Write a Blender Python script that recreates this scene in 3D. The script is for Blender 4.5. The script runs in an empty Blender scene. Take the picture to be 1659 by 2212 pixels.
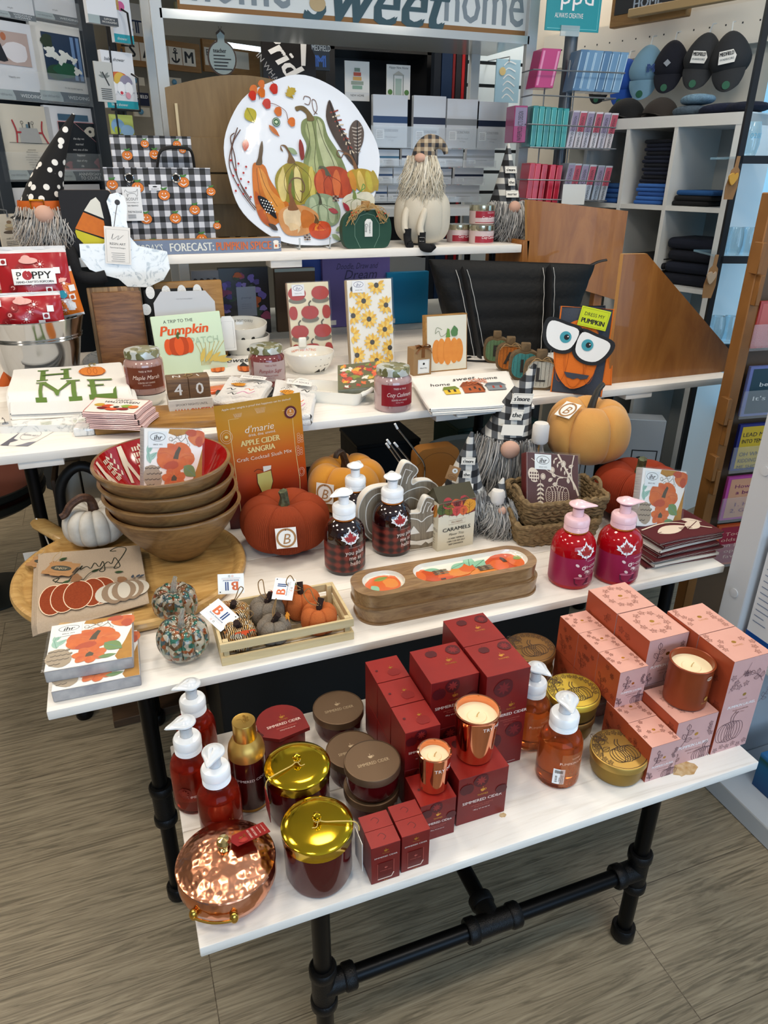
import bpy,bmesh,random
from math import*
from mathutils import Vector,Matrix
_sin,_cos=sin,cos
def sin(x):v=_sin(x);return 0.0 if-1e-9<v<1e-9 else v
def cos(x):v=_cos(x);return 0.0 if-1e-9<v<1e-9 else v
def sp(x):return max(0.,_sin(x))
random.seed(7)
SC=bpy.context.scene
COL=SC.collection
# ---------------- camera (metres, z up, x along the shelves, y into the shop)
F=1545.3;PT,YW,RL=.445,.3617,.0072
FWD=Vector((sin(YW)*cos(PT),cos(YW)*cos(PT),-sin(PT)))
_r=Vector((cos(YW),-sin(YW),0));_u=_r.cross(FWD)
RT=cos(RL)*_r+sin(RL)*_u;UP=-sin(RL)*_r+cos(RL)*_u
CAM=Vector((0,0,1.6))
cd=bpy.data.cameras.new('camera');cam=bpy.data.objects.new('camera',cd);COL.objects.link(cam)
cd.sensor_fit='VERTICAL';cd.sensor_height=36;cd.lens=F/2212*36;cd.clip_start=.05
cam.matrix_world=Matrix(((RT.x,UP.x,-FWD.x,0),(RT.y,UP.y,-FWD.y,0),(RT.z,UP.z,-FWD.z,1.6),(0,0,0,1)))
SC.camera=cam
# ---------------- world, light, exposure
w=bpy.data.worlds.new('world');SC.world=w;w.use_nodes=True
bgn=w.node_tree.nodes['Background'];bgn.inputs[0].default_value=(.50,.72,1,1);bgn.inputs[1].default_value=.34
SC.view_settings.view_transform='Standard';SC.view_settings.look='None'
SC.view_settings.gamma=1;SC.view_settings.use_curve_mapping=False;SC.view_settings.exposure=-.2
def area(name,loc,size,power,col,rot=(0,0,0),sy=None):
 l=bpy.data.lights.new(name,'AREA');l.energy=power;l.color=col;l.size=size
 if sy:l.shape='RECTANGLE';l.size_y=sy
 o=bpy.data.objects.new(name,l);o.location=loc;o.rotation_euler=rot;COL.objects.link(o);return o
LAMPS=[(-1.9,.6),(-1.9,2.6),(-.5,.1),(1.0,.1),(2.5,.4),(-.9,1.9),(.6,1.9),(2.2,2.0),(-.9,3.9),(.8,4.3),(2.6,3.9)]  # leftmost pair added only to brighten the dark floor and rack at left
for i,(lx,ly)in enumerate(LAMPS):
 area('ceiling_lamp_light',(lx,ly,2.80),.42,13.5,(1,.89,.76))
area('shop_window_daylight',(.6,-2.6,1.5),3.4,75,(.52,.74,1),(pi/2,0,0),1.7)
area('side_window_daylight',(3.4,-.4,1.4),1.6,26,(.52,.74,1),(pi/2,0,1.1),1.6)
# ---------------- pixel -> point on a real plane
def ray(u,v):return FWD+(u-829.5)/F*RT-(v-1106)/F*UP
def onz(u,v,z):d=ray(u,v);return CAM+d*((z-1.6)/d.z)
def ony(u,v,y):d=ray(u,v);return CAM+d*(y/d.y)
def onx(u,v,x):d=ray(u,v);return CAM+d*(x/d.x)
def ond(u,v,dd):return CAM+ray(u,v)*dd
def mpp(p):return(Vector(p)-CAM).dot(FWD)/F
def px(p):
 q=Vector(p)-CAM;k=q.dot(FWD);return(829.5+F*q.dot(RT)/k,1106-F*q.dot(UP)/k)
def hgt(p,v2):
 lo,hi=-1.,5.
 for i in range(50):
  m=(lo+hi)/2
  if px((p[0],p[1],m))[1]>v2:lo=m
  else:hi=m
 return lo
def away(p,r):
 d=Vector((p[0],p[1],0)).normalized();return Vector((p[0]+d.x*r,p[1]+d.y*r,p[2]))
class Plane:
 def __init__(s,P0,az):
  s.P=Vector(P0);s.az=az;s.d=Vector((sin(az),cos(az),0));s.n=Vector((cos(az),-sin(az),0))
  s.rz=pi/2-az
 def at(s,u,v):
  r=ray(u,v);q=CAM+r*((s.P-CAM).dot(s.n)/r.dot(s.n));return(q-s.P).dot(s.d),q.z
  # ---------------- materials
def lin(h):
 h=h.lstrip('#');o=[]
 for i in(0,2,4):
  c=int(h[i:i+2],16)/255;o.append(c/12.92 if c<=.04045 else((c+.055)/1.055)**2.4)
 return(*o,1)
_mc={}
def P(h,rough=.5,metal=0,bump=None,var=None,trans=0,coat=0,alpha=1,emis=0,ior=1.45,sheen=0,spec=.5,h2=None,stretch=None):
 """h colour, bump (scale,strength), var (scale,amount) mixes towards h2 (or a darker h)"""
 key=(h,rough,metal,bump,var,trans,coat,alpha,emis,ior,sheen,spec,h2,stretch)
 if key in _mc:return _mc[key]
 m=bpy.data.materials.new('m_'+h.strip('#')+'_%d'%len(_mc));m.use_nodes=True;_mc[key]=m
 nt=m.node_tree;b=nt.nodes['Principled BSDF'];I=b.inputs
 I['Base Color'].default_value=lin(h);I['Roughness'].default_value=rough;I['Metallic'].default_value=metal
 I['IOR'].default_value=ior;I['Transmission Weight'].default_value=trans;I['Coat Weight'].default_value=coat
 I['Coat Roughness'].default_value=.06;I['Alpha'].default_value=alpha;I['Specular IOR Level'].default_value=spec
 I['Sheen Weight'].default_value=sheen
 if emis:I['Emission Color'].default_value=lin(h);I['Emission Strength'].default_value=emis
 def coord():
  tc=nt.nodes.new('ShaderNodeTexCoord');mp=nt.nodes.new('ShaderNodeMapping')
  nt.links.new(tc.outputs['Object'],mp.inputs[0])
  if stretch:mp.inputs['Scale'].default_value=stretch
  return mp.outputs[0]
 if var:
  n=nt.nodes.new('ShaderNodeTexNoise');n.inputs['Scale'].default_value=var[0];n.inputs['Detail'].default_value=5
  nt.links.new(coord(),n.inputs['Vector'])
  mr=nt.nodes.new('ShaderNodeMapRange');mr.inputs[1].default_value=.35;mr.inputs[2].default_value=.65
  mr.inputs[4].default_value=var[1];nt.links.new(n.outputs[0],mr.inputs[0])
  mx=nt.nodes.new('ShaderNodeMix');mx.data_type='RGBA';mx.inputs[6].default_value=lin(h)
  c2=lin(h2)if h2 else tuple(x*.35 for x in lin(h)[:3])+(1,)
  mx.inputs[7].default_value=c2;nt.links.new(mr.outputs[0],mx.inputs[0]);nt.links.new(mx.outputs[2],I['Base Color'])
 if bump:
  n=nt.nodes.new('ShaderNodeTexNoise');n.inputs['Scale'].default_value=bump[0];n.inputs['Detail'].default_value=3
  nt.links.new(coord(),n.inputs['Vector']);bn=nt.nodes.new('ShaderNodeBump')
  bn.inputs['Strength'].default_value=bump[1];bn.inputs['Distance'].default_value=.004
  nt.links.new(n.outputs[0],bn.inputs['Height']);nt.links.new(bn.outputs[0],I['Normal'])
 return m
def ramp(nt,src,stops):
 r=nt.nodes.new('ShaderNodeValToRGB');e=r.color_ramp.elements
 while len(e)<len(stops):e.new(.5)
 for i,(p,c)in enumerate(stops):e[i].position=p;e[i].color=lin(c)
 nt.links.new(src,r.inputs[0]);return r.outputs[0]
def wood(name,stops,sc=(2,30,30),rough=.45,bump=.15,dist=2.5,plank=None,coat=0):
 m=bpy.data.materials.new(name);m.use_nodes=True;nt=m.node_tree;b=nt.nodes['Principled BSDF']
 tc=nt.nodes.new('ShaderNodeTexCoord');mp=nt.nodes.new('ShaderNodeMapping');mp.inputs['Scale'].default_value=sc
 nt.links.new(tc.outputs['Object'],mp.inputs[0])
 vec=mp.outputs[0]
 if plank:
  br=nt.nodes.new('ShaderNodeTexBrick');br.inputs['Scale'].default_value=1;br.inputs['Brick Width'].default_value=plank[0]
  br.inputs['Row Height'].default_value=plank[1];br.inputs['Mortar Size'].default_value=.0012;br.offset=.37
  br.inputs['Color1'].default_value=(0,0,0,1);br.inputs['Color2'].default_value=(1,1,1,1)
  nt.links.new(tc.outputs['Object'],br.inputs['Vector'])
  sc2=nt.nodes.new('ShaderNodeVectorMath');sc2.operation='MULTIPLY_ADD';sc2.inputs[1].default_value=(9,5,3)
  nt.links.new(br.outputs['Color'],sc2.inputs[0]);nt.links.new(vec,sc2.inputs[2]);vec=sc2.outputs[0]
 n=nt.nodes.new('ShaderNodeTexNoise');n.inputs['Scale'].default_value=1;n.inputs['Detail'].default_value=8
 n.inputs['Roughness'].default_value=.62;n.inputs['Distortion'].default_value=dist;nt.links.new(vec,n.inputs['Vector'])
 c=ramp(nt,n.outputs[0],stops)
 if plank:
  mx=nt.nodes.new('ShaderNodeMix');mx.data_type='RGBA';mx.blend_type='MULTIPLY';mx.inputs[7].default_value=(.45,.42,.4,1)
  nt.links.new(br.outputs['Fac'],mx.inputs[0]);nt.links.new(c,mx.inputs[6]);c=mx.outputs[2]
 nt.links.new(c,b.inputs['Base Color']);b.inputs['Roughness'].default_value=rough;b.inputs['Coat Weight'].default_value=coat
 bn=nt.nodes.new('ShaderNodeBump');bn.inputs['Strength'].default_value=bump;bn.inputs['Distance'].default_value=.002
 nt.links.new(n.outputs[0],bn.inputs['Height']);nt.links.new(bn.outputs[0],b.inputs['Normal'])
 return m
def gingham(name,cell,dark='#141516',mid='#84868c',light='#eceaea',ax=('X','Z'),off=(0,0),rough=.7,bump=.0):
 m=bpy.data.materials.new(name);m.use_nodes=True;nt=m.node_tree;b=nt.nodes['Principled BSDF'];b.inputs['Roughness'].default_value=rough
 tc=nt.nodes.new('ShaderNodeTexCoord');sp=nt.nodes.new('ShaderNodeSeparateXYZ');nt.links.new(tc.outputs['Object'],sp.inputs[0])
 def M_(op,a,bb):
  n=nt.nodes.new('ShaderNodeMath');n.operation=op
  for i,x in enumerate((a,bb)):
   if isinstance(x,(int,float)):n.inputs[i].default_value=x
   else:nt.links.new(x,n.inputs[i])
  return n.outputs[0]
 s=[]
 for a,o in zip(ax,off):
  t=M_('FRACT',M_('DIVIDE',M_('ADD',sp.outputs[a],10*cell+o),2*cell),0);s.append(M_('GREATER_THAN',t,.5))
 k=M_('MULTIPLY',M_('ADD',s[0],s[1]),.5)
 r=nt.nodes.new('ShaderNodeValToRGB');e=r.color_ramp.elements;e.new(.5);r.color_ramp.interpolation='CONSTANT'
 for i,(p,c)in enumerate(((0,light),(.3,mid),(.8,dark))):e[i].position=p;e[i].color=lin(c)
 nt.links.new(k,r.inputs[0]);nt.links.new(r.outputs[0],b.inputs['Base Color']);return m
 # ---------------- mesh builder
class M:
 def __init__(s):s.v=[];s.f=[];s.mi=[];s.sm=[];s.mats=[];s.X=Matrix.Identity(4)
 def idx(s,m):
  if m not in s.mats:s.mats.append(m)
  return s.mats.index(m)
 def add(s,vs,fs,m,smooth=False):
  o=len(s.v);k=s.idx(m);X=s.X
  s.v+=[tuple(X@Vector(p))for p in vs]
  for f in fs:s.f.append(tuple(i+o for i in f));s.mi.append(k);s.sm.append(smooth)
  return s
 def box(s,x0,x1,y0,y1,z0,z1,m,bev=0,seg=2):
  if x1<x0:x0,x1=x1,x0
  if y1<y0:y0,y1=y1,y0
  if bev<=0:
   vs=[(x,y,z)for z in(z0,z1)for y in(y0,y1)for x in(x0,x1)]
   return s.add(vs,[(0,2,3,1),(4,5,7,6),(0,1,5,4),(2,6,7,3),(0,4,6,2),(1,3,7,5)],m)
  bm=bmesh.new();bmesh.ops.create_cube(bm,size=1)
  for v in bm.verts:v.co=Vector(((x0+x1)/2+v.co.x*(x1-x0),(y0+y1)/2+v.co.y*(y1-y0),(z0+z1)/2+v.co.z*(z1-z0)))
  bmesh.ops.bevel(bm,geom=bm.edges[:],offset=bev,segments=seg,affect='EDGES',profile=.5)
  bm.verts.index_update();vs=[tuple(v.co)for v in bm.verts];fs=[tuple(v.index for v in f.verts)for f in bm.faces];bm.free()
  return s.add(vs,fs,m,seg>2)
 def lathe(s,prof,m,n=36,c=(0,0,0),smooth=True,sx=1,sy=1):
  vs=[];fs=[]
  for r,z in prof:
   for j in range(n):
    t=2*pi*j/n;vs.append((c[0]+r*cos(t)*sx,c[1]+r*sin(t)*sy,c[2]+z))
  for i in range(len(prof)-1):
   for j in range(n):
    k=(j+1)%n;fs.append((i*n+j,i*n+k,(i+1)*n+k,(i+1)*n+j))
  return s.add(vs,fs,m,smooth)
 def tube(s,pts,r,m,n=8,cap=True,closed=False,flat=None):
  pts=[Vector(p)for p in pts];N=len(pts)
  rs=r if isinstance(r,(list,tuple))else[r]*N
  vs=[];fs=[];up=None
  for i,p in enumerate(pts):
   if closed:t=pts[(i+1)%N]-pts[i-1]
   else:t=pts[min(i+1,N-1)]-pts[max(i-1,0)]
   if t.length<1e-9:t=Vector((0,0,1))
   t.normalize()
   if up is None:
    up=Vector((0,0,1))if abs(t.z)<.9 else Vector((1,0,0))
   a=t.cross(up)
   if a.length<1e-6:a=t.orthogonal()
   a.normalize();up=a.cross(t).normalized()
   for j in range(n):
    th=2*pi*j/n;vs.append(p+a*(cos(th)*rs[i])+up*(sin(th)*rs[i]*(flat or 1)))
  rg=N if closed else N-1
  for i in range(rg):
   for j in range(n):
    k=(j+1)%n;i2=(i+1)%N;fs.append((i*n+j,i2*n+j,i2*n+k,i*n+k))
  if cap and not closed:fs.append(tuple(range(n)));fs.append(tuple(range((N-1)*n,N*n))[::-1])
  return s.add(vs,fs,m,n>4)
 def surf(s,fn,nu,nv,m,cu=False,smooth=True):
  vs=[];fs=[]
  for i in range(nv+1):
   for j in range(nu+(0 if cu else 1)):vs.append(fn(j/nu,i/nv))
  w_=nu if cu else nu+1
  for i in range(nv):
   for j in range(nu):
    k=(j+1)%nu if cu else j+1
    fs.append((i*w_+j,i*w_+k,(i+1)*w_+k,(i+1)*w_+j))
  return s.add(vs,fs,m,smooth)
 def sph(s,c,r,m,nu=16,nv=10):
  if not isinstance(r,(tuple,list)):r=(r,r,r)
  return s.surf(lambda a,b:(c[0]+r[0]*cos(2*pi*a)*sin(pi*(1-b)),c[1]+r[1]*sin(2*pi*a)*sin(pi*(1-b)),c[2]+r[2]*cos(pi*(1-b))),nu,nv,m,cu=True)
 def prism(s,poly,y0,y1,m,side=None,smooth=False):
  n=len(poly);vs=[(x,y0,z)for x,z in poly]+[(x,y1,z)for x,z in poly]
  s.add(vs,[tuple(range(n)),tuple(range(n,2*n))[::-1]],m)
  return s.add(vs,[(i,i+n,(i+1)%n+n,(i+1)%n)for i in range(n)],side or m,smooth)
 def slab(s,poly,z0,z1,m,side=None,smooth=False):
  n=len(poly);vs=[(x,y,z0)for x,y in poly]+[(x,y,z1)for x,y in poly]
  s.add(vs,[tuple(range(n))[::-1],tuple(range(n,2*n))],m)
  return s.add(vs,[(i,(i+1)%n,(i+1)%n+n,i+n)for i in range(n)],side or m,smooth)
 def ob(s,name,parent=None,label=None,cat=None,g=None,kind=None,loc=None,rz=0):
  me=bpy.data.meshes.new(name);me.from_pydata(s.v,[],s.f)
  for m in s.mats:me.materials.append(m)
  me.polygons.foreach_set('material_index',s.mi);me.polygons.foreach_set('use_smooth',s.sm)
  me.update();me.set_sharp_from_angle(angle=radians(38))
  o=bpy.data.objects.new(name,me);COL.objects.link(o)
  if parent:o.parent=parent
  if not parent:put(o,loc or(0,0,0))
  if rz:o.rotation_euler=(0,0,rz)
  if label:o['label']=label
  if cat:o['category']=cat
  if g:o['group']=g
  if kind:o['kind']=kind
  return o
TS=[1.0,0.0]
def step(k):TS[0]=k;TS[1]=1.6*(1-k)
def put(o,loc):o.location=(loc[0]*TS[0],loc[1]*TS[0],loc[2]*TS[0]+TS[1]);o.scale=(TS[0],)*3
def TF(name,label,cat,O,X,Z,g=None):
 X=Vector(X).normalized();Z=Vector(Z);Z=(Z-X*Z.dot(X)).normalized();Y=Z.cross(X)
 o=T(name,label,cat,O,0,g);o.rotation_euler=Matrix((X,Y,Z)).transposed().to_euler();return o
def T(name,label,cat,loc=(0,0,0),rz=0,g=None,rx=0):
 o=bpy.data.objects.new(name,None);COL.objects.link(o);o.empty_display_size=.05
 put(o,loc);o.rotation_euler=(rx,0,rz);o['label']=label;o['category']=cat
 if g:o['group']=g
 return o
def dup(root,label,loc,rz=None,sc=None):
 r=root.copy();COL.objects.link(r);r['label']=label;put(r,loc)
 if rz is not None:r.rotation_euler=(root.rotation_euler[0],0,rz)
 if sc:r.scale=tuple(x*TS[0]for x in(sc if isinstance(sc,tuple)else(sc,sc,sc)))
 def rec(a,b):
  for ch in list(a.children):
   c=ch.copy();COL.objects.link(c);c.parent=b;rec(ch,c)
 rec(root,r);return r
 # ---------------- printed graphics: flat shapes laid on a surface by a frame function
_tx={}
def glyphs(txt):
 if txt in _tx:return _tx[txt]
 c=bpy.data.curves.new('t','FONT');c.body=txt;c.resolution_u=2;c.size=1
 o=bpy.data.objects.new('t',c);COL.objects.link(o)
 me=bpy.data.meshes.new_from_object(o.evaluated_get(bpy.context.evaluated_depsgraph_get()))
 vs=[(v.co.x,v.co.y)for v in me.vertices];fs=[tuple(p.vertices)for p in me.polygons]
 bpy.data.objects.remove(o);bpy.data.curves.remove(c);bpy.data.meshes.remove(me)
 _tx[txt]=(vs,fs);return _tx[txt]
class D:
 """fr(a,b,lift) -> local xyz ; a to the right, b up"""
 def __init__(s,m,fr,eps=.00012,sub=0,gr=7e-6):s.m=m;s.fr=fr;s.k=1;s.e=eps;s.sub=sub;s.gr=gr
 def _a(s,pts,fs,mat):
  if s.sub and(max(p[0]for p in pts)-min(p[0]for p in pts)>s.sub or max(p[1]for p in pts)-min(p[1]for p in pts)>s.sub):
   bm=bmesh.new();vs=[bm.verts.new((p[0],p[1],0))for p in pts]
   for f in fs:
    try:bm.faces.new([vs[i]for i in f])
    except ValueError:pass
   for _ in range(4):
    bmesh.ops.triangulate(bm,faces=bm.faces[:]);es=[e for e in bm.edges if e.calc_length()>s.sub]
    if not es:break
    bmesh.ops.subdivide_edges(bm,edges=es,cuts=1)
   bmesh.ops.triangulate(bm,faces=bm.faces[:]);bm.verts.index_update()
   pts=[(v.co.x,v.co.y)for v in bm.verts];fs=[tuple(v.index for v in f.verts)for f in bm.faces];bm.free()
  s.m.add([s.fr(a,b,s.e*min(s.k,7)+s.gr*s.k)for a,b in pts],fs,mat);s.k+=1;return s
 def poly(s,pts,mat):return s._a(pts,[tuple(range(len(pts)))],mat)
 def rect(s,a0,b0,a1,b1,mat,n=1):
  pts=[];fs=[]
  for i in range(n+1):a=a0+(a1-a0)*i/n;pts+=[(a,b0),(a,b1)]
  for i in range(n):fs.append((2*i,2*i+2,2*i+3,2*i+1))
  return s._a(pts,fs,mat)
 def ell(s,a,b,ra,rb,mat,rot=0,n=20,wob=0,seed=0,t0=0,t1=None):
  rr=random.Random(seed);ph=[rr.uniform(0,6)for _ in range(3)];pts=[]
  for i in range(n):
   t=2*pi*i/n;k=1+wob*(sin(3*t+ph[0])+.6*sin(5*t+ph[1])+.4*sin(8*t+ph[2]))
   x,y=ra*k*cos(t),rb*k*sin(t);pts.append((a+x*cos(rot)-y*sin(rot),b+x*sin(rot)+y*cos(rot)))
  return s.poly(pts,mat)
 def line(s,pts,w,mat,closed=False,taper=False):
  if closed:pts=list(pts)+[pts[0]]
  N=len(pts);vs=[];fs=[]
  for i,p in enumerate(pts):
   a=pts[max(i-1,0)];b=pts[min(i+1,N-1)]
   if closed and i in(0,N-1):a=pts[-2];b=pts[1]
   dx,dy=b[0]-a[0],b[1]-a[1];L=hypot(dx,dy)or 1;k=w/2*((1-.8*abs(2*i/(N-1)-1))if taper else 1)
   vs+=[(p[0]-dy/L*k,p[1]+dx/L*k),(p[0]+dy/L*k,p[1]-dx/L*k)]
  for i in range(N-1):fs.append((2*i,2*i+1,2*i+3,2*i+2))
  return s._a(vs,fs,mat)
 def cur(s,pts,w,mat,n=6,taper=False,closed=False):return s.line(spl(pts,n,closed),w,mat,closed,taper)
 def ring(s,a,b,ra,rb,w,mat,n=28):return s.line([(a+ra*cos(2*pi*i/n),b+rb*sin(2*pi*i/n))for i in range(n)],w,mat,True)
 def text(s,txt,a,b,h,mat,al='c',sh=0,sx=1,rot=0,bold=0,wid=None):
  vs,fs=glyphs(txt)
  if not vs:return s
  x0=min(p[0]for p in vs);x1=max(p[0]for p in vs)
  k=h/.7;kx=k*sx
  if wid:kx=wid/max(x1-x0,1e-6)
  o={'c':-(x0+x1)/2,'l':-x0,'r':-x1}[al]
  for dx in([0]if not bold else[-bold*h,bold*h]):
   q=[]
   for x,y in vs:
    xx=(x+o)*kx+y*k*sh+dx;yy=y*k-h/2;q.append((a+xx*cos(rot)-yy*sin(rot),b+xx*sin(rot)+yy*cos(rot)))
   s._a(q,fs,mat)
  return s
 def leaf(s,a,b,L,w,rot,mat,vein=None):
  pts=[]
  for i in range(9):t=i/8;pts.append((L*t,w/2*sin(pi*t**.85)))
  for i in range(7,0,-1):t=i/8;pts.append((L*t,-w/2*sin(pi*t**.85)))
  R=lambda x,y:(a+x*cos(rot)-y*sin(rot),b+x*sin(rot)+y*cos(rot))
  s.poly([R(*p)for p in pts],mat)
  if vein:s.line([R(0,0),R(L*.95,0)],w*.06,vein)
  return s
 def maple(s,a,b,r,mat,rot=0):
  k=[(0,-.9),(.06,-.35),(.5,-.5),(.42,-.3),(.95,-.1),(.8,0),(.9,.3),(.6,.22),(.5,.38),(.3,.2),(.34,.62),(.2,.56),(0,1)]
  k=k+[(-x,y)for x,y in k[-2:0:-1]]
  return s.poly([(a+r*(x*cos(rot)-y*sin(rot)),b+r*(x*sin(rot)+y*cos(rot)))for x,y in k],mat)
 def pump(s,a,b,w,h,c1,c2,stem,ol=None,n=5,st=1):
  """flat painted pumpkin, ribs drawn as overlapping lobes"""
  s.ell(a,b,w/2,h/2,c2,n=26)
  for i in range(n):
   q=(i-(n-1)/2)/((n-1)/2);o=sorted(range(n),key=lambda z:-abs(z-(n-1)/2))
  for i in o:
   q=(i-(n-1)/2)/((n-1)/2);cx=a+q*w*.36;rw=w*(.16-.02*abs(q));rh=h*(.5-.07*abs(q))
   if ol:s.ell(cx,b,rw+.02*w,rh+.02*h,ol,n=18)
   s.ell(cx,b,rw,rh,c1 if i%2==0 else c2,n=18)
  if stem:s.cur([(a+.03*w,b+h*.40),(a-.01*w,b+h*.55),(a+.06*w*st,b+h*.72)],w*.09,stem,4)
  return s
def spl(p,n=6,closed=False):
 p=[tuple(q)for q in p];o=[];N=len(p);rg=N if closed else N-1
 for i in range(rg):
  g=(lambda k:p[k%N])if closed else(lambda k:p[min(max(k,0),N-1)])
  a,b,c,d=g(i-1),g(i),g(i+1),g(i+2)
  for j in range(n):
   t=j/n
   o.append(tuple(.5*((2*b[z])+(-a[z]+c[z])*t+(2*a[z]-5*b[z]+4*c[z]-d[z])*t*t+(-a[z]+3*b[z]-3*c[z]+d[z])*t**3)for z in range(len(b))))
 if not closed:o.append(p[-1])
 return o
fr_front=lambda y:(lambda a,b,l:(a,y-l,b))
fr_top=lambda z:(lambda a,b,l:(a,b,z+l))
def fr_cyl(R,z0=0,th=0):return lambda a,b,l:((R+l)*sin(a/R+th),-(R+l)*cos(a/R+th),z0+b)
def rrect(x0,y0,x1,y1,r,n=4):
 o=[]
 for cx,cy,t in((x1-r,y1-r,0),(x0+r,y1-r,pi/2),(x0+r,y0+r,pi),(x1-r,y0+r,3*pi/2)):
  for i in range(n+1):a=t+pi/2*i/n;o.append((cx+r*cos(a),cy+r*sin(a)))
 return o
Z1,Z2,Z3,Z4=.4376,.614,.988,1.371

# ================= SETTING =================
M_floor=wood('floor_planks',[(0,'#4a4236'),(.38,'#6f6552'),(.5,'#8d8069'),(.64,'#a0937a'),(1,'#b0a48c')],sc=(3.2,62,1),rough=.42,bump=.35,dist=2.6,plank=(1.5,.30))
M_board=wood('whitewashed_board',[(0,'#bdb2a4'),(.30,'#dcd4c9'),(.45,'#ece6dd'),(1,'#f5f1ea')],sc=(3,45,45),rough=.55,bump=.25,dist=1.2)
M_wall=P('#d9d3c6',.85,bump=(60,.05));M_ceil=P('#e9e6df',.9)
M_pipe=P('#17181a',.33,.85,bump=(900,.04));M_fit=P('#1b1b1c',.38,.7,bump=(400,.25))
m=M();m.box(-6,7,-4,8,-.02,0,M_floor);m.ob('floor',kind='structure')
m=M();m.box(-6,7,-1.8,8,2.95,3.0,M_ceil);m.ob('ceiling',kind='structure')
m=M();m.box(-3,4.5,-2.8,-2.72,0,.55,M_wall);m.box(-3,4.5,-2.8,-2.72,2.45,2.95,M_wall);m.box(-3,-1.3,-2.8,-2.72,.55,2.45,M_wall);m.box(2.5,4.5,-2.8,-2.72,.55,2.45,M_wall);m.ob('wall_front',kind='structure')
m=M();m.box(-1.3,2.5,-2.79,-2.77,.55,2.45,P('#9fc8ee',.3,emis=.8));m.ob('window_2',kind='structure')
for lx,ly in LAMPS:  # leftmost panels belong to the added brightening lamps
 t=T('ceiling_light','square recessed ceiling light panel above the shop floor','light',(lx,ly,2.95),g='ceiling lights over the shop')
 q=M();q.box(-.26,.26,-.26,.26,-.03,-.001,P('#f2f2f0',.5),.004);q.ob('frame',t)
 q=M();q.box(-.23,.23,-.23,.23,-.036,-.0305,P('#fff1dd',.6,emis=5));q.ob('diffuser',t)
def pipe(t,p,q,r=.0168):M().tube([p,q],r,M_pipe,20).ob('pipe',t)
def pipeM(a,b,r=.0168):
 m=M();m.tube([a,b],r,M_pipe,20);return m
def collar(m,p,ax,r=.026,L=.012):
 d=Vector(ax);p=Vector(p);m.tube([p-d*L,p-d*L*.7,p+d*L*.7,p+d*L],[r*.9,r,r,r*.9],M_fit,24)
def tee(p,d):
 m=M();p=Vector(p);d=Vector(d);up=Vector((0,0,1))
 m.tube([p-up*.048,p+up*.048],.0225,M_fit,24);collar(m,p+up*.046,up);collar(m,p-up*.046,up)
 if d.length:m.tube([p,p+d*.05],[.0235,.0225],M_fit,24);collar(m,p+d*.05,d)
 return m
def leg(t,x,y,top,tees=(),foot=True):
 L=pipeM((x,y,.012),(x,y,top)).ob('leg',t)
 for z,d in tees:tee((x,y,z),d).ob('pipe_fitting',L)
 if foot:
  m=M();m.lathe([(0,0),(.0235,0),(.0265,.006),(.0265,.034),(.024,.038),(.017,.038)],M_fit,24,(x,y,0));m.ob('end_cap',L)
 m=M();m.lathe([(0,top),(.045,top),(.045,top-.004),(.022,top-.006),(.022,top-.018),(.017,top-.018)],M_fit,24,(x,y,0));m.ob('floor_flange',L)
TH=.0228
S1,S2,S3,S4=.936,.951,1.08,1.19
def rz_(z,k):return z*k+1.6*(1-k)
def board(t,x0,x1,ys,z,k,th=TH):
 zz=rz_(z,k)
 for i in range(len(ys)-1):
  m=M();m.box(x0*k,x1*k,ys[i]*k+.0006,ys[i+1]*k-.0006,zz-th*k,zz,M_board,.0025);m.ob('board',t)
R1,R2,R3,R4=rz_(Z1,S1),rz_(Z2,S2),rz_(Z3,S3),rz_(Z4,S4)
GTB='stepped white plank tables'
t1=T('display_bench','lowest white plank bench on black pipe legs, holding the red and pink candles','table',(0,0,0),g=GTB)
board(t1,-.0133,1.190,(.8115,1.058,1.306),Z1,S1)
zc=.222;yl=.812;top=R1-TH*S1
leg(t1,.193,yl,top,[(zc,(1,0,0))]);leg(t1,.906,yl,top,[(zc,(-1,0,0))])
leg(t1,.193,1.16,top,[(zc,(0,0,0))]);leg(t1,.906,1.16,top,[(zc,(0,0,0))])
pipeM((.24,yl,zc),(.86,yl,zc)).ob('stretcher',t1)
m=M();p=Vector((.55,yl,zc));X=Vector((1,0,0))
m.tube([p-X*.05,p+X*.05],.0225,M_fit,24);collar(m,p-X*.048,X);collar(m,p+X*.048,X);m.tube([p,p+Vector((0,.05,0))],.0225,M_fit,24);collar(m,p+Vector((0,.05,0)),(0,1,0));m.ob('pipe_fitting',t1)
pipeM((.55,yl+.04,zc),(.55,1.16,zc)).ob('stretcher',t1);pipeM((.24,1.16,zc),(.86,1.16,zc)).ob('stretcher',t1)
t2=T('display_bench','second white plank bench, one step above the lowest, with pumpkins and wooden bowls','table',(0,0,0),g=GTB)
board(t2,-.235,1.505,(1.288,1.53,1.77,2.10),Z2,S2);top=R2-TH*S2
for x in(-.046,1.30):
 leg(t2,x,1.275,top,[(.306,(0,0,0))]);leg(t2,x,1.92,top,[(.306,(0,0,0))])
pipeM((-.046,1.30,.50),(-.046,1.90,.50)).ob('stretcher',t2)
pipeM((-.0,1.92,.50),(1.26,1.92,.50)).ob('stretcher',t2)
t3=T('display_bench','third white plank bench at table height, with towels, jar candles and black tote','table',(0,0,0),g=GTB)
board(t3,-.62,1.926,(1.789,2.03,2.27,2.50,2.86),Z3,S3);top=R3-TH*S3
for x in(-.262,1.62):
 for y in(2.03,2.98):leg(t3,x,y,top,[(.5,(0,0,0))])
for u,v in((95,1012),(965,924),(1365,858)):
 p=ony(u,v,1.975);m=M();m.box(p.x-.055,p.x+.055,1.94,2.05,top-.02,top-.0004,M_board,.002);m.ob('cleat',t3)
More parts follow.
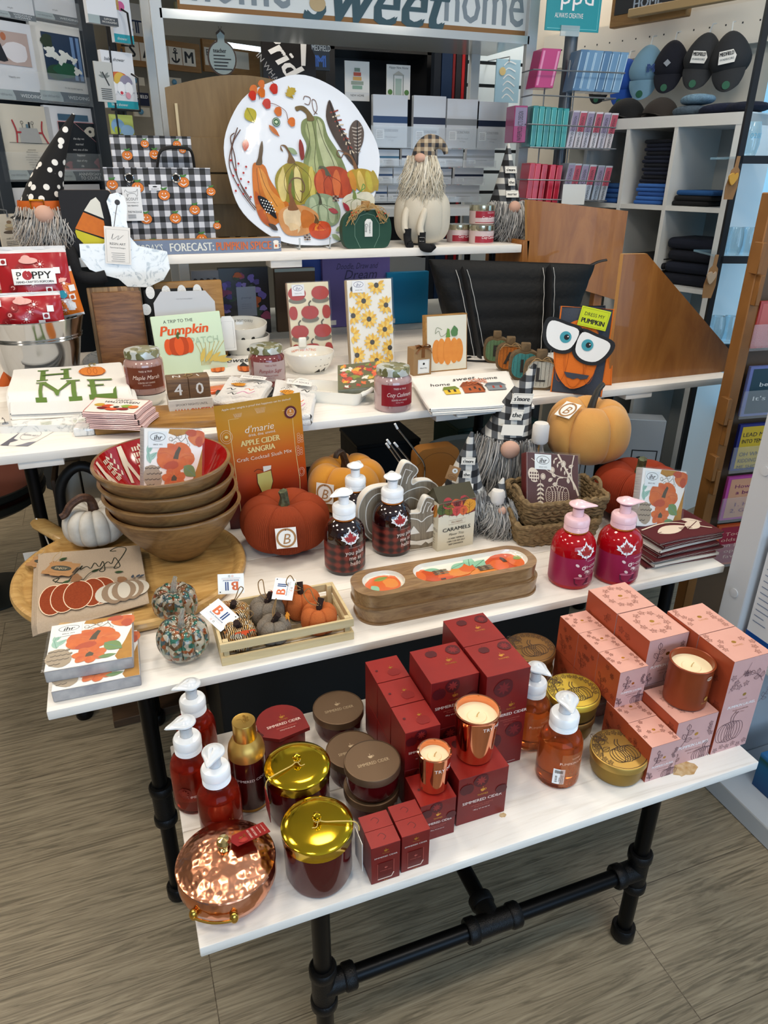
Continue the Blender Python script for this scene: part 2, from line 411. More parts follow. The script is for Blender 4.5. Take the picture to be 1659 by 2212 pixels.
t4=T('display_ledge','narrow white plank ledge, highest step, carrying the big pumpkin plate','shelf',(0,0,0),g=GTB)
board(t4,-.36,1.384,(2.315,2.60),Z4,S4,.026)
for x in(-.34,1.54):
 for y in(2.81,3.04):pipeM((x,y,R3),(x,y,R4-.031),.014).ob('leg',t4)
m=M();m.box(.59,.71,2.77,2.86,R4-.058,R4-.0314,M_board,.002);m.ob('cleat',t4)

# ================= LOWEST BENCH =================
step(S1)
GOLDp=P('#d8a24a',.3,.9);TXTp=P('#e9d3c8',.6);BRW=P('#5a3238',.7)
RED=P('#76120f',.42,var=(14,.45),h2='#560a12');REDlit=P('#8e1c15',.42,var=(14,.4),h2='#6f1214');REDd=P('#4e0810',.45);REDe=P('#b5564a',.5)  # lid flaps use a lighter red, overhead light put into the colour
SCALE=.96
def cup(d,a,b,s,mat):
 d.poly([(a+s*(x),b+s*y)for x,y in((-.5,.15),(.42,.15),(.36,-.3),(.1,-.5),(-.2,-.5),(-.44,-.25))],mat)
 d.ring(a+.5*s,b-.05*s,.2*s,.18*s,.1*s,mat,12);d.cur([(a-.1*s,b+.25*s),(a+.02*s,b+.45*s),(a-.05*s,b+.7*s)],.1*s,mat,4)
def anise(d,a,b,r,mat,m2):
 d.ell(a,b,r,r,mat,wob=.03)
 for i in range(8):
  t=i*pi/4;d.leaf(a,b,r*.75,r*.26,t,m2)
def apple(d,a,b,r,mat):d.ell(a-.3*r,b,.75*r,.9*r,mat,wob=.02);d.ell(a+.35*r,b,.7*r,.88*r,mat);d.cur([(a,b+.7*r),(a+.1*r,b+1.2*r)],.1*r,mat,3)
def red_carton(label,x,y,z,w,dp,h,kind,g):
 t=T('candle_box',label,'box',(x+w/2,y+dp/2,z),0,g)
 m=M();m.box(-w/2,w/2,-dp/2,dp/2,0,h-.001,RED,.0008,1)
 d=D(m,fr_front(-dp/2))
 if kind=='small':
  cup(d,0,h*.86,.007,GOLDp);d.text('THYMES',0,h*.79,.0026,GOLDp);d.text('SIMMERED CIDER',0,h*.70,.0032,TXTp,wid=w*.8)
  d.line([(-w*.28,h*.53),(-w*.28,h*.1),(w*.2,h*.1),(w*.28,h*.2),(w*.28,h*.56)],.0009,REDe);d.rect(-w*.26,h*.12,w*.24,h*.54,P('#5f0c10',.3));d.line([(-w*.28,h*.1),(w*.2,h*.1),(w*.28,h*.2)],.0022,P('#e8c9b8',.5));cup(d,0,h*.4,.005,REDe)
  d.text('SIMMERED CIDER',0,h*.32,.002,REDe,wid=w*.4);d.text('- 2 oz -',0,h*.045,.0028,GOLDp)
 elif kind=='tall':
  cup(d,.012,h*.66,.011,GOLDp);d.text('THYMES',.012,h*.615,.0042,GOLDp);d.text('SIMMERED CIDER',.008,h*.565,.0072,TXTp,wid=w*.86,bold=.02)
  d.text('FRAGRANCE DIFFUSER',.012,h*.51,.0032,REDe);d.text('Parfum de diffuseur',.012,h*.49,.0028,REDe);d.text('230 mL  7.75 oz',.012,h*.455,.0028,REDe)
  apple(d,-w*.25,h*.3,.02,REDd);anise(d,w*.25,h*.38,.02,REDd,P('#6f1418',.5));anise(d,-w*.1,h*.85,.022,REDd,P('#6f1418',.5));d.text('THYMES  MINNEAPOLIS',w*.2,.008,.002,TXTp)
 else:
  big=kind=='candle';s=h/.123
  cup(d,0,h*.66,.0105*s,GOLDp);d.text('THYMES',0,h*.56,.0045*s,GOLDp);d.text('SIMMERED CIDER',0,h*.45,.0072*s,TXTp,wid=w*.8,bold=.02)
  d.text('AROMATIC CANDLE' if big else 'AROMATIC VOTIVE',0,h*.36,.0036*s,REDe);d.text('Bougie aromatique',0,h*.325,.003*s,REDe);d.text('185 g  6.5 oz net wt',0,h*.26,.0032*s,TXTp)
  anise(d,-w*.05,h*.86,.016*s,REDd,P('#8a2320',.5));apple(d,w*.38,h*.55,.012*s,REDd);apple(d,-w*.33,h*.75,.014*s,REDd)
 m.ob('carton',t)
 l=M();l.box(-w/2,w/2,-dp/2,dp/2,h-.001,h,REDlit);d=D(l,fr_top(h))
 if kind=='small':d.cur([(-.008,.004),(0,.008),(.006,0),(0,-.006)],.0012,REDd,4)
 else:
  k=dp/.112;cup(d,.012*k,.004*k,.011*k,GOLDp);d.text('THYMES',.012*k,-.009*k,.005*k,GOLDp)
  if kind!='votive':apple(d,-.015,.032*k,.012*k,REDd);anise(d,w*.33,dp*.28,.016*k,REDd,P('#7c1518',.5))
  else:apple(d,.01,-.015,.013,P('#7d1512',.4));d.ell(-.024,.0,.003,.003,REDd)
 l.ob('lid_flap',t)
 return t
VW,VD,VH=.0735,.0765,.096
G1='dark red simmered cider cartons'
for x,yy,a in((.2925,(.824,.8605),'left'),(.3520,(.828,.8645),'right')):
 for j,y in enumerate(yy):
  red_carton('%s small dark red carton with cut-out window, %s pair by the gold-lidded candle'%(('front','back')[j],a),x,y,Z1,.055,.0355,.0925,'small',G1)
red_carton('medium red carton under the small copper candle',.4085,.876,Z1,VW,VD,VH,'votive',G1)
red_carton('large red carton under the big copper candle',.4915,.887,Z1,.1075,.11,.1225,'candle',G1)
nm=('front','middle','rearmost')
for j,y in enumerate((.968,1.047,1.126)):
 for k in(0,1):
  red_carton('%s red carton of the row of three by the brown-lidded tins, %s layer'%(nm[j],('lower','upper')[k]),.4135,y,Z1+k*VH,VW,VD,VH,'votive',G1)
for k in(0,1):red_carton('large red carton behind the big copper candle, %s of two'%('lower','upper')[k],.4905,1.025,Z1+k*.123,.1065,.112,.1225,'candle',G1)
red_carton('tall red diffuser carton beside the amber soap bottles',.6005,.998,Z1,.1,.104,.2525,'tall',G1)
red_carton('tall red diffuser carton behind its twin, rearmost of the red boxes',.6005,1.104,Z1,.1,.104,.2525,'tall',G1)
# ---- pink cartons
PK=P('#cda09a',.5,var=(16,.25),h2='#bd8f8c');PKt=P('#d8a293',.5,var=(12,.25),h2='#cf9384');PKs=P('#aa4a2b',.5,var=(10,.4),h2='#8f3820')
INK=P('#5a3a42',.7);INKs=P('#6a2c1c',.7);INKt=P('#7d4a3a',.7);WH=P('#f4ecea',.6)
def ivy(d,a,b,r,mat,rot=0,w_=.00075):
 pts=[(0,-1),(.35,-.45),(1,-.35),(.55,.15),(.6,.8),(0,.5),(-.6,.8),(-.55,.15),(-1,-.35),(-.35,-.45)]
 q=[(a+r*(x*cos(rot)-y*sin(rot)),b+r*(x*sin(rot)+y*cos(rot)))for x,y in pts]
 d.line(q,w_,mat,True)
 for i in(0,2,4,6,8):d.line([(a,b),q[i]],w_*.6,mat)
def pline(d,a,b,w,h,mat,lw=.0009):
 for q in(0,.35,.68,1):
  for s in((1,)if q==0 else(1,-1)):
   d.ring(a+s*q*w*.28,b,w*(.16+.05*q),h*(.5-.08*q),lw,mat,20)
 d.cur([(a-.03*w,b+h*.42),(a-.05*w,b+h*.7),(a+.08*w,b+h*.95)],lw*1.3,mat,4);d.cur([(a+.06*w,b+h*.42),(a+.05*w,b+h*.66),(a+.16*w,b+h*.9)],lw*1.3,mat,4)
def twig(d,a,b,s,rot,mat,lw=.0009):
 R=lambda x,y:(a+s*(x*cos(rot)-y*sin(rot)),b+s*(x*sin(rot)+y*cos(rot)))
 d.cur([R(0,0),R(.1,.5),R(0,1)],lw,mat,5)
 for x,y,t in((.08,.3,.5),(.08,.45,2.4),(.05,.7,.7),(.02,.95,1.9)):
  L=.42;pts=[R(x+L*q*cos(t)-k*.13*sin(pi*q)*sin(t),y+L*q*sin(t)+k*.13*sin(pi*q)*cos(t))for k,qs in((1,(0,.25,.5,.75,1)),(-1,(.75,.5,.25)))for q in qs]
  d.line(pts,lw,mat,True);d.line([R(x,y),R(x+L*cos(t),y+L*sin(t))],lw*.7,mat)
def pink_carton(label,x,y,z,w,dp,h,g,kind):
 t=T('candle_box',label,'box',(x+w/2,y+dp/2,z),0,g);rr=random.Random(int(x*999+y*77))
 m=M();e=.0006
 m.add([(-w/2,-dp/2,0),(w/2,-dp/2,0),(w/2,-dp/2,h-e),(-w/2,-dp/2,h-e)],[(0,1,2,3)],PK)
 m.add([(w/2,dp/2,0),(-w/2,dp/2,0),(-w/2,dp/2,h-e),(w/2,dp/2,h-e)],[(0,1,2,3)],PK)
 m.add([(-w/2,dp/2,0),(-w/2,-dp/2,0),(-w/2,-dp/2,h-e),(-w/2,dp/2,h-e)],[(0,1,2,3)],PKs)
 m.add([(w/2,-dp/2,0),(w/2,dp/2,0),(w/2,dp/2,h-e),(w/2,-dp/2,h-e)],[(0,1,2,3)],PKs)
 INK=P('#4f323c',.7);d=D(m,fr_front(-dp/2),.00008);s=w/.1
 ty=h*.5 if kind=='tall' else h*.38
 d.ell(.004*s,ty+.028*s,.005*s,.0042*s,GOLDp);d.text('THYMES',.004*s,ty+.015*s,.0042*s,P('#a87a70',.6));d.text('PUMPKIN LAUREL',.004*s,ty,.0074*s,WH,wid=w*.76,bold=.02)
 d.text('FRAGRANCE DIFFUSER' if kind=='tall' else 'AROMATIC CANDLE',.004*s,ty-.012*s,.003*s,INKt);d.text('230 mL 7.75 oz',.004*s,ty-.02*s,.0028*s,INKt)
 if kind=='tall':
  pline(d,-.012,.055,.075,.06,INK);twig(d,.05,.12,.035,-.6,INK)
  for i in range(8):ivy(d,-.042+rr.uniform(0,.05),.17+rr.uniform(0,.08),.008,INK,rr.uniform(0,6))
  d.cur([(-.045,.17),(-.03,.2),(-.01,.215),(.0,.24)],.0006,INK);twig(d,.045,.18,.04,.8,INK)
  for i in range(6):ivy(d,-.04+i*.016,.012+rr.uniform(-.004,.008),.007,INK,rr.uniform(0,6))
 else:
  twig(d,-.03*s,h*.42,.042*s,-.25,INK);pline(d,.032*s,.012*s,.055*s,.034*s,INK);twig(d,-.035*s,0.001,.028*s,.3,INK)
  for i in range(4):ivy(d,.04*s+rr.uniform(-.006,.003),h*.55+i*.009*s,.006*s,INK,rr.uniform(0,6))
 d=D(m,lambda a,b,l:(-w/2-l,-a,b),.00008)
 for i in range(7 if kind!='tall' else 14):ivy(d,rr.uniform(-.36,.36)*dp,rr.uniform(.12,.85)*h,.009*s,INKs,rr.uniform(0,6),.0008)
 twig(d,-.2*dp,h*.1,.045*s,.2,INKs)
 m.ob('carton',t)
 l=M();l.add([(-w/2,-dp/2,h),(w/2,-dp/2,h),(w/2,dp/2,h),(-w/2,dp/2,h)],[(0,1,2,3)],PKt);d=D(l,fr_top(h),.00008)
 d.ell(.002,.006*s,.0055*s,.0045*s,GOLDp);d.text('THYMES',.002,-.006*s,.005*s,P('#b5804a',.6))
 if kind=='candle':
  for i in range(10):q=2*pi*i/10+.3;ivy(d,.033*cos(q),.004+.036*sin(q)*1.05,.0085,INKt,q)
  d.ring(0,.004,.033,.037,.0005,INKt)
 else:
  for i in range(5):ivy(d,-w*.34+rr.uniform(-.01,.02)*s,dp*(-.1+.13*i),.007*s,INKt,rr.uniform(0,6))
  for i in range(4):ivy(d,w*.34+rr.uniform(-.01,.008)*s,dp*(-.38+.16*i),.0075*s,INKt,rr.uniform(0,6))
 l.ob('lid_flap',t);return t
G2='pink pumpkin laurel cartons'
pink_carton('small pink carton in front by the gold pumpkin tin',.9145,.851,Z1,VW,VD,VH,G2,'votive')
pink_carton('small pink carton right behind the front single one, bottom layer',.9155,.9285,Z1,VW,VD-.001,VH,G2,'votive')
for k,(a)in enumerate(((.979,'front'),(1.0565,'middle'),(1.134,'rear'))):
 y,n=a
 if k==0:y=.979
 for j in(0,1):
  if k==0 and j==0:continue
  pink_carton('%s small pink carton of the stacked row beside the gold tins, %s layer'%(n,('lower','upper')[j]),.9165,y,Z1+j*VH,VW,VD,VH,G2,'votive')
pink_carton('large pink carton under the amber glass candle',.9915,.868,Z1,.1065,.112,.1225,G2,'candle')
for k in(0,1):
 pink_carton('large pink carton behind the amber glass candle, %s of two'%('lower','upper')[k],.9945,.993,Z1+k*.123,.1065,.111,.1225,G2,'candle')
 pink_carton('large pink carton rearmost against the step, %s of two'%('lower','upper')[k],.9945,1.107,Z1+k*.123,.1065,.111,.1225,G2,'candle')
pink_carton('tall pink diffuser carton with pumpkin drawing at the bench right end',1.1035,.866,Z1,.1,.1,.2525,G2,'tall')
pink_carton('tall pink diffuser carton standing behind its front twin',1.1035,.968,Z1,.1,.1,.2525,G2,'tall')
# ---- candles
CREAM=P('#efdfba',.55,spec=.3);
def hammered(name,col,rough,scale=95,st=.9):
 m=bpy.data.materials.new(name);m.use_nodes=True;nt=m.node_tree;b=nt.nodes['Principled BSDF']
 b.inputs['Base Color'].default_value=lin(col);b.inputs['Metallic'].default_value=1;b.inputs['Roughness'].default_value=rough
 tc=nt.nodes.new('ShaderNodeTexCoord');v=nt.nodes.new('ShaderNodeTexVoronoi');v.feature='SMOOTH_F1';v.inputs['Scale'].default_value=scale;v.inputs['Smoothness'].default_value=.6
 nt.links.new(tc.outputs['Object'],v.inputs['Vector']);bn=nt.nodes.new('ShaderNodeBump');bn.inputs['Strength'].default_value=st;bn.inputs['Distance'].default_value=.003
 nt.links.new(v.outputs['Distance'],bn.inputs['Height']);nt.links.new(bn.outputs[0],b.inputs['Normal']);return m
COPh=hammered('hammered_copper','#e09a78',.2,85,.42);COP=P('#e0926c',.1,1);BRASS=P('#c9a24c',.2,1);GOLD=P('#cfae2a',.1,1)
def wick(m,z,c=(0,0)):m.tube([(c[0],c[1],z),(c[0]+.001,c[1],z+.006),(c[0]+.004,c[1]-.001,z+.011)],.0012,P('#d9c08a',.9),6)
def cup_candle(name,label,x,y,z,R,H,taper,wall,txt=None,tz=.8,fill=.86):
 t=T(name,label,'candle',(x,y,z),0,None);b=R*taper
 m=M();m.lathe([(0,0),(b*.85,0),(b,.004),(R*.985,H*.94),(R,H*.99),(R+.001,H),(R-.001,H+.001),(R-.003,H),(R-.004,H*.95),(R-.0045,H*fill)],wall,48)
 if txt:D(m,lambda a,bb,l:((b+(R-b)*tz+l+.0006)*sin(a/R),-(b+(R-b)*tz+l+.0006)*cos(a/R),bb)).text(txt,R*.25,H*tz,.0078,P('#f2e4da',.5),sx=1.1)
 m.ob('candle_cup',t)
 q=M();q.lathe([(R-.004,H*fill),(R*.75,H*fill-.001),(R*.45,H*fill-.003),(R*.4,H*fill-.001),(R*.2,H*fill-.003),(0,H*fill-.003)],CREAM,40);wick(q,H*fill-.003);q.ob('wax',t)
 return t
cup_candle('copper_candle','big polished copper cup candle standing on a large red carton',.5495,.9395,Z1+.1225,.044,.112,.80,COP,'TRY ME',.86)
cup_candle('copper_candle','small polished copper cup candle standing on a medium red carton',.4515,.9165,Z1+VH,.0315,.088,.85,COP,'TRY ME',.72)
AMB=P('#8e3f1c',.32,.25,var=(8,.3),h2='#5e230f')
t=cup_candle('amber_candle','frosted brown amber glass candle on a large pink carton',1.0565,.9275,Z1+.1225,.0465,.104,.97,AMB)
m=M();d=D(m,fr_cyl(.0462));d.ell(.012,.032,.006,.005,P('#b8813a',.5));d.text('THYMES',.012,.022,.005,P('#b8813a',.5));d.ell(.008,.086,.008,.005,P('#c9a38a',.5));d.text('TESTER',.008,.086,.0035,P('#3a1f16',.5));m.ob('printed_label',t)
BRN=P('#6d5742',.45,.6,bump=(700,.03));DKR=P('#4a070a',.09,spec=.35)
def lidtin(label,x,y,z,R,H,lid,body,fn,g,name='lidded_candle'):
 t=T(name,label,'candle',(x,y,z),0,g)
 m=M();m.lathe([(0,0),(R*.72,0),(R*.86,.004),(R*.93,H*.25),(R*.95,H*.8)],body,40);m.ob('candle_jar',t)
 q=M();q.lathe([(R*.955,H*.74),(R,H*.75),(R,H*.97),(R*.985,H),(R*.955,H+.0006),(R*.95,H-.0008),(0,H-.0008)],lid,48)
 if fn:fn(D(q,fr_top(H-.0008)),R)
 q.ob('lid',t);return t
LTX=P('#c9b393',.35,.7)
def simm(d,R):cup(d,0,R*.2,R*.18,LTX);d.text('SIMMERED CIDER',0,-R*.12,R*.14,LTX,wid=R*1.15)
GB='brown-lidded simmered cider candles'
lidtin('brown-lidded red glass candle at the back by the step',.356,1.225,Z1,.058,.066,BRN,DKR,simm,GB)
lidtin('brown-lidded red glass candle partly hidden behind the front stack',.345,1.09,Z1,.056,.066,BRN,DKR,simm,GB)
lidtin('brown-lidded red glass candle lying under the front one',.352,.989,Z1,.056,.063,BRN,DKR,simm,GB)
lidtin('brown-lidded red glass candle on top of another, beside the gold lids',.352,.985,Z1+.0645,.0555,.066,BRN,DKR,simm,GB)
TIN=P('#8f7335',.42,.8);TINt=P('#b8964f',.42,.75);TINb=P('#dcc050',.38,.8);TINbr=P('#8f6a3c',.45,.7);INKk=P('#3a2a20',.6)
def pumptin(d,R):
 pline(d,R*.05,-R*.25,R*1.1,R*.75,INKk,.0013);rr=random.Random(5)
 for i in range(16):
  q=-.5+i*.28;ivy(d,R*.80*cos(q),R*.80*sin(q),R*.11,INKk,q,.0010)
 twig(d,-R*.75,-R*.1,R*.8,-.3,INKk,.0012);twig(d,-R*.2,R*.35,R*.5,.4,INKk,.0012);d.ring(0,0,R*.93,R*.93,.0012,INKk,40)
GT='gold pumpkin laurel tins'
lidtin('flat gold tin with pumpkin drawing, front by the soap bottle',.880,.903,Z1,.0605,.058,TINt,TIN,pumptin,GT,'candle_tin')
lidtin('flat dark gold tin squeezed under the bright one',.855,1.045,Z1,.0545,.056,TINbr,TIN,pumptin,GT,'candle_tin')
lidtin('flat bright yellow-gold tin lying on top of another',.853,1.045,Z1+.0572,.060,.056,TINb,TIN,pumptin,GT,'candle_tin')
lidtin('flat brownish gold tin at the back under the step, upper of two',.852,1.225,Z1+.0572,.061,.05,TINbr,TIN,pumptin,GT,'candle_tin')
lidtin('flat gold tin at the back under the step, lower of two',.852,1.225,Z1,.060,.056,TINbr,TIN,pumptin,GT,'candle_tin')
# ---- big gold lidded candles
CORD=P('#c9ad5e',.6);TAGR=P('#8a1718',.5)
def bigcandle(label,x,y,tagside):
 t=T('lidded_candle',label,'candle',(x,y,Z1),0,'large gold-lidded candles');R=.064
 m=M();m.lathe([(0,0),(R*.72,0),(R*.87,.005),(R*.95,.02),(R*.95,.118)],DKR,48)
 m.ob('candle_jar',t)
 q=M();q.lathe([(R*.955,.102),(R*.985,.102),(R*.985,.118),(R*1.0,.120),(R*1.0,.123),(R*.96,.1255),(R*.7,.128),(R*.3,.1295),(0,.130)],GOLD,56);q.ob('lid',t)
 q=M();q.X=Matrix.Translation((0,0,.014));q.lathe([(0,.1155),(.004,.1155),(.0035,.121),(.0065,.124),(.0078,.129),(.006,.134),(0,.1365)],GOLD,20);k=q.ob('knob',t)
 s=tagside;c=M();c.X=Matrix.Translation((0,0,.014));e=[(0,0,.1215),(s*.012,-.006,.118),(s*.035,-.014,.1185),(s*.060,-.022,.1165),(s*.068,-.026,.107),(s*.068,-.028,.098)]
 c.tube(spl(e,4),.0008,CORD,5);c.tube(spl([(p[0],p[1]-.002,p[2]+.001)for p in e],4),.0008,CORD,5);c.tube([(.0062*cos(i*pi/6),.0062*sin(i*pi/6),.1215)for i in range(12)],.001,CORD,5,closed=True);c.tube(spl([(0,-.006,.121),(-s*.004,-.012,.117),(-s*.012,-.011,.117)],3),.0009,CORD,5);c.ob('cord',t)
 g_=M();g_.box(s*.0675-.0006,s*.0675+.0006,-.048,-.008,.03 if s>0 else .045,.099,P('#efe9e2',.6)if s>0 else TAGR,.0003,1);g_.ob('tag',t)
 return t
bigcandle('big red glass candle with shiny gold lid, front one beside the copper pot',.212,.882,1)
bigcandle('big red glass candle with shiny gold lid, behind its twin and nearer the bottles',.214,1.030,-1)
# ---- copper pot
t=T('copper_pot','hammered copper pot candle with domed lid at the bench corner','pot',(.052,.906,Z1),0)
m=M();R=.082;m.lathe([(0,0),(.052,0),(.064,.004),(.077,.018),(.0855,.040),(.0845,.056),(.079,.069),(.080,.0715)],COPh,72);m.ob('pot_body',t)
m=M();m.lathe([(.083,.0705),(.0855,.0715),(.0865,.0735),(.0850,.0760),(.079,.078),(.068,.087),(.053,.0955),(.034,.1015),(.014,.1042),(0,.1045)],COPh,72);m.ob('pot_lid',t)
m=M();m.lathe([(0,.1035),(.011,.1035),(.006,.107),(.0055,.1105),(.0095,.1125),(.0122,.119),(.0095,.126),(0,.1287)],P('#d8c287',.15,1),24);m.ob('knob',t)
for a0 in(-2.0,1.14):
 m=M()
 ce,sn=cos(a0),sin(a0);tx,ty=-sn,ce
 q=[(ce*.083+tx*k,sn*.083+ty*k,.046)for k in(-.034,.034)]
 m.tube(spl([q[0],(ce*.090+tx*-.03,sn*.090+ty*-.03,.044),(ce*.094,sn*.094,.042),(ce*.090+tx*.03,sn*.090+ty*.03,.044),q[1]],5),.0026,BRASS,8)
 for p in q:m.sph((p[0]*1.005,p[1]*1.005,.044),(.008,.008,.012),BRASS,12,8)
 m.ob('handle',t,'brass side handle')
m=M();X=Matrix.Translation((.012,-.004,.115))@Matrix.Rotation(.18,4,'Z')@Matrix.Rotation(-.35,4,'X');m.X=X
m.add([(0,.004,0),(.006,-.018,0),(.066,-.018,0),(.066,.022,0),(.008,.022,0)],[(0,1,2,3,4)],TAGR);m.add([(0,.004,-.0008),(.006,-.018,-.0008),(.066,-.018,-.0008),(.066,.022,-.0008),(.008,.022,-.0008)],[(0,1,2,3,4)],TAGR)
d=D(m,fr_top(0));cup(d,.018,.004,.006,GOLDp)
for k,(s_,hh)in enumerate((('THYMES',.0038),('SIMMERED CIDER',.0034),('AROMATIC CANDLE',.0036),('Bougie aromatique',.0024),('530 g 18.7 oz net wt',.002))):d.text(s_,.026+k*.0082,.002,hh,GOLDp if k==0 else TXTp,rot=pi/2,wid=[.018,.03,.03,.024,.026][k])
anise(d,.02,-.008,.008,P('#a02a25',.5),P('#b03a30',.5));m.ob('tag',t,'red paper tag with white print')
# ---- pump bottles
FROST=P('#e9edf0',.28,trans=.25,coat=.5);FROSTc=P('#f3f5f6',.3,coat=.4)
def pump(t,R,z0,aim,col=None,s=1):
 """collar, stem and head of a foaming pump, aim = heading of the spout"""
 c1=col or FROSTc;c2=col or FROST
 m=M();pr=[(R*.50,z0-.004)]
 for i in range(5):pr+=[(R*.62,z0+.003*i),(R*.645,z0+.003*i+.0012),(R*.62,z0+.003*i+.0024)]
 pr+=[(R*.66,z0+.016),(R*.66,z0+.030),(R*.6,z0+.0345),(R*.42,z0+.037),(R*.30,z0+.038)]
 m.lathe(pr,c1,32);k=m.ob('pump_collar',t)
 m=M();r=R*.29;m.lathe([(r,z0+.036),(r,z0+.058),(r*1.1,z0+.0595),(0,z0+.0596)],c2,24);m.ob('pump_stem',t)
 m=M();ca,sa=cos(aim),sin(aim);h=z0+.060;Rh=R*.52
 prof=[(0,0),(.45,.001),(.85,.006),(1.0,.009),(.95,.0115),(.7,.014),(.55,.017),(.35,.0195),(0,.0205)]
 vs=lambda a,b:None
 def f(a,b):
  th=2*pi*a;i=b*(len(prof)-1);i0=min(int(i),len(prof)-2);q=i-i0
  rr=(prof[i0][0]*(1-q)+prof[i0+1][0]*q)*Rh;z=prof[i0][1]*(1-q)+prof[i0+1][1]*q
  st=max(0,cos(th))**10;x=rr*cos(th)*(1+.85*st);y=rr*sin(th)
  z+=-.004*st*b
  return(x*ca-y*sa,x*sa+y*ca,h+z)
 m.surf(f,40,16,c2,cu=True);m.ob('pump_head',t)
def soap(name,label,x,y,z,R,H,liq,shell,aim,lab,g,fillz=.8,trot=0,pcol=None):
 """H = height of the bottle shoulder"""
 t=T(name,label,'soap bottle',(x,y,z),0,g)
 m=M();m.lathe([(0,.002),(R*.8,0),(R*.95,.003),(R,.010),(R,H*.68),(R*.97,H*.78),(R*.86,H*.88),(R*.66,H*.95),(R*.5,H),(R*.48,H+.006),(0,H+.006)],shell,48);m.ob('bottle',t)
 q=M();k=.955;q.lathe([(0,.006),(R*.8*k,.006),(R*.93*k,.01),(R*k,.016),(R*k,min(H*.68,H*fillz)),(R*k*(1 if fillz<.7 else .97),H*fillz),(0,H*fillz)],liq,48);q.ob('liquid',t)
 if lab:
  q=M();lab(q,R);q.ob('label',t)
 pump(t,R,H+.002,aim,pcol);return t
LIQ=P('#a8301c',.1,trans=.55,ior=1.34);SHL=P('#f3c9b8',.03,trans=1,ior=1.2)
def lab_s(q,R):
 d=D(q,fr_cyl(R));d.text('SIMMERED CIDER',.012,.05,.006,P('#f0d9cf',.5));cup(d,.012,.066,.01,GOLDp);anise(d,-.02,.06,.013,P('#7c1a12',.4),P('#8d2618',.4))
for lb,u,vb,ww in(('front red soap bottle with white pump, behind the copper pot',487,1832,102),('middle red soap bottle with white pump, at the bench left edge',428,1760,93),('rear red soap bottle with white pump, by the table leg',437,1668,90)):
 p=away(onz(u,vb,Z1),.04);soap('soap_bottle',lb,p.x,p.y,Z1,.041,.133,LIQ,SHL,{487:-2.0,428:pi+.15,437:pi+.1}[u],lab_s,'red simmered cider soap bottles')
LIQ2=P('#d9773a',.08,trans=.75,ior=1.34);SHL2=P('#fbe6d6',.03,trans=1,ior=1.2)
def lab_p(q,R):
 d=D(q,fr_cyl(R,0,-.15));d.text('THYMES',.016,.083,.0042,P('#f6d9c0',.5));d.text('PUMPKIN LAUREL',.016,.072,.0062,P('#fff1e6',.5));twig(d,.012,.028,.03,.2,P('#a14f2a',.6));pline(d,.018,.02,.04,.025,P('#a14f2a',.6));d.rect(-.016,.01,.05,.096,P('#cf7f4e',.4,alpha=.35),6)
def lab_p2(q,R):
 lab_p(q,R);d=D(q,fr_cyl(R+.0005,0,-.55));d.rect(-.012,.018,.012,.058,P('#f2f2f0',.5),4);
 for i in range(14):d.rect(-.009,.050-.0002,-.009,.050,INK)if 0 else d.rect(-.009+i*.0012,.047,-.009+i*.0012+(.0007 if i%3 else .0004),.055,P('#161616',.6))
 d.text('$18.00',-.005,.032,.0045,P('#161616',.6),rot=pi/2);d.text('Thymes -',.001,.032,.0026,P('#161616',.6),rot=pi/2);d.text('Pumpkin Laurel',.0045,.032,.0026,P('#161616',.6),rot=pi/2);d.text('Foaming Wash',.008,.032,.0026,P('#161616',.6),rot=pi/2)
soap('soap_bottle','amber soap bottle with white price sticker, in front',.752,.936,Z1,.0455,.133,LIQ2,SHL2,-1.9,lab_p2,'amber pumpkin laurel soap bottles')
soap('soap_bottle','amber soap bottle without sticker, beside the tall red carton',.748,1.045,Z1,.0405,.133,LIQ2,SHL2,-1.2,lab_p,'amber pumpkin laurel soap bottles')
# ---- gold capped bottle
p=away(onz(546,1757,Z1),.037);t=T('spray_bottle','dark red bottle with matte gold shoulder and gold cap','bottle',(p.x,p.y,Z1))
m=M();R=.0365;m.lathe([(0,0),(R*.95,0),(R,.003),(R,.009)],P('#b98a3e',.35,.8),40);m.lathe([(R,.009),(R,.128)],P('#3d0708',.2,coat=.5),40)
m.lathe([(R,.128),(R*.99,.138),(R*.93,.150),(R*.8,.160),(R*.64,.166),(R*.6,.168)],P('#c39a50',.38,.85),40)
D(m,fr_cyl(R)).text('SIMMERED CIDER',0,.085,.0062,P('#e9d3c8',.5));m.ob('bottle',t)
m=M();r=R*.62;m.lathe([(r,.166),(r,.205),(r*.97,.2066),(r*.95,.2065),(0,.2065)],P('#cda75a',.3,1),36);d=D(m,fr_top(.2065))
d.cur([(-.013,.006),(-.004,.005),(.0,-.008),(.004,.004)],.001,P('#8d6c2e',.4,.8));twig(d,.002,-.008,.017,-.1,P('#8d6c2e',.4,.8));m.ob('cap',t)
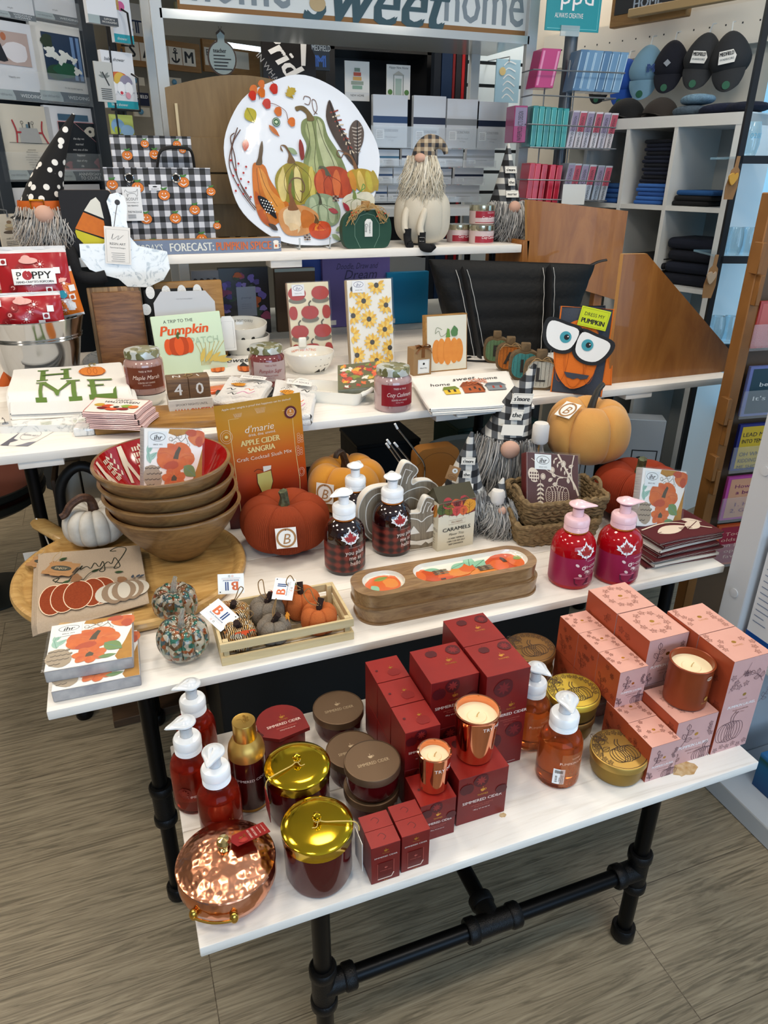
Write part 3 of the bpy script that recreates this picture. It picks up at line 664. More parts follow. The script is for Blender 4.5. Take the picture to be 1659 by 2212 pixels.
# ---- copper mug in its red sleeve
p=away(onz(600,1660,Z1),.05);t=T('boxed_mug_candle','copper mug candle in a round-topped dark red sleeve','candle',(p.x+.012,p.y-.01,Z1),.1)
m=M();m.lathe([(0,0),(.044,0),(.046,.003),(.046,.088)],COP,40);m.ob('mug',t)
m=M();m.tube(spl([(-.046,.0,.08),(-.066,-.003,.082),(-.074,-.004,.066),(-.066,-.003,.045),(-.046,0,.04)],5),.0035,COP,8);m.ob('handle',t)
m=M();pl=[(.052*cos(i*pi/14-.15),.052*sin(i*pi/14-.15))for i in range(18)]+[(-.05,-.03),(-.02,-.052),(.05,-.045)];m.slab(pl,.084,.0925,RED);d=D(m,fr_top(.0925));cup(d,.006,.012,.01,GOLDp);d.text('THYMES',.006,.002,.004,GOLDp);d.text('SIMMERED CIDER',.004,-.010,.0075,TXTp,wid=.075);d.text('AROMATIC CANDLE',.006,-.022,.0034,REDe);d.text('210 g 7.4 oz net wt',.006,-.029,.003,TXTp);m.ob('sleeve_top',t,'red card disc printed in white')
m=M();m.lathe([(.0505,.025),(.0515,.085)],RED,40);m.ob('sleeve',t)
KN=P('#b8935c',.6,var=(90,.7),h2='#d9c6a2')
for u,v,a,b in((1478,1661,.030,.017),(1086,1761,.007,.005)):
 p=onz(u,v,R1);m=M();pl=[(p.x+a*cos(i*pi/10)*(1+.12*sin(3*i)),p.y+b*sin(i*pi/10)*(1+.15*cos(2*i)))for i in range(20)];m.add([(x,y,R1+.0002)for x,y in pl],[tuple(range(20))],KN);m.ob('wood_knot',t1)

# ================= SECOND BENCH =================
step(S2)
OW=P('#f4f1ea',.6);OR1=P('#d96e26',.6,var=(40,.45),h2='#b5481c');OR2=P('#c95a24',.6,var=(40,.5),h2='#e08c42');OR3=P('#b84a22',.6);TEAL=P('#9cc3b2',.6);TEALd=P('#5f8f7c',.6);OCH=P('#b98324',.6,var=(60,.4),h2='#8f5f18');GRN=P('#6f8f55',.6);CONE=P('#a79780',.6);CONEd=P('#5f5346',.6);STEM=P('#4c4430',.6);LINE=P('#6f6656',.7);BLK=P('#1b1b1b',.6)
def ihr_art(d,w,lab=True):
 h=w/2;S=lambda x:x*w
 d.rect(-h,-h,h,h,OW)
 d.poly([(S(.28),h),(-S(.08),h),(-S(.1),S(.43)),(S(.05),S(.38)),(S(.2),S(.42))],OCH)
 d.poly([(h,S(.18)),(h,-h),(S(.33),-h),(S(.30),-S(.42)),(S(.42),-S(.1))],OCH)
 for a,b,L,r in((-.45,.1,.22,1.2),(-.44,.0,.2,.7),(-.40,-.05,.2,1.8),(-.40,.15,.24,1.5)):d.leaf(S(a),S(b),S(L),S(.09),r,TEAL,TEALd)
 d.ell(S(.40),S(.36),S(.15),S(.13),OR2,wob=.05);d.ell(S(.30),S(.44),S(.1),S(.06),OR3,wob=.06);d.ell(S(.44),S(.30),S(.07),S(.09),OR3,wob=.05)
 for pts in(((-.05,.3),(.05,.36),(.12,.3),(.2,.36),(.24,.28)),((.05,.36),(.0,.42)),((.12,.3),(.1,.24)),((.2,.36),(.2,.42))):d.cur([(S(x),S(y))for x,y in pts],S(.008),LINE,4)
 for x,y in((-.06,.34),(.02,.27),(.1,.38),(.24,.24)):d.ring(S(x),S(y),S(.03),S(.03),S(.006),LINE,12)
 d.ell(-S(.36),-S(.27),S(.15),S(.2),CONE,rot=.3,wob=.03)
 for i in range(14):
  x=-.46+(i%4)*.065+(i//4%2)*.03;y=-.12-(i//4)*.09;d.ell(S(x),S(y),S(.035),S(.02),CONEd,rot=.3,n=10);d.ell(S(x),S(y+.012),S(.032),S(.014),CONE,rot=.3,n=10)
 for x,y,a,b,r,c in((-.1,.12,.2,.14,.3,OR2),(.12,.13,.19,.15,-.3,OR1),(-.14,-.02,.16,.12,-.2,OR1),(.2,-.0,.17,.12,.3,OR2),(.02,-.05,.2,.13,0,OR1),(.02,.1,.13,.15,0,OR2),(-.05,-.09,.13,.07,.2,OR3)):d.ell(S(x),S(y),S(a),S(b),c,rot=r,wob=.03,seed=int(x*100))
 for pts in(((.02,.2),(.05,.05),(.03,-.08)),((.1,.02),(.22,.07),(.33,.05)),((-.02,.06),(-.15,.12),(-.26,.1)),((0,0),(-.1,-.07),(-.2,-.09))):d.cur([(S(x),S(y))for x,y in pts],S(.006),OR3,5)
 d.poly([(S(x),S(y))for x,y in((-.02,.02),(.07,.01),(.08,.08),(.12,.19),(.08,.22),(.02,.13))],STEM)
 for i in range(7):t=2*pi*i/7+.3;d.ell(S(.0+.11*cos(t)),S(-.30+.08*sin(t)),S(.1),S(.07),OR1 if i%2 else OR2,rot=t,wob=.03,seed=i)
 for i in range(7):t=2*pi*i/7;d.line([(0,-S(.3)),(S(.17*cos(t)),S(-.3+.12*sin(t)))],S(.005),OR3)
 d.poly([(S(x),S(y))for x,y in((-.05,-.34),(.04,-.34),(.05,-.29),(.0,-.24),(-.04,-.28))],STEM)
 d.leaf(S(.17),-S(.1),S(.28),S(.2),-.7,GRN,TEALd);d.leaf(S(.1),-S(.4),S(.22),S(.08),.1,GRN,TEALd)
 if lab:
  d.rect(-S(.44),S(.20),-S(.12),S(.46),P('#e6ebea',.5));d.ring(-S(.28),S(.37),S(.125),S(.065),S(.007),BLK);d.text('ihr',-S(.28),S(.365),S(.085),BLK,sh=.2,bold=.03);d.text('SINCE 1972',-S(.28),S(.25),S(.022),BLK,bold=.04)
WRAP=P('#ffffff',.04,trans=.0,alpha=.05,coat=1,spec=1)
LAY=P('#b9b5b2',.6,stretch=(20,20,900),var=(1,.8),h2='#7d7a80')
def napkins(name,label,O,X,Z,w,th,art,g,side=LAY,flat=True,cat='napkins'):
 """pack of folded paper napkins; printed face is the local -y face; O = lower left corner of that face"""
 t=TF(name,label,cat,O,X,Z,g)
 m=M();m.box(0,w,0,th,0,w,side,.003);m.ob('napkin_stack',t)
 m=M();d=D(m,lambda a,b,l:(w/2+a,-.0004-l,w/2+b));m.add([(0.001,-.0003,.001),(w-.001,-.0003,.001),(w-.001,-.0003,w-.001),(.001,-.0003,w-.001)],[(0,1,2,3)],OW);art(d,w*.985);m.ob('printed_face',t)
 m=M();rr=random.Random(3)
 m.surf(lambda a,b:(-.004+a*(w+.008),-.0035-.0015*sin(9*a*pi+3*b)*sin(7*b*pi)*.7,-.004+b*(w+.008)),16,16,WRAP);m.ob('clear_wrap',t)
 return t
W_=.172
def lying(name,label,A,B,C,z,th,w,art,g):
 a=onz(*A,z);b=onz(*B,z);X=Vector((b.x-a.x,b.y-a.y,0)).normalized();Zd=Vector((-X.y,X.x,0))
 return napkins(name,label,a,X,Zd,w,th,art,g)
lying('napkin_pack','lower pack of pumpkin napkins lying at the front left bench corner',(110,1496),(299,1459),None,Z2+.028,.027,.173,ihr_art,'lying packs of pumpkin napkins')
lying('napkin_pack','upper pack of pumpkin napkins, top of the two at the front left corner',(94,1453),(284,1420),None,Z2+.0575,.028,.173,ihr_art,'lying packs of pumpkin napkins')
# ---- round serving tray
TRY=wood('pale_acacia',[(0,'#8f6a38'),(.4,'#b48a4e'),(.6,'#c9a264'),(1,'#dcbc84')],sc=(4,26,26),rough=.35,bump=.12,dist=3,coat=.2)
t=T('round_tray','large round pale wooden tray with raised rim and handle','tray',(-.040,1.80,Z2),0)
m=M();R=.300;m.lathe([(0,0),(R*.93,0),(R*.985,.006),(R,.016),(R*.99,.026),(R*.965,.030),(R*.93,.028),(R*.90,.018),(R*.88,.016),(0,.016)],TRY,96);m.ob('tray_body',t)
m=M();a=onz(135,1160,Z2+.02);b=onz(80,1128,Z2+.05);a-=Vector((-.04,1.80,Z2));b-=Vector((-.04,1.80,Z2));dr=(b-a).normalized();m.tube([a-dr*.12,a-dr*.05,a,(a+b)/2,b-dr*.01,b+dr*.008],[.012,.026,.027,.027,.027,.018],TRY,16,flat=.5);m.ob('handle',t)
m=M();m.tube(spl([(b.x,b.y,b.z+.012),(b.x+.012,b.y-.02,b.z-.01),(b.x+.02,b.y-.03,b.z-.05),(b.x+.022,b.y-.035,b.z-.06)],5),.0022,P('#ece6da',.9),6);m.ob('hanging_cord',t)
X=Matrix.Translation((b.x-.045,b.y-.06,b.z-.115));m=M();m.X=X@Matrix.Rotation(.15,4,'X');m.box(0,.085,0,.001,0,.055,P('#eeece8',.6));d=D(m,fr_front(0));d.text('M',.03,.034,.018,P('#a8853c',.5));d.line([(.015,.018),(.06,.018)],.0008,BLK);d.text('MADE WITH CARE',.04,.010,.004,BLK);m.ob('tag',t,'white paper tag with a gold letter')
# ---- nested bowls
BW=wood('bowl_mango_wood',[(0,'#4f3820'),(.4,'#6f5232'),(.56,'#86663e'),(1,'#9f7f55')],sc=(9,9,34),rough=.34,bump=.12,dist=2.4,coat=.25)
REDL=P('#a30d0c',.12,coat=.6);CRM=P('#e6d9c2',.3,coat=.4)
def bowl(label,z,dx,dy,tilt=0,fancy=False):
 t=T('wooden_bowl',label,'bowl',(.086+dx,1.858+dy,z),0,'nested wooden bowls',rx=tilt)
 H=.150;R=.178;b=.066;pr=[]
 for i in range(13):
  q=i/12;r=b+(R-b)*(sin(q*pi/2)**.9*.42+.58*q);pr.append((r,.004+H*q))
 m=M();m.lathe([(0,0),(b*.9,0)]+pr+[(R-.002,H+.008),(R-.009,H+.008)],BW,72)
 m.ob('bowl_body',t);q=M();q.lathe([(R-.009,H+.008)]+[(r-.0095,zz+.004)for r,zz in pr[::-1][1:]]+[(0,.01)],REDL,72)
 if fancy:
  def f(a,bb,l):
   th=a;q_=max(0,min(1,1-bb));i=q_*12;i0=min(int(i),11);u=i-i0;r=pr[i0][0]*(1-u)+pr[i0+1][0]*u-.0095-l;zz=pr[i0][1]*(1-u)+pr[i0+1][1]*u+.004
   return(r*cos(th),r*sin(th),zz)
  d=D(q,f,.0002)
  for th0 in[2*pi*i/9+.15 for i in range(9)]:
   if-.9<((th0+pi)%(2*pi))-pi<1.1:continue
   d.poly([(th0-.05,.02),(th0+.04,.02),(th0+.10,.3),(th0+.2,.6),(th0+.12,.62),(th0+.02,.35),(th0-.06,.65),(th0-.14,.62),(th0-.04,.3)],CRM)
   for k in range(4):
    for s in(-1,1):d.poly([(th0+.28+s*.01,.12+.1*k),(th0+.28+s*.07,.06+.1*k),(th0+.28+s*.085,.09+.1*k),(th0+.28+s*.04,.15+.1*k)],CRM)
   for k in range(12):d.rect(th0-.34+.05*(k%3),.1+.1*(k//3),th0-.31+.05*(k%3),.17+.1*(k//3),CRM)
 q.ob('lacquered_inside',t,'shiny red lacquer inside')
 return t
bowl('lowest wooden bowl of the nested stack, resting on the round tray',Z2+.0165,.006,-.004)
bowl('second wooden bowl from the bottom of the nested stack',Z2+.0545,.001,0)
bowl('third wooden bowl from the bottom of the nested stack',Z2+.0925,-.004,.004)
bowl('topmost wooden bowl with red and cream patterned inside',Z2+.1400,-.012,.002,.03,True)
a=ony(303,1015,1.80);b=ony(447,1012,1.86)
napkins('napkin_pack','pack of pumpkin napkins standing in the topmost wooden bowl',a-Vector((0,0,.062)),b-a,(.02,.22,1),.165,.026,ihr_art,'standing packs of pumpkin napkins')
# ---- linen towel on the tray
LIN=P('#b5a28c',.95,bump=(900,.35),var=(300,.25),h2='#9a8871')
def quad_at(z,*uv):return[onz(u,v,z)for u,v in uv]
c=quad_at(Z2+.040,(78,1196),(296,1177),(314,1292),(72,1352));O=sum(c,Vector())/4
t=T('tea_towel','folded linen tea towel embroidered with enjoy and two pumpkins, on the round tray','towel',(O.x,O.y,Z2))
cl=[p-Vector((O.x,O.y,Z2))for p in c]
def bil(a,b,dz=0):p=(cl[3]*(1-a)+cl[2]*a)*(1-b)+(cl[0]*(1-a)+cl[1]*a)*b;return p.x,p.y
for k in range(4):
 m=M();off=(k-1.5)*.0035;z0=.0305+.0034*k
 def f(a,b):
  x,y=bil(a,b);dr=max(0,.05-b)*.4*(1-.4*a)
  return(x+off*1.2,y-off,z0-dr+.0008*sin(9*a+7*b))
 m.surf(f,24,24,LIN);m.surf(lambda a,b:tuple(Vector(f(a,b))-Vector((0,0,.0026))),24,24,LIN)
 for e in range(4):
  def g(a,b,e=e):
   q=((a,0),(1,a),(1-a,1),(0,1-a))[e];p=Vector(f(*q));s_=sin(pi*b)*.0016;c_=Vector((cl[0]+cl[1]+cl[2]+cl[3]))/4;o_=(p-Vector((c_.x,c_.y,p.z))).normalized()
   return tuple(p-Vector((0,0,.0026*b))+o_*s_)
  m.surf(g,24,4,LIN)
 if k==3:
  def ff(a,b,l):p=Vector(f(a,b));return(p.x,p.y,p.z+.0006+l*2.2)
  d=D(m,ff,sub=.08,gr=5e-5)
  PO=P('#b04a1c',.95,bump=(1500,.8),var=(200,.5),h2='#8a3310');PC=P('#ece3d2',.95,bump=(1500,.8));PT_=P('#a98f75',.95,bump=(1500,.8));PS=P('#b07f57',.95,bump=(1500,.9));TH1=P('#23291a',.9);TH2=P('#e8cdae',.9)
  d.cur([(.16,.52),(.2,.58),(.14,.56),(.26,.5),(.38,.66),(.42,.72),(.4,.66),(.46,.7),(.5,.66),(.54,.75),(.58,.67),(.62,.76),(.63,.6),(.58,.6),(.66,.74),(.7,.7),(.74,.8),(.78,.64),(.72,.62),(.82,.82),(.86,.95),(.78,.99),(.70,.93),(.76,.92)],.009,TH1,5)
  for x,y,r in((.22,.49,.3),(.5,.59,.4),(.72,.53,-.1),(.2,.84,.4)):d.leaf(x,y,.09,.035,r,P('#2f4a24',.9),TH1)
  d.cur([(.42,.47),(.5,.58),(.62,.63),(.76,.61)],.008,TH1,4)
  for cx,rx_,mt in((.14,.17,PO),(.58,.2,PO),(.24,.17,PO),(.5,.17,PO),(.37,.19,PO)):d.ell(cx,.27,rx_*.72,.205,TH2,n=24);d.ell(cx,.27,rx_*.72-.008,.195,mt,n=24)
  for cx,rx_,mt in((.64,.12,PC),(.92,.11,PC),(.70,.12,PT_),(.87,.11,PT_),(.72,.08,PC),(.86,.07,PC),(.79,.115,PT_),(.79,.06,PC)):d.ell(cx,.19,rx_,.155 if mt==PT_ else .13,mt,n=20)
  for r in(.05,.035):d.ell(.36,.51,r,r*1.2,PS,wob=.12,seed=int(r*1e3));d.ell(.78,.37,r*.9,r,PS,wob=.12,seed=int(r*900))
  for x in(.88,.92,.95):d.leaf(x,.36,.06,.03,1.3-(x-.88)*12,P('#39424e',.9))
 m.ob('towel_fold',t,None if k<3 else 'embroidered top layer')
KR=P('#a57a4e',.8,bump=(300,.1))
def label_tag(name,lab,O,X,Z,w,h,parent=None):
 t=TF(name,lab,'tag',O,X,Z);m=M();pl=[]
 for x,y in((0,.25),(.06,.3),(.06,.7),(0,.75),(.04,.95),(.3,.93),(.36,1),(.64,1),(.7,.93),(.96,.95),(1,.75),(.94,.7),(.94,.3),(1,.25),(.96,.05),(.7,.07),(.64,0),(.36,0),(.3,.07),(.04,.05)):pl.append((x*w,y*h))
 m.prism(pl,0,.0008,KR);d=D(m,fr_front(0));d.ell(w*.5,h*.52,w*.33,h*.18,P('#3d3f36',.7));d.text('ENJOY',w*.5,h*.52,h*.13,P('#cbb892',.7));d.line([(w*.2,h*.2),(w*.8,h*.2)],.0004,P('#5b4022',.7));m.ob('card',t)
 m=M();m.tube(spl([(w*.1,0,h*.8),(w*.0,-.004,h*1.1),(w*.1,-.008,h*1.5),(w*.2,-.004,h*1.2),(w*.12,0,h*.85)],5),.0009,P('#b59a70',.9),5);m.ob('string',t);return t
a=onz(84,1240,Z2+.048);b=onz(143,1246,Z2+.048);label_tag('paper_tag','scalloped brown paper tag lying on the linen towel',a,b-a,(.1,1,.1),.086,.062)
a=onz(50,1222,Z2+.036);b=onz(75,1225,Z2+.036);label_tag('paper_tag','scalloped brown paper tag half under the linen towel at the tray edge',a,b-a,(.25,1,.06),.08,.055)
# ---- pumpkins
def pumpkin(name,label,x,y,z,R,H,ribs,mat,depth=.13,rz=0,ridge=None,dim=.22,flat=.85,g=None,wob=0,hi=False,cat='pumpkin'):
 t=T(name,label,cat,(x,y,z),rz,g);rr=random.Random(int(x*1000));ph=[rr.uniform(-1,1)*wob for _ in range(ribs+1)]
 nu=ribs*(16 if not ridge else 14)
 if ridge:nu=ridge*4
 def f(a,b):
  th=2*pi*a;fi=-pi/2+pi*b;c=cos(fi)**.72 if cos(fi)>0 else 0;s=sin(fi)
  k=(a*ribs)%1;lobe=sp(pi*k)**.45;seg=int(a*ribs)%ribs
  d_=depth*(1-.15*abs(s));r=R*c*(1-d_+d_*lobe)*(1+ph[seg]*.5*sin(pi*k))
  if ridge:r+=.0017*cos(th*ridge)*c
  zz=H/2*(1+(abs(s)**flat)*(1 if s>0 else-1));q=r/R
  zz-=dim*H*exp(-(q/.36)**2)*(1 if s>0 else 0)
  if s>0:zz+=.05*H*(lobe-.6)*(1-abs(q-.6)*1.2)
  zz+=.05*H*exp(-(q/.3)**2)*(0 if s>0 else 1)
  return(r*cos(th),r*sin(th),max(zz,0))
 m=M();m.surf(f,nu,36,mat,cu=True);m.ob('pumpkin_body',t)
 return t
def stem(t,pts,rs,mat,n=10,rib=True):
 m=M();P_=spl(pts,5);k=len(P_);R_=[]
 for i in range(k):
  q=i/(k-1)*(len(rs)-1);j=min(int(q),len(rs)-2);R_.append(rs[j]*(1-(q-j))+rs[j+1]*(q-j))
 m.tube(P_,R_,mat,14);o=len(m.v)-14*k
 if rib:
  for i in range(k):
   c=P_[i]
   for j in range(14):
    if j%2:
     v=m.v[o+i*14+j];m.v[o+i*14+j]=tuple(c[z]+(v[z]-c[z])*.78 for z in range(3))
 return m.ob('stem',t)
STG=P('#3d3f2c',.7,bump=(150,.6),var=(60,.7),h2='#6f7a58');STB=P('#2b1d12',.6,bump=(150,.6),var=(50,.5),h2='#4c3826')
VOR=P('#8d3611',.95,sheen=.0,bump=(700,.2));VYE=P('#c9861f',.9,sheen=.3,bump=(500,.3),var=(10,.25),h2='#d99a3c');VTA=P('#d29a50',.9,sheen=.25,bump=(500,.3),var=(10,.3),h2='#c27a30')
p=away(onz(622,1222,Z2),.125);po=pumpkin('fabric_pumpkin','burnt orange corduroy pumpkin with round B tag, beside the wooden bowls',p.x,p.y,Z2,.128,.155,7,VOR,.11,.5,ridge=150,dim=.2)
stem(po,[(0,0,.105),(0,0,.125),(.002,0,.15),(-.003,0,.172)],[.034,.018,.0125,.0135],STG)
def btag(t,O,X,Z,s=.056):
 m=M();X=Vector(X).normalized();Z=Vector(Z);Z=(Z-X*Z.dot(X)).normalized();Y=Z.cross(X)
 m.X=Matrix.Translation(O)@Matrix((X,Y,Z)).transposed().to_4x4()
 m.box(-s/2,s/2,0,.0012,-s/2,s/2,P('#efede8',.7));d=D(m,fr_front(0),.0003);d.ring(0,0,s*.43,s*.43,s*.1,KR);d.text('B',0,-.002,s*.5,KR,sh=.25);d.ell(0,s*.40,s*.035,s*.035,P('#6b4423',.7));m.ob('letter_tag',t,'white square tag with tan ring and letter')
def btag2(t,R,z,a,k,s=.056):
 al=a-t.rotation_euler[2];o=(sin(al),-cos(al));btag(t,(R*o[0],R*o[1],z),(cos(al),sin(al),.04),(-k*o[0],-k*o[1],1),s)
btag2(po,.136,.092,-.21,.25)
p=away(onz(752,1128,Z2),.118);py_=pumpkin('fabric_pumpkin','golden yellow velvet pumpkin with B tag, behind the plaid soap bottles',p.x-.008,p.y-.01,Z2,.128,.172,7,VYE,.17,.2,dim=.22)
stem(py_,[(0,0,.11),(0,0,.135),(-.004,-.002,.165),(-.018,-.006,.198),(-.036,-.01,.196),(-.042,-.012,.184)],[.035,.017,.012,.010,.0095,.0085],STB)
btag2(py_,.136,.105,-.80,.2,.06)
p=ony(1258,993,1.835);zt=p.z;pt=pumpkin('fabric_pumpkin','tan velvet pumpkin with long curved dark stem, raised by the third bench edge',p.x+.005,1.835,zt,.137,.205,6,VTA,.12,.5,dim=.2)
stem(pt,[(0,0,.13),(.0,0,.16),(.012,0,.195),(.035,0,.225),(.068,.0,.240)],[.032,.015,.012,.010,.0095],P('#26241f',.5,bump=(120,.5)))
btag2(pt,.105,.188,-1.35,1.5,.062)
t=T('wire_riser','small black wire riser under the tan pumpkin','stand',(p.x+.005,1.835,Z2));hz=zt-Z2+.006
m=M();WI=P('#1c1c1c',.4,.6);m.tube([(.06*cos(i*pi/12),.06*sin(i*pi/12),hz)for i in range(24)],.0022,WI,6,closed=True);m.ob('top_ring',t)
for sx in(-1,1):
 for sy in(-1,1):m=M();m.tube([(sx*.05,sy*.05,0),(sx*.043,sy*.043,hz)],.0022,WI,6);m.ob('leg',t)
p=away(onz(1345,1150,Z2),.14);pr_=pumpkin('fabric_pumpkin','rust corduroy pumpkin behind the standing napkin pack on the right',p.x+.03,p.y,Z2,.138,.165,7,P('#8f3112',.95,bump=(700,.2)),.11,.9,ridge=150,dim=.2)
stem(pr_,[(0,0,.11),(0,0,.135),(.003,0,.162),(-.004,0,.186)],[.036,.019,.0135,.014],STG)
btag2(pr_,.118,.158,-.55,1.0,.05)
WHP=P('#cfc9bd',.5,bump=(60,.25),var=(45,.3),h2='#a89c8a');p=onz(208,1160,Z2+.018)
pw=pumpkin('white_pumpkin','speckled white pumpkin with curled brown stem, on the round tray',-.125,2.000,Z2+.0165,.088,.118,12,WHP,.12,0,dim=.2)
stem(pw,[(.004,-.01,.085),(.004,-.01,.105),(.0,-.012,.135),(-.022,-.022,.148),(-.05,-.03,.135),(-.068,-.035,.112),(-.082,-.038,.106)],[.026,.015,.012,.012,.011,.010,.009],P('#3b2216',.6,bump=(140,.7),var=(60,.6),h2='#6b4a35'))
# ---- speckled glass pumpkins
def glassmat():
 m=bpy.data.materials.new('speckled_glass');m.use_nodes=True;nt=m.node_tree;b=nt.nodes['Principled BSDF']
 tc=nt.nodes.new('ShaderNodeTexCoord');v=nt.nodes.new('ShaderNodeTexVoronoi');v.inputs['Scale'].default_value=120;v.inputs['Randomness'].default_value=1;nt.links.new(tc.outputs['Object'],v.inputs['Vector'])
 sp=nt.nodes.new('ShaderNodeSeparateColor');nt.links.new(v.outputs['Color'],sp.inputs[0])
 r=nt.nodes.new('ShaderNodeValToRGB');r.color_ramp.interpolation='CONSTANT';e=r.color_ramp.elements
 st=[(0,'#7a5a3a'),(.2,'#c9c2ae'),(.45,'#2f7a6c'),(.6,'#a8542a'),(.7,'#d8d0bc'),(.85,'#4f6e78'),(.93,'#5a4632')]
 while len(e)<len(st):e.new(.5)
 for i,(q,c)in enumerate(st):e[i].position=q;e[i].color=lin(c)
 nt.links.new(sp.outputs[0],r.inputs[0]);nt.links.new(r.outputs[0],b.inputs['Base Color'])
 b.inputs['Transmission Weight'].default_value=.55;b.inputs['Roughness'].default_value=.04;b.inputs['Coat Weight'].default_value=1;b.inputs['IOR'].default_value=1.25;return m
GLM=glassmat();CLR=P('#dfe3dc',.05,trans=.8,coat=1,ior=1.3)
for lb,u,v,R in(('front speckled glass pumpkin near the bench edge',404,1441,.0575),('rear speckled glass pumpkin standing against the round tray',386,1355,.054)):
 p=away(onz(u,v,Z2),R*.8);g_=pumpkin('glass_pumpkin',lb,p.x,p.y,Z2,R,R*1.62,11,GLM,.13,0,dim=.2,g='speckled glass pumpkins')
 stem(g_,[(0,0,R*1.25),(0,0,R*1.5),(.003,0,R*1.8),(.008,0,R*2.1)],[.012,.007,.0055,.005],CLR)
 # ---- crate of mini pumpkins
PINE=wood('raw_pine',[(0,'#b39a6b'),(.5,'#cdb88b'),(1,'#ddcda6')],sc=(5,60,60),rough=.6,bump=.1,dist=1)
a=onz(480,1440,Z2);b=onz(765,1381,Z2);X=(b-a);L=X.length;X.normalize();Wd=.175;Hh=.058
t=TF('wooden_crate','small raw pine crate filled with mini fabric pumpkins','crate',a,X,(0,0,1))
def slat(x0,x1,y0,y1,z0,z1,n='slat'):m=M();m.box(x0,x1,y0,y1,z0,z1,PINE,.0008,1);m.ob(n,t)
for z0 in(0,.036):
 for y0 in(0,Wd-.007):slat(0,L,y0,y0+.007,z0,z0+.021)
 for x0 in(0,L-.007):slat(x0,x0+.007,.0072,Wd-.0072,z0,z0+.021)
for x in(.0075,L-.0195):
 for y in(.0075,Wd-.0195):slat(x,x+.012,y,y+.012,.002,Hh,'corner_post')
for i in range(5):slat(.0075,L-.0075,.009+i*.033,.034+i*.033,.0,.004,'floor_slat')
def batik():
 m=bpy.data.materials.new('batik_cloth');m.use_nodes=True;nt=m.node_tree;b=nt.nodes['Principled BSDF'];b.inputs['Roughness'].default_value=.9
 tc=nt.nodes.new('ShaderNodeTexCoord');n=nt.nodes.new('ShaderNodeTexNoise');n.inputs['Scale'].default_value=38;w_=nt.nodes.new('ShaderNodeTexWave');w_.inputs['Scale'].default_value=75;w_.inputs['Distortion'].default_value=7
 nt.links.new(tc.outputs['Object'],n.inputs['Vector']);nt.links.new(tc.outputs['Object'],w_.inputs['Vector'])
 c=ramp(nt,n.outputs[0],[(.4,'#a8651c'),(.48,'#d9c39a'),(.56,'#c48a2a'),(.62,'#e0d3b8')]);k=ramp(nt,w_.outputs[1],[(.52,'#000000'),(.6,'#ffffff')])
 mx=nt.nodes.new('ShaderNodeMix');mx.data_type='RGBA';mx.inputs[7].default_value=lin('#2a1a10');nt.links.new(k,mx.inputs[0]);nt.links.new(c,mx.inputs[6]);nt.links.new(mx.outputs[2],b.inputs['Base Color']);return m
BAT=batik();BUR=P('#8d8172',.95,bump=(500,.9),var=(350,.5),h2='#5f564a');FOR=P('#c2662e',.95,bump=(700,.6),var=(400,.3),h2='#9e4d1f')
base=Vector(a);N_=Vector((-X.y,X.x,0))
mini=[(.050,.052,BAT,'batik','front left in the pine crate, red leaf on top'),(.048,.128,BAT,'batik','at the rear left of the pine crate'),(.128,.048,BUR,'grey','front middle of the crate with ochre leaf'),(.128,.126,BUR,'grey','rear middle of the pine crate'),(.236,.054,FOR,'orange','front right in the pine crate'),(.212,.128,FOR,'orange','rear right in the pine crate')]
for i,(mx_,my_,mm,nm_,wh)in enumerate(mini):
 p=base+X*mx_+N_*my_;R=.040+.003*(i%2)+(.004 if mm is FOR else 0)
 q=pumpkin('mini_pumpkin','%s cloth mini pumpkin %s'%(nm_,wh),p.x,p.y,Z2+.0045,R,R*1.62,6,mm,.14,i*.7,dim=.18,g='mini cloth pumpkins in the crate')
 st_=stem(q,[(0,0,R*1.2),(-.002,-.004,R*1.55),(-.006,-.012,R*1.9)],[.009,.007,.008],P('#2a1812',.9,bump=(600,.5)))
 m=M();lm=[P('#b5421a',.9),None,P('#b9781d',.9),P('#8c3a1c',.9),None,P('#4f8a2c',.9)][i]
 if lm:
  d=D(m,lambda a_,b_,l:(a_+.008,-.022-b_*.3-.01,R*1.58-abs(b_)*.45-abs(a_)*.2+l+.004));d.maple(0,0,.026,lm,.5*i);m.ob('leaf',q)
 m=M();m.tube(spl([(0,0,R*1.6),(.02,.0,R*1.75),(.034,-.008,R*2.2),(.02,-.01,R*2.5),(.008,-.004,R*1.9),(-.005,0,R*1.6)],5),.0013,P('#8d6f47',.95),5);m.ob('twine',q)
BIb=P('#1d3f7a',.6);BIo=P('#d0683a',.6)
def bitag(label,c3,X_,Z_,w=.062,h=.048):
 t=TF('price_tag',label,'tag',c3,X_,Z_,'white letter tags on the crate pumpkins');m=M();m.box(-w/2,w/2,0,.0009,-h/2,h/2,P('#eef0ee',.6));d=D(m,fr_front(0))
 d.text('B',-w*.14,h*.12,h*.44,BIo,bold=.06);d.text('I',w*.16,h*.12,h*.44,BIb,bold=.12);d.text('Bovine International',0,-h*.16,h*.08,BIb,wid=w*.6);d.line([(-w*.36,-h*.24),(w*.36,-h*.24)],.0003,BIo);d.line([(-w*.36,-h*.29),(w*.36,-h*.29)],.0003,BIb);d.ring(-w*.06,-h*.38,.002,.002,.0007,BIo,10);d.ring(w*.06,-h*.38,.002,.002,.0007,BLK,10);d.ell(w*.42,h*.4,.0016,.0016,BLK,n=8);m.ob('card',t)
p=onz(500,1262,Z2+.085);bitag('white letter tag standing above the rear batik pumpkin',p,(-1,.15,-.1),(-.1,-.35,-1))if 0 else None
bitag('white letter tag above the rear batik pumpkin, text upside down',onz(499,1261,Z2+.088),(-1,.05,.12),(-.05,-.6,-.9))
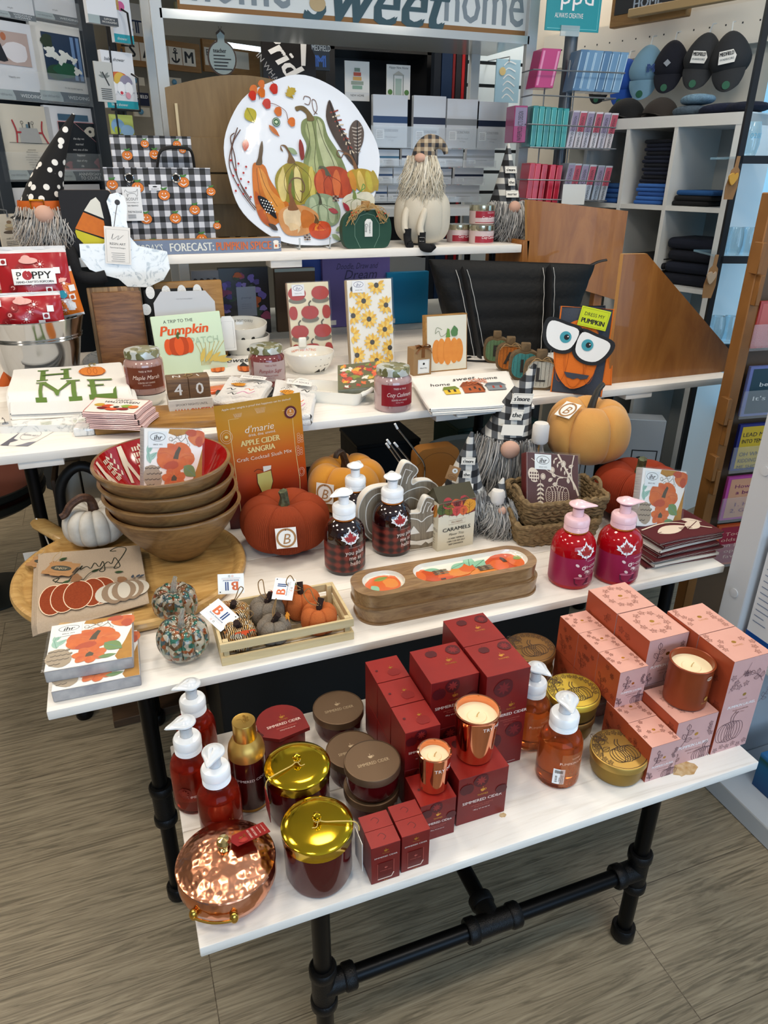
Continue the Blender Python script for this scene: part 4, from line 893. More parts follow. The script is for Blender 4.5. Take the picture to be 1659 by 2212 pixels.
bitag('white letter tag over the middle burlap pumpkins',onz(613,1272,Z2+.098),(.35,.8,.35),(-.85,.45,.1))
bitag('white letter tag hanging over the left crate wall',onz(474,1328,Z2+.075),(.5,-.75,-.35),(.75,.55,.25),.07,.055)
# ---- long wooden trays
LW=wood('mango_wood_tray',[(0,'#4f3820'),(.4,'#7a5a38'),(.6,'#94744d'),(1,'#ab8c62')],sc=(5,30,30),rough=.3,bump=.1,dist=3,coat=.35)
def stadium(L,W,n=14,r=None):
 r=r or W/2;return rrect(-L/2,-W/2,L/2,W/2,r,n)
fa=onz(800,1357,Z2);fb=onz(1157,1286,Z2);X=(fb-fa).normalized();N_=Vector((-X.y,X.x,0));la=onz(752,1318,Z2);rb=onz(1180,1240,Z2)
L=.492;Wd=.128;c0=(fa+fb)/2+N_*(Wd/2)
GLZ=P('#e9e3d4',.08,coat=1)
for k,lb in((0,'lower long oval wooden divided tray, underneath its twin'),(1,'upper long oval wooden divided tray with glossy pumpkin print')):
 t=TF('long_tray',lb,'tray',c0+Vector((0,0,.043*k))+X*(.004 if k==0 else-.003),X,(0,0,1),'long oval wooden trays');m=M();H=.0425
 outer=stadium(L,Wd,12,.056);inn=[stadium(.31,Wd-.036,12,.044),stadium(.105,Wd-.036,12,.045)]
 sh=lambda pl,dx:[(x+dx,y)for x,y in pl]
 m.slab(outer,0,H*.12,LW)
 lo=[(x*.985,y*.96)for x,y in outer];n=len(outer)
 m.add([(x,y,0)for x,y in lo]+[(x,y,H)for x,y in outer],[(i,(i+1)%n,(i+1)%n+n,i+n)for i in range(n)],LW,True)
 bm=bmesh.new();loops=[outer,sh(inn[0],.070),sh(inn[1],-.166)];es=[]
 for lp in loops:
  vs=[bm.verts.new((x,y,H))for x,y in lp];es+=[bm.edges.new((vs[i],vs[(i+1)%len(vs)]))for i in range(len(vs))]
 bmesh.ops.triangle_fill(bm,use_beauty=True,use_dissolve=False,edges=es);bm.verts.index_update()
 m.add([tuple(v.co)for v in bm.verts],[tuple(v.index for v in f.verts)for f in bm.faces],LW);bm.free();m.ob('tray_body',t)
 m=M()
 for lp,sc_ in((loops[1],.9),(loops[2],.82)):
  cx=sum(x for x,y in lp)/len(lp);n=len(lp);R_=[]
  for q,dz in((1,0),(.985,-.004),(.965,-.008),(.94,-.0105),(.90,-.0115)):R_.append([((x-cx)*q+cx,y*q,H+dz)for x,y in lp])
  vs=sum(R_,[]);fs=[(i+k2*n,(i+1)%n+k2*n,(i+1)%n+(k2+1)*n,i+(k2+1)*n)for k2 in range(4)for i in range(n)]+[tuple(range(4*n,5*n))]
  m.add(vs,fs,GLZ,True)
 if k==1:
  zf=lambda a,b,l:(a*1.0,b*1.0,H-.0112+l*2);d=D(m,zf);g1=lambda h:P(h,.08,coat=1)
  o1,o2,o3=g1('#d9662a'),g1('#c74d1e'),g1('#e08a3c')
  for x,y,rx_,ry_,c_ in((-.06,.0,.034,.038,o1),(.105,-.022,.05,.02,o3),(.0,-.02,.06,.022,o1),(.17,.005,.052,.040,o2),(.145,-.008,.026,.026,o1),(.2,-.004,.026,.03,o1),(.0,-.012,.03,.018,o1),(.035,-.008,.03,.02,o3),(-.045,.0,.022,.026,o2),(-.07,.004,.016,.024,o1),(.06,.004,.022,.02,o1),(-.02,-.026,.03,.008,o2)):d.ell(x,y,rx_,ry_,c_,wob=.04,seed=int(x*1e3),n=18)
  for x,y,L_,w_,r_ in((.07,.01,.05,.03,1.2),(.08,.0,.05,.03,.6),(.02,.012,.05,.022,.4),(-.01,.018,.04,.018,2.9),(.195,.006,.03,.02,.3)):d.leaf(x,y,L_,w_,r_,g1('#8fc0a0')if x<.15 else g1('#8a9a4a'),g1('#4b7a62'))
  for cx_,cy_ in((-.012,.006),(.105,-.01)):
   for i in range(12):d.ell(cx_+.009*(i%4-1.5),cy_+.008*(i//4-1),.007,.0035,g1('#8b7a60')if i%2 else g1('#5f5140'),n=8)
  d.poly([(.163,.0),(.174,.0),(.172,.02),(.166,.026),(.162,.022)],g1('#4a3a2c'));d.rect(-.025,-.03,-.012,-.024,g1('#3a322a'))
  d.ell(-.166,.0,.044,.038,o1,wob=.05);d.ell(-.150,-.004,.02,.022,o3,wob=.04);d.ell(-.182,-.006,.018,.02,o1,wob=.04);d.leaf(-.185,.018,.04,.018,.2,g1('#8a9a4a'),g1('#4b5a32'));d.leaf(-.198,-.002,.03,.02,-1.2,g1('#8fc0a0'),None)
  for cx_,R0 in((.070,(.31,Wd-.036)),(-.166,(.105,Wd-.036))):
   pass
 m.ob('enamelled_inside',t,'glossy enamelled hollow with printed pumpkins' if k else None)
 # ---- lemon lavender soaps
def leaf_tag(m,R,th,z,s=.021):
 d=D(m,fr_cyl(R,z,th),.0004);d.maple(0,.0,s*1.2,P('#f1f0ee',.5));d.ell(0,0,s*.75,s*.7,P('#f1f0ee',.5),wob=.06)
 d.maple(0,0,s*.88,P('#a3231c',.5));d.rect(-s*.75,-s*.14,s*.75,s*.12,P('#f1f0ee',.5));d.text('LEMON LAVENDER',0,-.0003,.0022,P('#7c2a24',.5),wid=s*1.2);d.line([(0,s*.1),(0,s*.9)],.0007,BLK)
def plaid():
 m=bpy.data.materials.new('dark_red_plaid');m.use_nodes=True;nt=m.node_tree;b=nt.nodes['Principled BSDF'];b.inputs['Roughness'].default_value=.35
 tc=nt.nodes.new('ShaderNodeTexCoord');cs=[]
 for ax in(0,1):
  w_=nt.nodes.new('ShaderNodeTexWave');w_.bands_direction='Z' if ax else 'X';w_.inputs['Scale'].default_value=14 if ax else 14;w_.inputs['Distortion'].default_value=0;nt.links.new(tc.outputs['Object'],w_.inputs['Vector']);cs.append(w_.outputs[1])
 a_=nt.nodes.new('ShaderNodeMath');a_.operation='ADD';nt.links.new(cs[0],a_.inputs[0]);nt.links.new(cs[1],a_.inputs[1]);h_=nt.nodes.new('ShaderNodeMath');h_.operation='MULTIPLY';h_.inputs[1].default_value=.5;nt.links.new(a_.outputs[0],h_.inputs[0])
 nt.links.new(ramp(nt,h_.outputs[0],[(.15,'#1a0708'),(.45,'#4a1210'),(.8,'#7a2a1e')]),b.inputs['Base Color']);return m
PLD=plaid();DKL=P('#1c0406',.06,coat=1)
def big_soap(label,x,y,R,H,bodyl,labm,words,aim,g,th,pcol,tagth=None):
 t=T('soap_bottle',label,'soap bottle',(x,y,Z2),0,g)
 m=M();m.lathe([(0,.002),(R*.85,0),(R*.97,.003),(R,.01),(R,H*.66),(R*.985,H*.74),(R*.93,H*.82),(R*.8,H*.905),(R*.6,H*.965),(R*.5,H*.985),(R*.5,H+.003)],bodyl,56);m.ob('bottle',t)
 q=M();q.lathe([(R+.0004,H*.08),(R+.0004,H*.62)],labm,56);d=D(q,fr_cyl(R+.0006,0,th));words(d,R,H);q.ob('label',t)
 q=M();tz=H*.74;q.X=Matrix.Identity(4)
 def fr(a,b,l):return((R*1.02+l)*sin(a/R+(tagth if tagth is not None else th*.2)),-(R*1.02+l)*cos(a/R+(tagth if tagth is not None else th*.2))+max(0,b+.004)*.35,tz+b)
 d=D(q,fr,.0004);s=.022;d.maple(0,0,s*1.25,P('#f1f0ee',.5));d.ell(0,0,s*.8,s*.72,P('#f1f0ee',.5),wob=.06);d.maple(0,0,s*.9,P('#a3231c',.5));d.rect(-s*.75,-s*.14,s*.75,s*.12,P('#f1f0ee',.5));d.text('LEMONLAVENDER',0,-.0003,.0024,P('#7c2a24',.5),wid=s*1.2);q.ob('leaf_tag',t,'white edged red maple leaf tag')
 q=M();q.lathe([(R*.52,H-.002),(R*.55,H),(R*.52,H+.003)],P('#b5651c',.3,.6),24);q.ob('elastic_band',t)
 pump(t,R*.86,H+.003,aim,pcol);return t
def w_pl(d,R,H):
 d.text('LEMONLAVENDER',.006,H*.565,.0032,P('#c9a8a0',.5),wid=.036)
 for i,s_ in enumerate(('you plaid','me at','hello')):d.text(s_,.008,H*.47-i*.0165,.0125,P('#efe6e2',.5),sx=.9)
GP='dark plaid soap bottles';
p=away(onz(746,1246,Z2),.056);big_soap('front dark plaid soap bottle with leaf tag, left of the long tray',p.x,p.y,.0555,.152,DKL,PLD,w_pl,pi+.35,GP,.1,FROSTc,.0)
p=away(onz(843,1205,Z2),.056);big_soap('dark plaid soap bottle with leaf tag in front of the wooden pumpkin cut-outs',p.x+.004,p.y,.056,.152,DKL,PLD,w_pl,pi/2-.3,GP,.25,FROSTc,.05)
p=away(onz(768,1180,Z2),.056);big_soap('rear dark plaid soap bottle, partly hidden behind the front one',p.x+.006,p.y+.012,.054,.152,DKL,PLD,w_pl,pi/2-.6,GP,.2,FROSTc,.35)
PKL=P('#9a1f48',.35);REDs=P('#c40a1a',.05,trans=.35,ior=1.3,coat=.5);CR=P('#f3d9d6',.5)
def w_in(d,R,H):
 d.text('LEMONLAVENDER',.014,H*.565,.003,CR,wid=.034);d.text('in-cider',.014,H*.465,.0115,CR,sh=.1);d.text('secrets',.014,H*.375,.0115,CR,sh=.1)
 d.text('foaming hand wash',.014,H*.32,.0028,CR,wid=.036);d.text('with aloe & coconut oil',.014,H*.295,.0026,CR,wid=.036)
 for x,y,k in((-.03,.5,1),(-.012,.44,0),(-.02,.3,1),(.0,.36,1)):(d.ell(x,H*y,.006,.0035,CR,rot=-.7)if k else d.ring(x,H*y,.0045,.0045,.003,CR,14))
 d.poly([(-.036,H*.25),(.006,H*.25),(.004,H*.14),(-.004,H*.11),(-.028,H*.11),(-.034,H*.15)],P('#5e1233',.4));d.ell(-.015,H*.255,.021,.004,P('#cf6a86',.4));d.text('red apple + cinnamon',.012,H*.125,.003,CR,wid=.036)
GR='bright red soap bottles';RS=P('#efc7cd',.3,coat=.4)
p=away(onz(1226,1275,Z2),.058);big_soap('left bright red soap bottle with leaf tag, at the long tray end',p.x,p.y,.0575,.150,REDs,PKL,w_in,-.5,GR,.15,RS,.0)
p=away(onz(1322,1266,Z2),.058);big_soap('right bright red soap bottle, beside the folded maroon napkins',p.x+.002,p.y,.058,.150,REDs,PKL,w_in,-.35,GR,.1,RS,-.35)
# ---- pumpkin shaped wooden cut-outs
GW=wood('grey_washed_wood',[(0,'#4f463a'),(.4,'#776b5b'),(.6,'#90836f'),(1,'#a99c88')],sc=(60,60,5),rough=.6,bump=.2,dist=1.4);WW=P('#e4dfd5',.6)
def cutout(label,O,w,h,th,rz,face,g):
 t=T('wooden_pumpkin_cutout',label,'decoration',O,rz,g);m=M()
 out=[(-.2,0),(.2,0),(.36,.06),(.47,.25),(.5,.45),(.46,.62),(.36,.72),(.22,.74),(.14,.71),(.13,.78),(.2,.88),(.14,.97),(.04,1),(-.03,.84),(-.06,.73),(-.2,.74),(-.35,.72),(-.45,.62),(-.5,.45),(-.47,.25),(-.36,.06)]
 pl=[(x*w,y*h)for x,y in spl(out,4,True)];m.prism(pl,0,th,GW,WW)
 m.prism([(x*.995,y*.997)for x,y in pl],-.0004,.0004,GW,WW);d=D(m,fr_front(-.0004),.0003);S=lambda L:[(x*w,y*h)for x,y in L]
 d.line([(x*.985,y*.985+.004)for x,y in pl],.003,WW,True)
 d.cur(S([(-.22,.05),(-.38,.2),(-.4,.5),(-.28,.66),(-.1,.62),(-.02,.56),(.08,.64),(.28,.66),(.4,.5),(.38,.2),(.22,.05)]),.0028,WW,6)
 if not face:d.cur(S([(-.1,.04),(-.27,.2),(-.27,.42),(-.14,.55),(-.02,.48),(.12,.55),(.27,.42),(.27,.2),(.1,.04)]),.0028,WW,6)
 d.line(S([(-.01,.72),(.02,.84),(.05,.93),(.13,.89),(.08,.82),(.06,.74)]),.0026,WW)
 if face:
  for s in(-1,1):d.poly(S([(s*.05,.34),(s*.24,.34),(s*.15,.5)]),WW)
  d.poly(S([(-.24,.24),(-.1,.19),(.1,.19),(.24,.24),(.2,.14),(.1,.1),(.05,.15),(-.02,.09),(-.1,.12),(-.2,.14)]),WW)
 m.ob('board',t);return t
a=onz(868,1170,Z2);cutout('large grey wooden pumpkin cut-out with white grooves, rear of the two',(a.x,a.y+.015,Z2),.262,.240,.030,.0,False,'grey wooden pumpkin cut-outs')
a=onz(903,1180,Z2);cutout('small grey wooden jack-o-lantern cut-out in front of the large one',(a.x+.004,a.y-.02,Z2),.190,.160,.028,.0,True,'grey wooden pumpkin cut-outs')
# ---- caramels box
a=onz(944,1192,Z2);CB=P('#dcd5bf',.5);t=T('caramel_box','cream caramels carton printed with autumn trees','box',(a.x,a.y,Z2),.06)
w_,dp_,h_=.118,.075,.150;m=M();m.box(0,w_,0,dp_,0,h_,CB);m.add([(0,0,h_),(w_,0,h_),(w_,dp_/2,h_+.036),(0,dp_/2,h_+.036),(0,dp_,h_),(w_,dp_,h_)],[(0,1,2,3),(3,2,5,4),(0,3,4),(1,5,2)],P('#3f3a24',.5))
AC=['#4c5e33','#b93d3f','#d9653b','#e09a32','#6b6a2c','#c74a46']
d=D(m,lambda a_,b_,l:(a_,-l if b_<h_ else(b_-h_)*.7-l,b_ if b_<h_ else h_+(b_-h_)*.72))
d.poly([(.0,h_*.72),(.02,h_*.76),(.045,h_*.7),(.07,h_*.73),(.09,h_*.68),(w_,h_*.72),(w_,h_*.998),(0,h_*.998)],P('#7a3a34',.5))
for x,y,r,c_ in((.012,.88,.02,0),(.034,.84,.018,4),(.056,.92,.022,2),(.058,.80,.017,5),(.098,.86,.024,3),(.082,.97,.02,1),(.03,.98,.02,1),(.08,.78,.015,2)):
 d.ell(x,h_*y,min(r,x+.001,w_-x+.001)if 0 else r*.85,r*.9,P(AC[c_],.5),wob=.05,seed=int(x*999),n=18);d.line([(x,h_*y-r*1.2),(x,h_*y+r*.5)],.0012,P('#33201a',.5))
 for s in(-1,1):
  for kk in(0,.35):d.line([(x,h_*y+r*(kk-.3)),(x+s*r*.4,h_*y+r*(kk+.05))],.0007,P('#33201a',.5))
d.line([(w_*.28,h_*.62),(w_*.74,h_*.62),(w_*.74,h_*.53),(w_*.28,h_*.53)],.0006,P('#8b5a3a',.5),True);d.text("McCREA'S",w_*.51,h_*.575,.0058,P('#8b5a3a',.5));d.text('CARAMELS',w_*.51,h_*.43,.0115,BLK,wid=w_*.76,bold=.03);d.text('Flavor Trio',w_*.51,h_*.32,.0075,BLK,sh=.25);
for i,s_ in enumerate(('CLASSIC VANILLA','CAPE COD SEA SALT','DEEP CHOCOLATE')):d.text(s_,w_*.51,h_*(.23-.062*i),.0046,BLK,bold=.04,wid=w_*(.44,.5,.4)[i])
d=D(m,lambda a_,b_,l:(-l,dp_-a_,b_));d.text('CARAMELS',dp_*.55,h_*.43,.008,BLK,wid=dp_*.8);d.text("McCREA'S",dp_*.55,h_*.58,.004,P('#8b5a3a',.5));d.text('Flavor Trio',dp_*.55,h_*.33,.005,BLK,sh=.2)
for i in range(3):d.line([(dp_*.35,h_*(.25-.05*i)),(dp_*.8,h_*(.25-.05*i))],.001,BLK)
d.leaf(dp_*.6,h_*.65,.05,.03,1.2,P('#c9822c',.5),BLK);d.leaf(dp_*.2,h_*.8,.04,.03,.4,P('#a3302c',.5),BLK);d.leaf(dp_*.1,h_*.72,.03,.02,.3,P('#5a5426',.5),BLK);m.ob('carton',t)
# ---- baskets
SG=P('#8a7350',.85,bump=(90,1.0),var=(80,.7),h2='#5a472c')
def basket(label,O,X,w,dp,h,g):
 t=TF('seagrass_basket',label,'basket',O,X,(0,0,1),g);m=M();rows=7;
 for k in range(rows):
  q=k/(rows-1);ex=.012*q;z=.008+(h-.012)*q;pl=rrect(-w/2-ex,-dp/2-ex,w/2+ex,dp/2+ex,.03,5);pts=[]
  n=len(pl)
  for i in range(n):
   a,b=pl[i],pl[(i+1)%n];L_=hypot(b[0]-a[0],b[1]-a[1]);s=max(1,int(L_/.006))
   for j in range(s):pts.append((a[0]+(b[0]-a[0])*j/s,a[1]+(b[1]-a[1])*j/s,z))
  N=len(pts);P2=[]
  for j,p in enumerate(pts):P2.append((p[0]*(1+.008*sin(j*1.6+k*2)),p[1]*(1+.01*sin(j*1.6+k*2)),p[2]+.0022*sin(j*1.5+k*pi)))
  m.tube(P2,[.0072+.0016*sin(j*1.55)for j in range(N)]if k<rows-1 else[.0085+.0018*sin(j*1.3)for j in range(N)],SG,7,closed=True)
 m.slab(rrect(-w/2,-dp/2,w/2,dp/2,.03),.001,.008,SG);m.ob('woven_wall',t)
 for s in(-1,1):
  q=M();q.tube(spl([(s*(w/2+.01),-.03,h),(s*(w/2+.014),-.015,h+.018),(s*(w/2+.014),.015,h+.018),(s*(w/2+.01),.03,h)],5),.006,SG,7);q.ob('handle',t)
 return t
a=onz(1120,1140,Z2);b=onz(1270,1098,Z2)
cb=Vector((1.170,1.650,Z2));XB=Vector((1,-.12,0)).normalized()
basket('lower seagrass basket under its twin',cb+Vector((-.02,-.01,0)),XB,.235,.165,.070,'stacked seagrass baskets')
basket('upper seagrass basket holding the maroon napkin box',cb+Vector((.01,.006,.045)),XB,.235,.165,.085,'stacked seagrass baskets')
MAR=P('#4a1718',.45);CRl=P('#e2d2bd',.6)
def mar_art(d,w,lab=True):
 S=lambda x:x*w;d.rect(-w/2,-w/2,w/2,w/2,MAR)
 d.cur([(S(.1),S(.5)),(S(.28),S(.2)),(S(.44),-S(.05)),(S(.5),-S(.2))],S(.035),CRl);d.cur([(S(.42),S(.5)),(S(.36),S(.2)),(S(.42),-S(.1))],S(.02),CRl)
 d.cur([(-S(.42),S(.4)),(-S(.1),S(.2)),(S(.1),S(.12)),(S(.3),S(.1))],S(.012),CRl);d.cur([(S(.06),-S(.03)),(S(.1),S(.08)),(S(.2),S(.1))],S(.02),CRl)
 for q in(0,.3,.62,.95):
  for s in((1,)if q==0 else(1,-1)):
   d.ell(S(.08+s*q*.17),-S(.22),S(.07),S(.19-.04*q),CRl,n=18);d.ell(S(.08+s*q*.17),-S(.22),S(.058),S(.178-.04*q),MAR,n=18)
   for k in range(6):d.line([(S(.08+s*q*.17-.03),-S(.32)+S(.035*k)),(S(.08+s*q*.17),-S(.345)+S(.035*k)),(S(.08+s*q*.17+.03),-S(.32)+S(.035*k))],S(.008),CRl)
 d.ell(-S(.38),S(.12),S(.1),S(.13),CRl,rot=.5)
 for i in range(12):d.ell(S(-.44+.045*(i%4)),S(.04+.055*(i//4)),S(.016),S(.02),MAR,n=8)
 for x,y in((-.2,.1),(-.02,.22),(.2,.34)):d.ell(S(x),S(y),S(.05),S(.055),CRl,n=14);d.ring(S(x),S(y),S(.035),S(.04),S(.006),MAR,12)
 for k in range(5):
  for s in(-1,1):d.leaf(S(-.25),S(-.02-.075*k),S(.09),S(.035),-pi/2+s*.9,CRl);d.leaf(S(.02+.07*k),S(.4-.06*k),S(.08),S(.03),s*1.1-.6,CRl)
 for x,y,r in((-.1,.02,.6),(.05,.1,2.5),(-.02,-.03,.2),(.3,.0,1.7),(.3,.28,.4)):d.leaf(S(x),S(y),S(.11),S(.06),r,CRl,MAR)
 d.cur([(-S(.25),S(.04)),(-S(.25),-S(.45))],S(.008),CRl,3)
 if lab:d.rect(-S(.36),S(.22),-S(.04),S(.48),P('#e6ebea',.5));d.ring(-S(.2),S(.38),S(.12),S(.07),S(.008),BLK);d.text('ihr',-S(.2),S(.375),S(.09),BLK,sh=.2,bold=.03);d.text('SINCE 1972',-S(.2),S(.26),S(.022),BLK)
a=ond(1140,1098,1);
O=ony(1138,1105,1.63);O2=ony(1262,1110,1.615);napkins('napkin_pack','maroon pack of cream patterned napkins leaning in the seagrass basket',O,O2-O,ony(1112,998,1.70)-O,.178,.034,mar_art,None,side=P('#5a2020',.5))
# ---- right hand pack and folded cloth napkins
MAC=P('#561519',.85,bump=(700,.2));CCW=P('#d9d3c9',.85,bump=(700,.2))
a=onz(1372,1226,Z2);cc=Vector((1.405,1.415,Z2));rr=random.Random(4)
for k in range(10):
 L_=.235-.01*(k%3)+rr.uniform(-.01,.01);W2=.15+rr.uniform(-.008,.008);rot=-.05+rr.uniform(-.05,.05)+.015*k
 t=T('cloth_napkin','folded maroon and cream cloth napkin, %s in the pile'%('lowest','second from the bottom','third from the bottom','fourth from the bottom','fifth from the bottom','fifth from the top','fourth from the top','third from the top','second from the top','topmost')[k],'napkin',cc+Vector((rr.uniform(-.006,.006)+.0015*k,rr.uniform(-.005,.005),.0085*k)),rot,'folded cloth napkins')
 m=M();A=MAC if k%5 not in(1,)else CCW
 def f(a,b,s):x=(a-.5)*L_;y=(b-.5)*W2;return(x,y,.0005+s*.0072+.006*(k/9)*sin(3*a+2)*(a)*1.2+.0012*sin(9*a+k)*sin(5*b))
 m.surf(lambda a,b:f(a,b,1),18,12,A)
 for e in range(4):
  for q0,q1,mt in((0,.3,CCW),(.3,.62,A),(.62,.72,CCW),(.72,1,A)):
   def g(a,b,e=e,q0=q0,q1=q1):
    aa,bb=((a,0),(1,a),(1-a,1),(0,1-a))[e];s=q0+(q1-q0)*b;p=f(aa,bb,s);o=sin(pi*((s*2)%1))*.002;nx,ny=((0,-1),(1,0),(0,1),(-1,0))[e]
    return(p[0]+nx*o,p[1]+ny*o,p[2])
   m.surf(g,18,3,mt)
 if k in(9,):
  d=D(m,lambda a,b,l:(a,b,f(a/L_+.5,b/W2+.5,1)[2]+.0006+l));
  for x,y,L2,w2,r_ in((-.08,-.03,.11,.045,.1),(.02,-.04,.09,.04,.5),(.05,.02,.06,.03,-.5),(-.1,.04,.08,.03,.2)):d.leaf(x,y,L2,w2,r_,CRl,MAC)
  d.cur([(-.11,.0),(0,.01),(.1,-.05)],.005,CRl)
  for i in range(7):d.line([(.0+i*.006,-.04),(.0+i*.006,-.025)],.002,MAC)
 m.ob('folded_cloth',t)
zt=Z2+.0085*10+.006;O=ony(1371,1152,1.43);O.z=max(O.z,zt);X=ony(1482,1157,1.43)-ony(1371,1152,1.43)
napkins('napkin_pack','pack of pumpkin napkins standing on the folded maroon cloths',O,X,ony(1353,1020,1.475)-O,.165,.026,ihr_art,'standing packs of pumpkin napkins')
# ---- cocktail pouch
A=ony(447,881,1.965);B=ony(635,850,1.985);Xp=(B-A);Wp=Xp.length
t=TF('drink_mix_pouch','orange and gold apple cider sangria mix pouch behind the wooden bowls','pouch',Vector((A.x+.035,1.978,Z2)),Xp,(A-Vector((A.x+.035,1.978,Z2))).normalized());Hp=(A-Vector((A.x+.035,1.978,Z2))).length
def pouchmat():
 m=bpy.data.materials.new('pouch_foil');m.use_nodes=True;nt=m.node_tree;b=nt.nodes['Principled BSDF'];b.inputs['Roughness'].default_value=.38
 tc=nt.nodes.new('ShaderNodeTexCoord');s=nt.nodes.new('ShaderNodeSeparateXYZ');nt.links.new(tc.outputs['Object'],s.inputs[0]);mr=nt.nodes.new('ShaderNodeMapRange');mr.inputs[1].default_value=0;mr.inputs[2].default_value=Hp;nt.links.new(s.outputs['Z'],mr.inputs[0])
 nt.links.new(ramp(nt,mr.outputs[0],[(.0,'#4a0d10'),(.18,'#6a1410'),(.4,'#b5400f'),(.6,'#c9630f'),(.8,'#c9860f'),(1,'#b5830f')]),b.inputs['Base Color']);return m
PM=pouchmat();m=M()
pf=lambda a,b:.018*sp(pi*a)**.6*(max(0,1-b)**.7)*(1 if b<.93 else .6)
m.surf(lambda a,b:(a*Wp,-pf(a,b),b*Hp),24,30,PM);m.surf(lambda a,b:((1-a)*Wp,pf(1-a,b)+.001,b*Hp),24,30,PM)
d=D(m,lambda a,b,l:(a,-pf(min(1,max(0,a/Wp)),b/Hp)-l-.0006,b),.0003);PW=P('#efe0c8',.5);PY=P('#e9d08a',.5);x=Wp
d.line([(x*.14,Hp*.1),(x*.14,Hp*.885),(x*.88,Hp*.885),(x*.88,Hp*.55),(x*.9,Hp*.3),(x*.88,Hp*.1)],.0016,PY);d.text('Apple cider sangria is proof that happiness can be slushed!',x*.48,Hp*.965,.006,PW,wid=x*.8)
d.text("d'marie",x*.47,Hp*.79,.02,PW,sh=.25,wid=x*.34);d.text('drink. dine. unwind.',x*.5,Hp*.745,.0085,PW,wid=x*.32);d.text('APPLE CIDER',x*.47,Hp*.69,.017,PY,wid=x*.46,bold=.05);d.text('SANGRIA',x*.47,Hp*.63,.017,PY,wid=x*.32,bold=.05);d.text('Craft Cocktail Slush Mix',x*.5,Hp*.565,.011,PW,wid=x*.66)
GLB=P('#241612',.5);d.poly([(x*.38,Hp*.43),(x*.55,Hp*.44),(x*.56,Hp*.35),(x*.52,Hp*.28),(x*.46,Hp*.255),(x*.41,Hp*.28),(x*.375,Hp*.36)],P('#c9bd6a',.5));d.line([(x*.38,Hp*.44),(x*.375,Hp*.36),(x*.41,Hp*.28),(x*.46,Hp*.255),(x*.52,Hp*.28),(x*.56,Hp*.35),(x*.55,Hp*.45)],.0016,GLB);d.line([(x*.455,Hp*.255),(x*.49,Hp*.14)],.0016,GLB);d.line([(x*.475,Hp*.255),(x*.5,Hp*.14)],.0016,GLB);d.ring(x*.5,Hp*.13,.018,.005,.0012,GLB,20);d.poly([(x*.46,Hp*.44),(x*.55,Hp*.45),(x*.56,Hp*.48),(x*.46,Hp*.485)],P('#e6e0d0',.5));d.cur([(x*.46,Hp*.45),(x*.4,Hp*.47),(x*.35,Hp*.455)],.0014,GLB)
d.ell(x*.86,Hp*.865,.019,.019,P('#5a1420',.5));d.ring(x*.86,Hp*.865,.012,.012,.0012,PW,20);d.ell(x*.86,Hp*.865,.0115,.0115,P('#c47a2a',.5));d.text('8',x*.86,Hp*.875,.008,PW);d.text('DRINKS',x*.86,Hp*.853,.003,PW)
d.text('All Natural | Vegan',x*.42,Hp*.075,.009,PW,wid=x*.5);d.ring(x*.09,Hp*.76,.017,.02,.0008,PW);d.ring(x*.09,Hp*.76,.012,.014,.0006,PW);d.ell(x*.09,Hp*.76,.005,.005,PY)
for i in range(9):d.line([(x*(.2+.012*i),Hp*.925),(x*(.215+.008*i),Hp*.895)],.0005,PW);d.line([(x*(.45+.015*i),Hp*.94),(x*(.47+.01*i),Hp*.9)],.0005,PW)
for i in range(14):d.ring(x*(.91+.02*(i%4)),Hp*(.52+.02*(i//4)+.1*(i%2)),.004,.004,.0006,PW,10)
d.ring(x*.93,Hp*.37,.01,.014,.0007,PW);d.ring(x*.93,Hp*.37,.006,.009,.0006,PW);m.ob('pouch',t)

# ================= THIRD BENCH =================
step(S3)
WCL=P('#e9e6e0',.9,bump=(500,.25));WCL2=P('#dcdad6',.9,bump=(500,.25));CERA=P('#ece9df',.12,coat=.6)
def folded(name,label,c,z0,th,mat,g,cat='towel',art=None,seed=0,droop=0,lips=2,ruf=.0012):
 """one folded cloth; c = BL, BR, TR, TL corner points"""
 O=sum((Vector(p)for p in c),Vector())/4;t=T(name,label,cat,(O.x,O.y,z0),0,g);cl=[Vector(p)-O for p in c];rr=random.Random(seed);p0,p1=rr.uniform(0,6),rr.uniform(0,6)
 def f(a,b,s):
  p=(cl[0]*(1-a)+cl[1]*a)*(1-b)+(cl[3]*(1-a)+cl[2]*a)*b;dr=droop*max(0,.18-b)**1.5*12
  return Vector((p.x,p.y,.0003+s*th-dr+ruf*sin(8*a+p0)*sin(6*b+p1)*s))
 m=M();m.surf(lambda a,b:f(a,b,1),20,16,mat)
 for e in range(4):
  nrm=((cl[0]-cl[3]),(cl[1]-cl[0]),(cl[3]-cl[0]),(cl[0]-cl[1]))[e].normalized()
  m.surf(lambda a,b:tuple(f(*((a,0),(1,a),(1-a,1),(0,1-a))[e],b)+nrm*(abs(sin(pi*b*lips))*min(th*.45,.004)*(1+.3*sin(7*a+e)))),20,4*lips,mat)
 if art:
  w_=(cl[1]-cl[0]).length;h_=(cl[3]-cl[0]).length
  art(D(m,lambda a,b,l:tuple(f(a,b,1)+Vector((0,0,.0010+l*1.5))),sub=.07,gr=4e-5))
 m.ob('folded_cloth',t);return t
Q=lambda z,*uv:[onz(u,v,z)for u,v in uv]
hc=Q(Z3+.066,(21,862),(289,851),(264,782),(38,798));FGR=P('#5e7a32',.8)
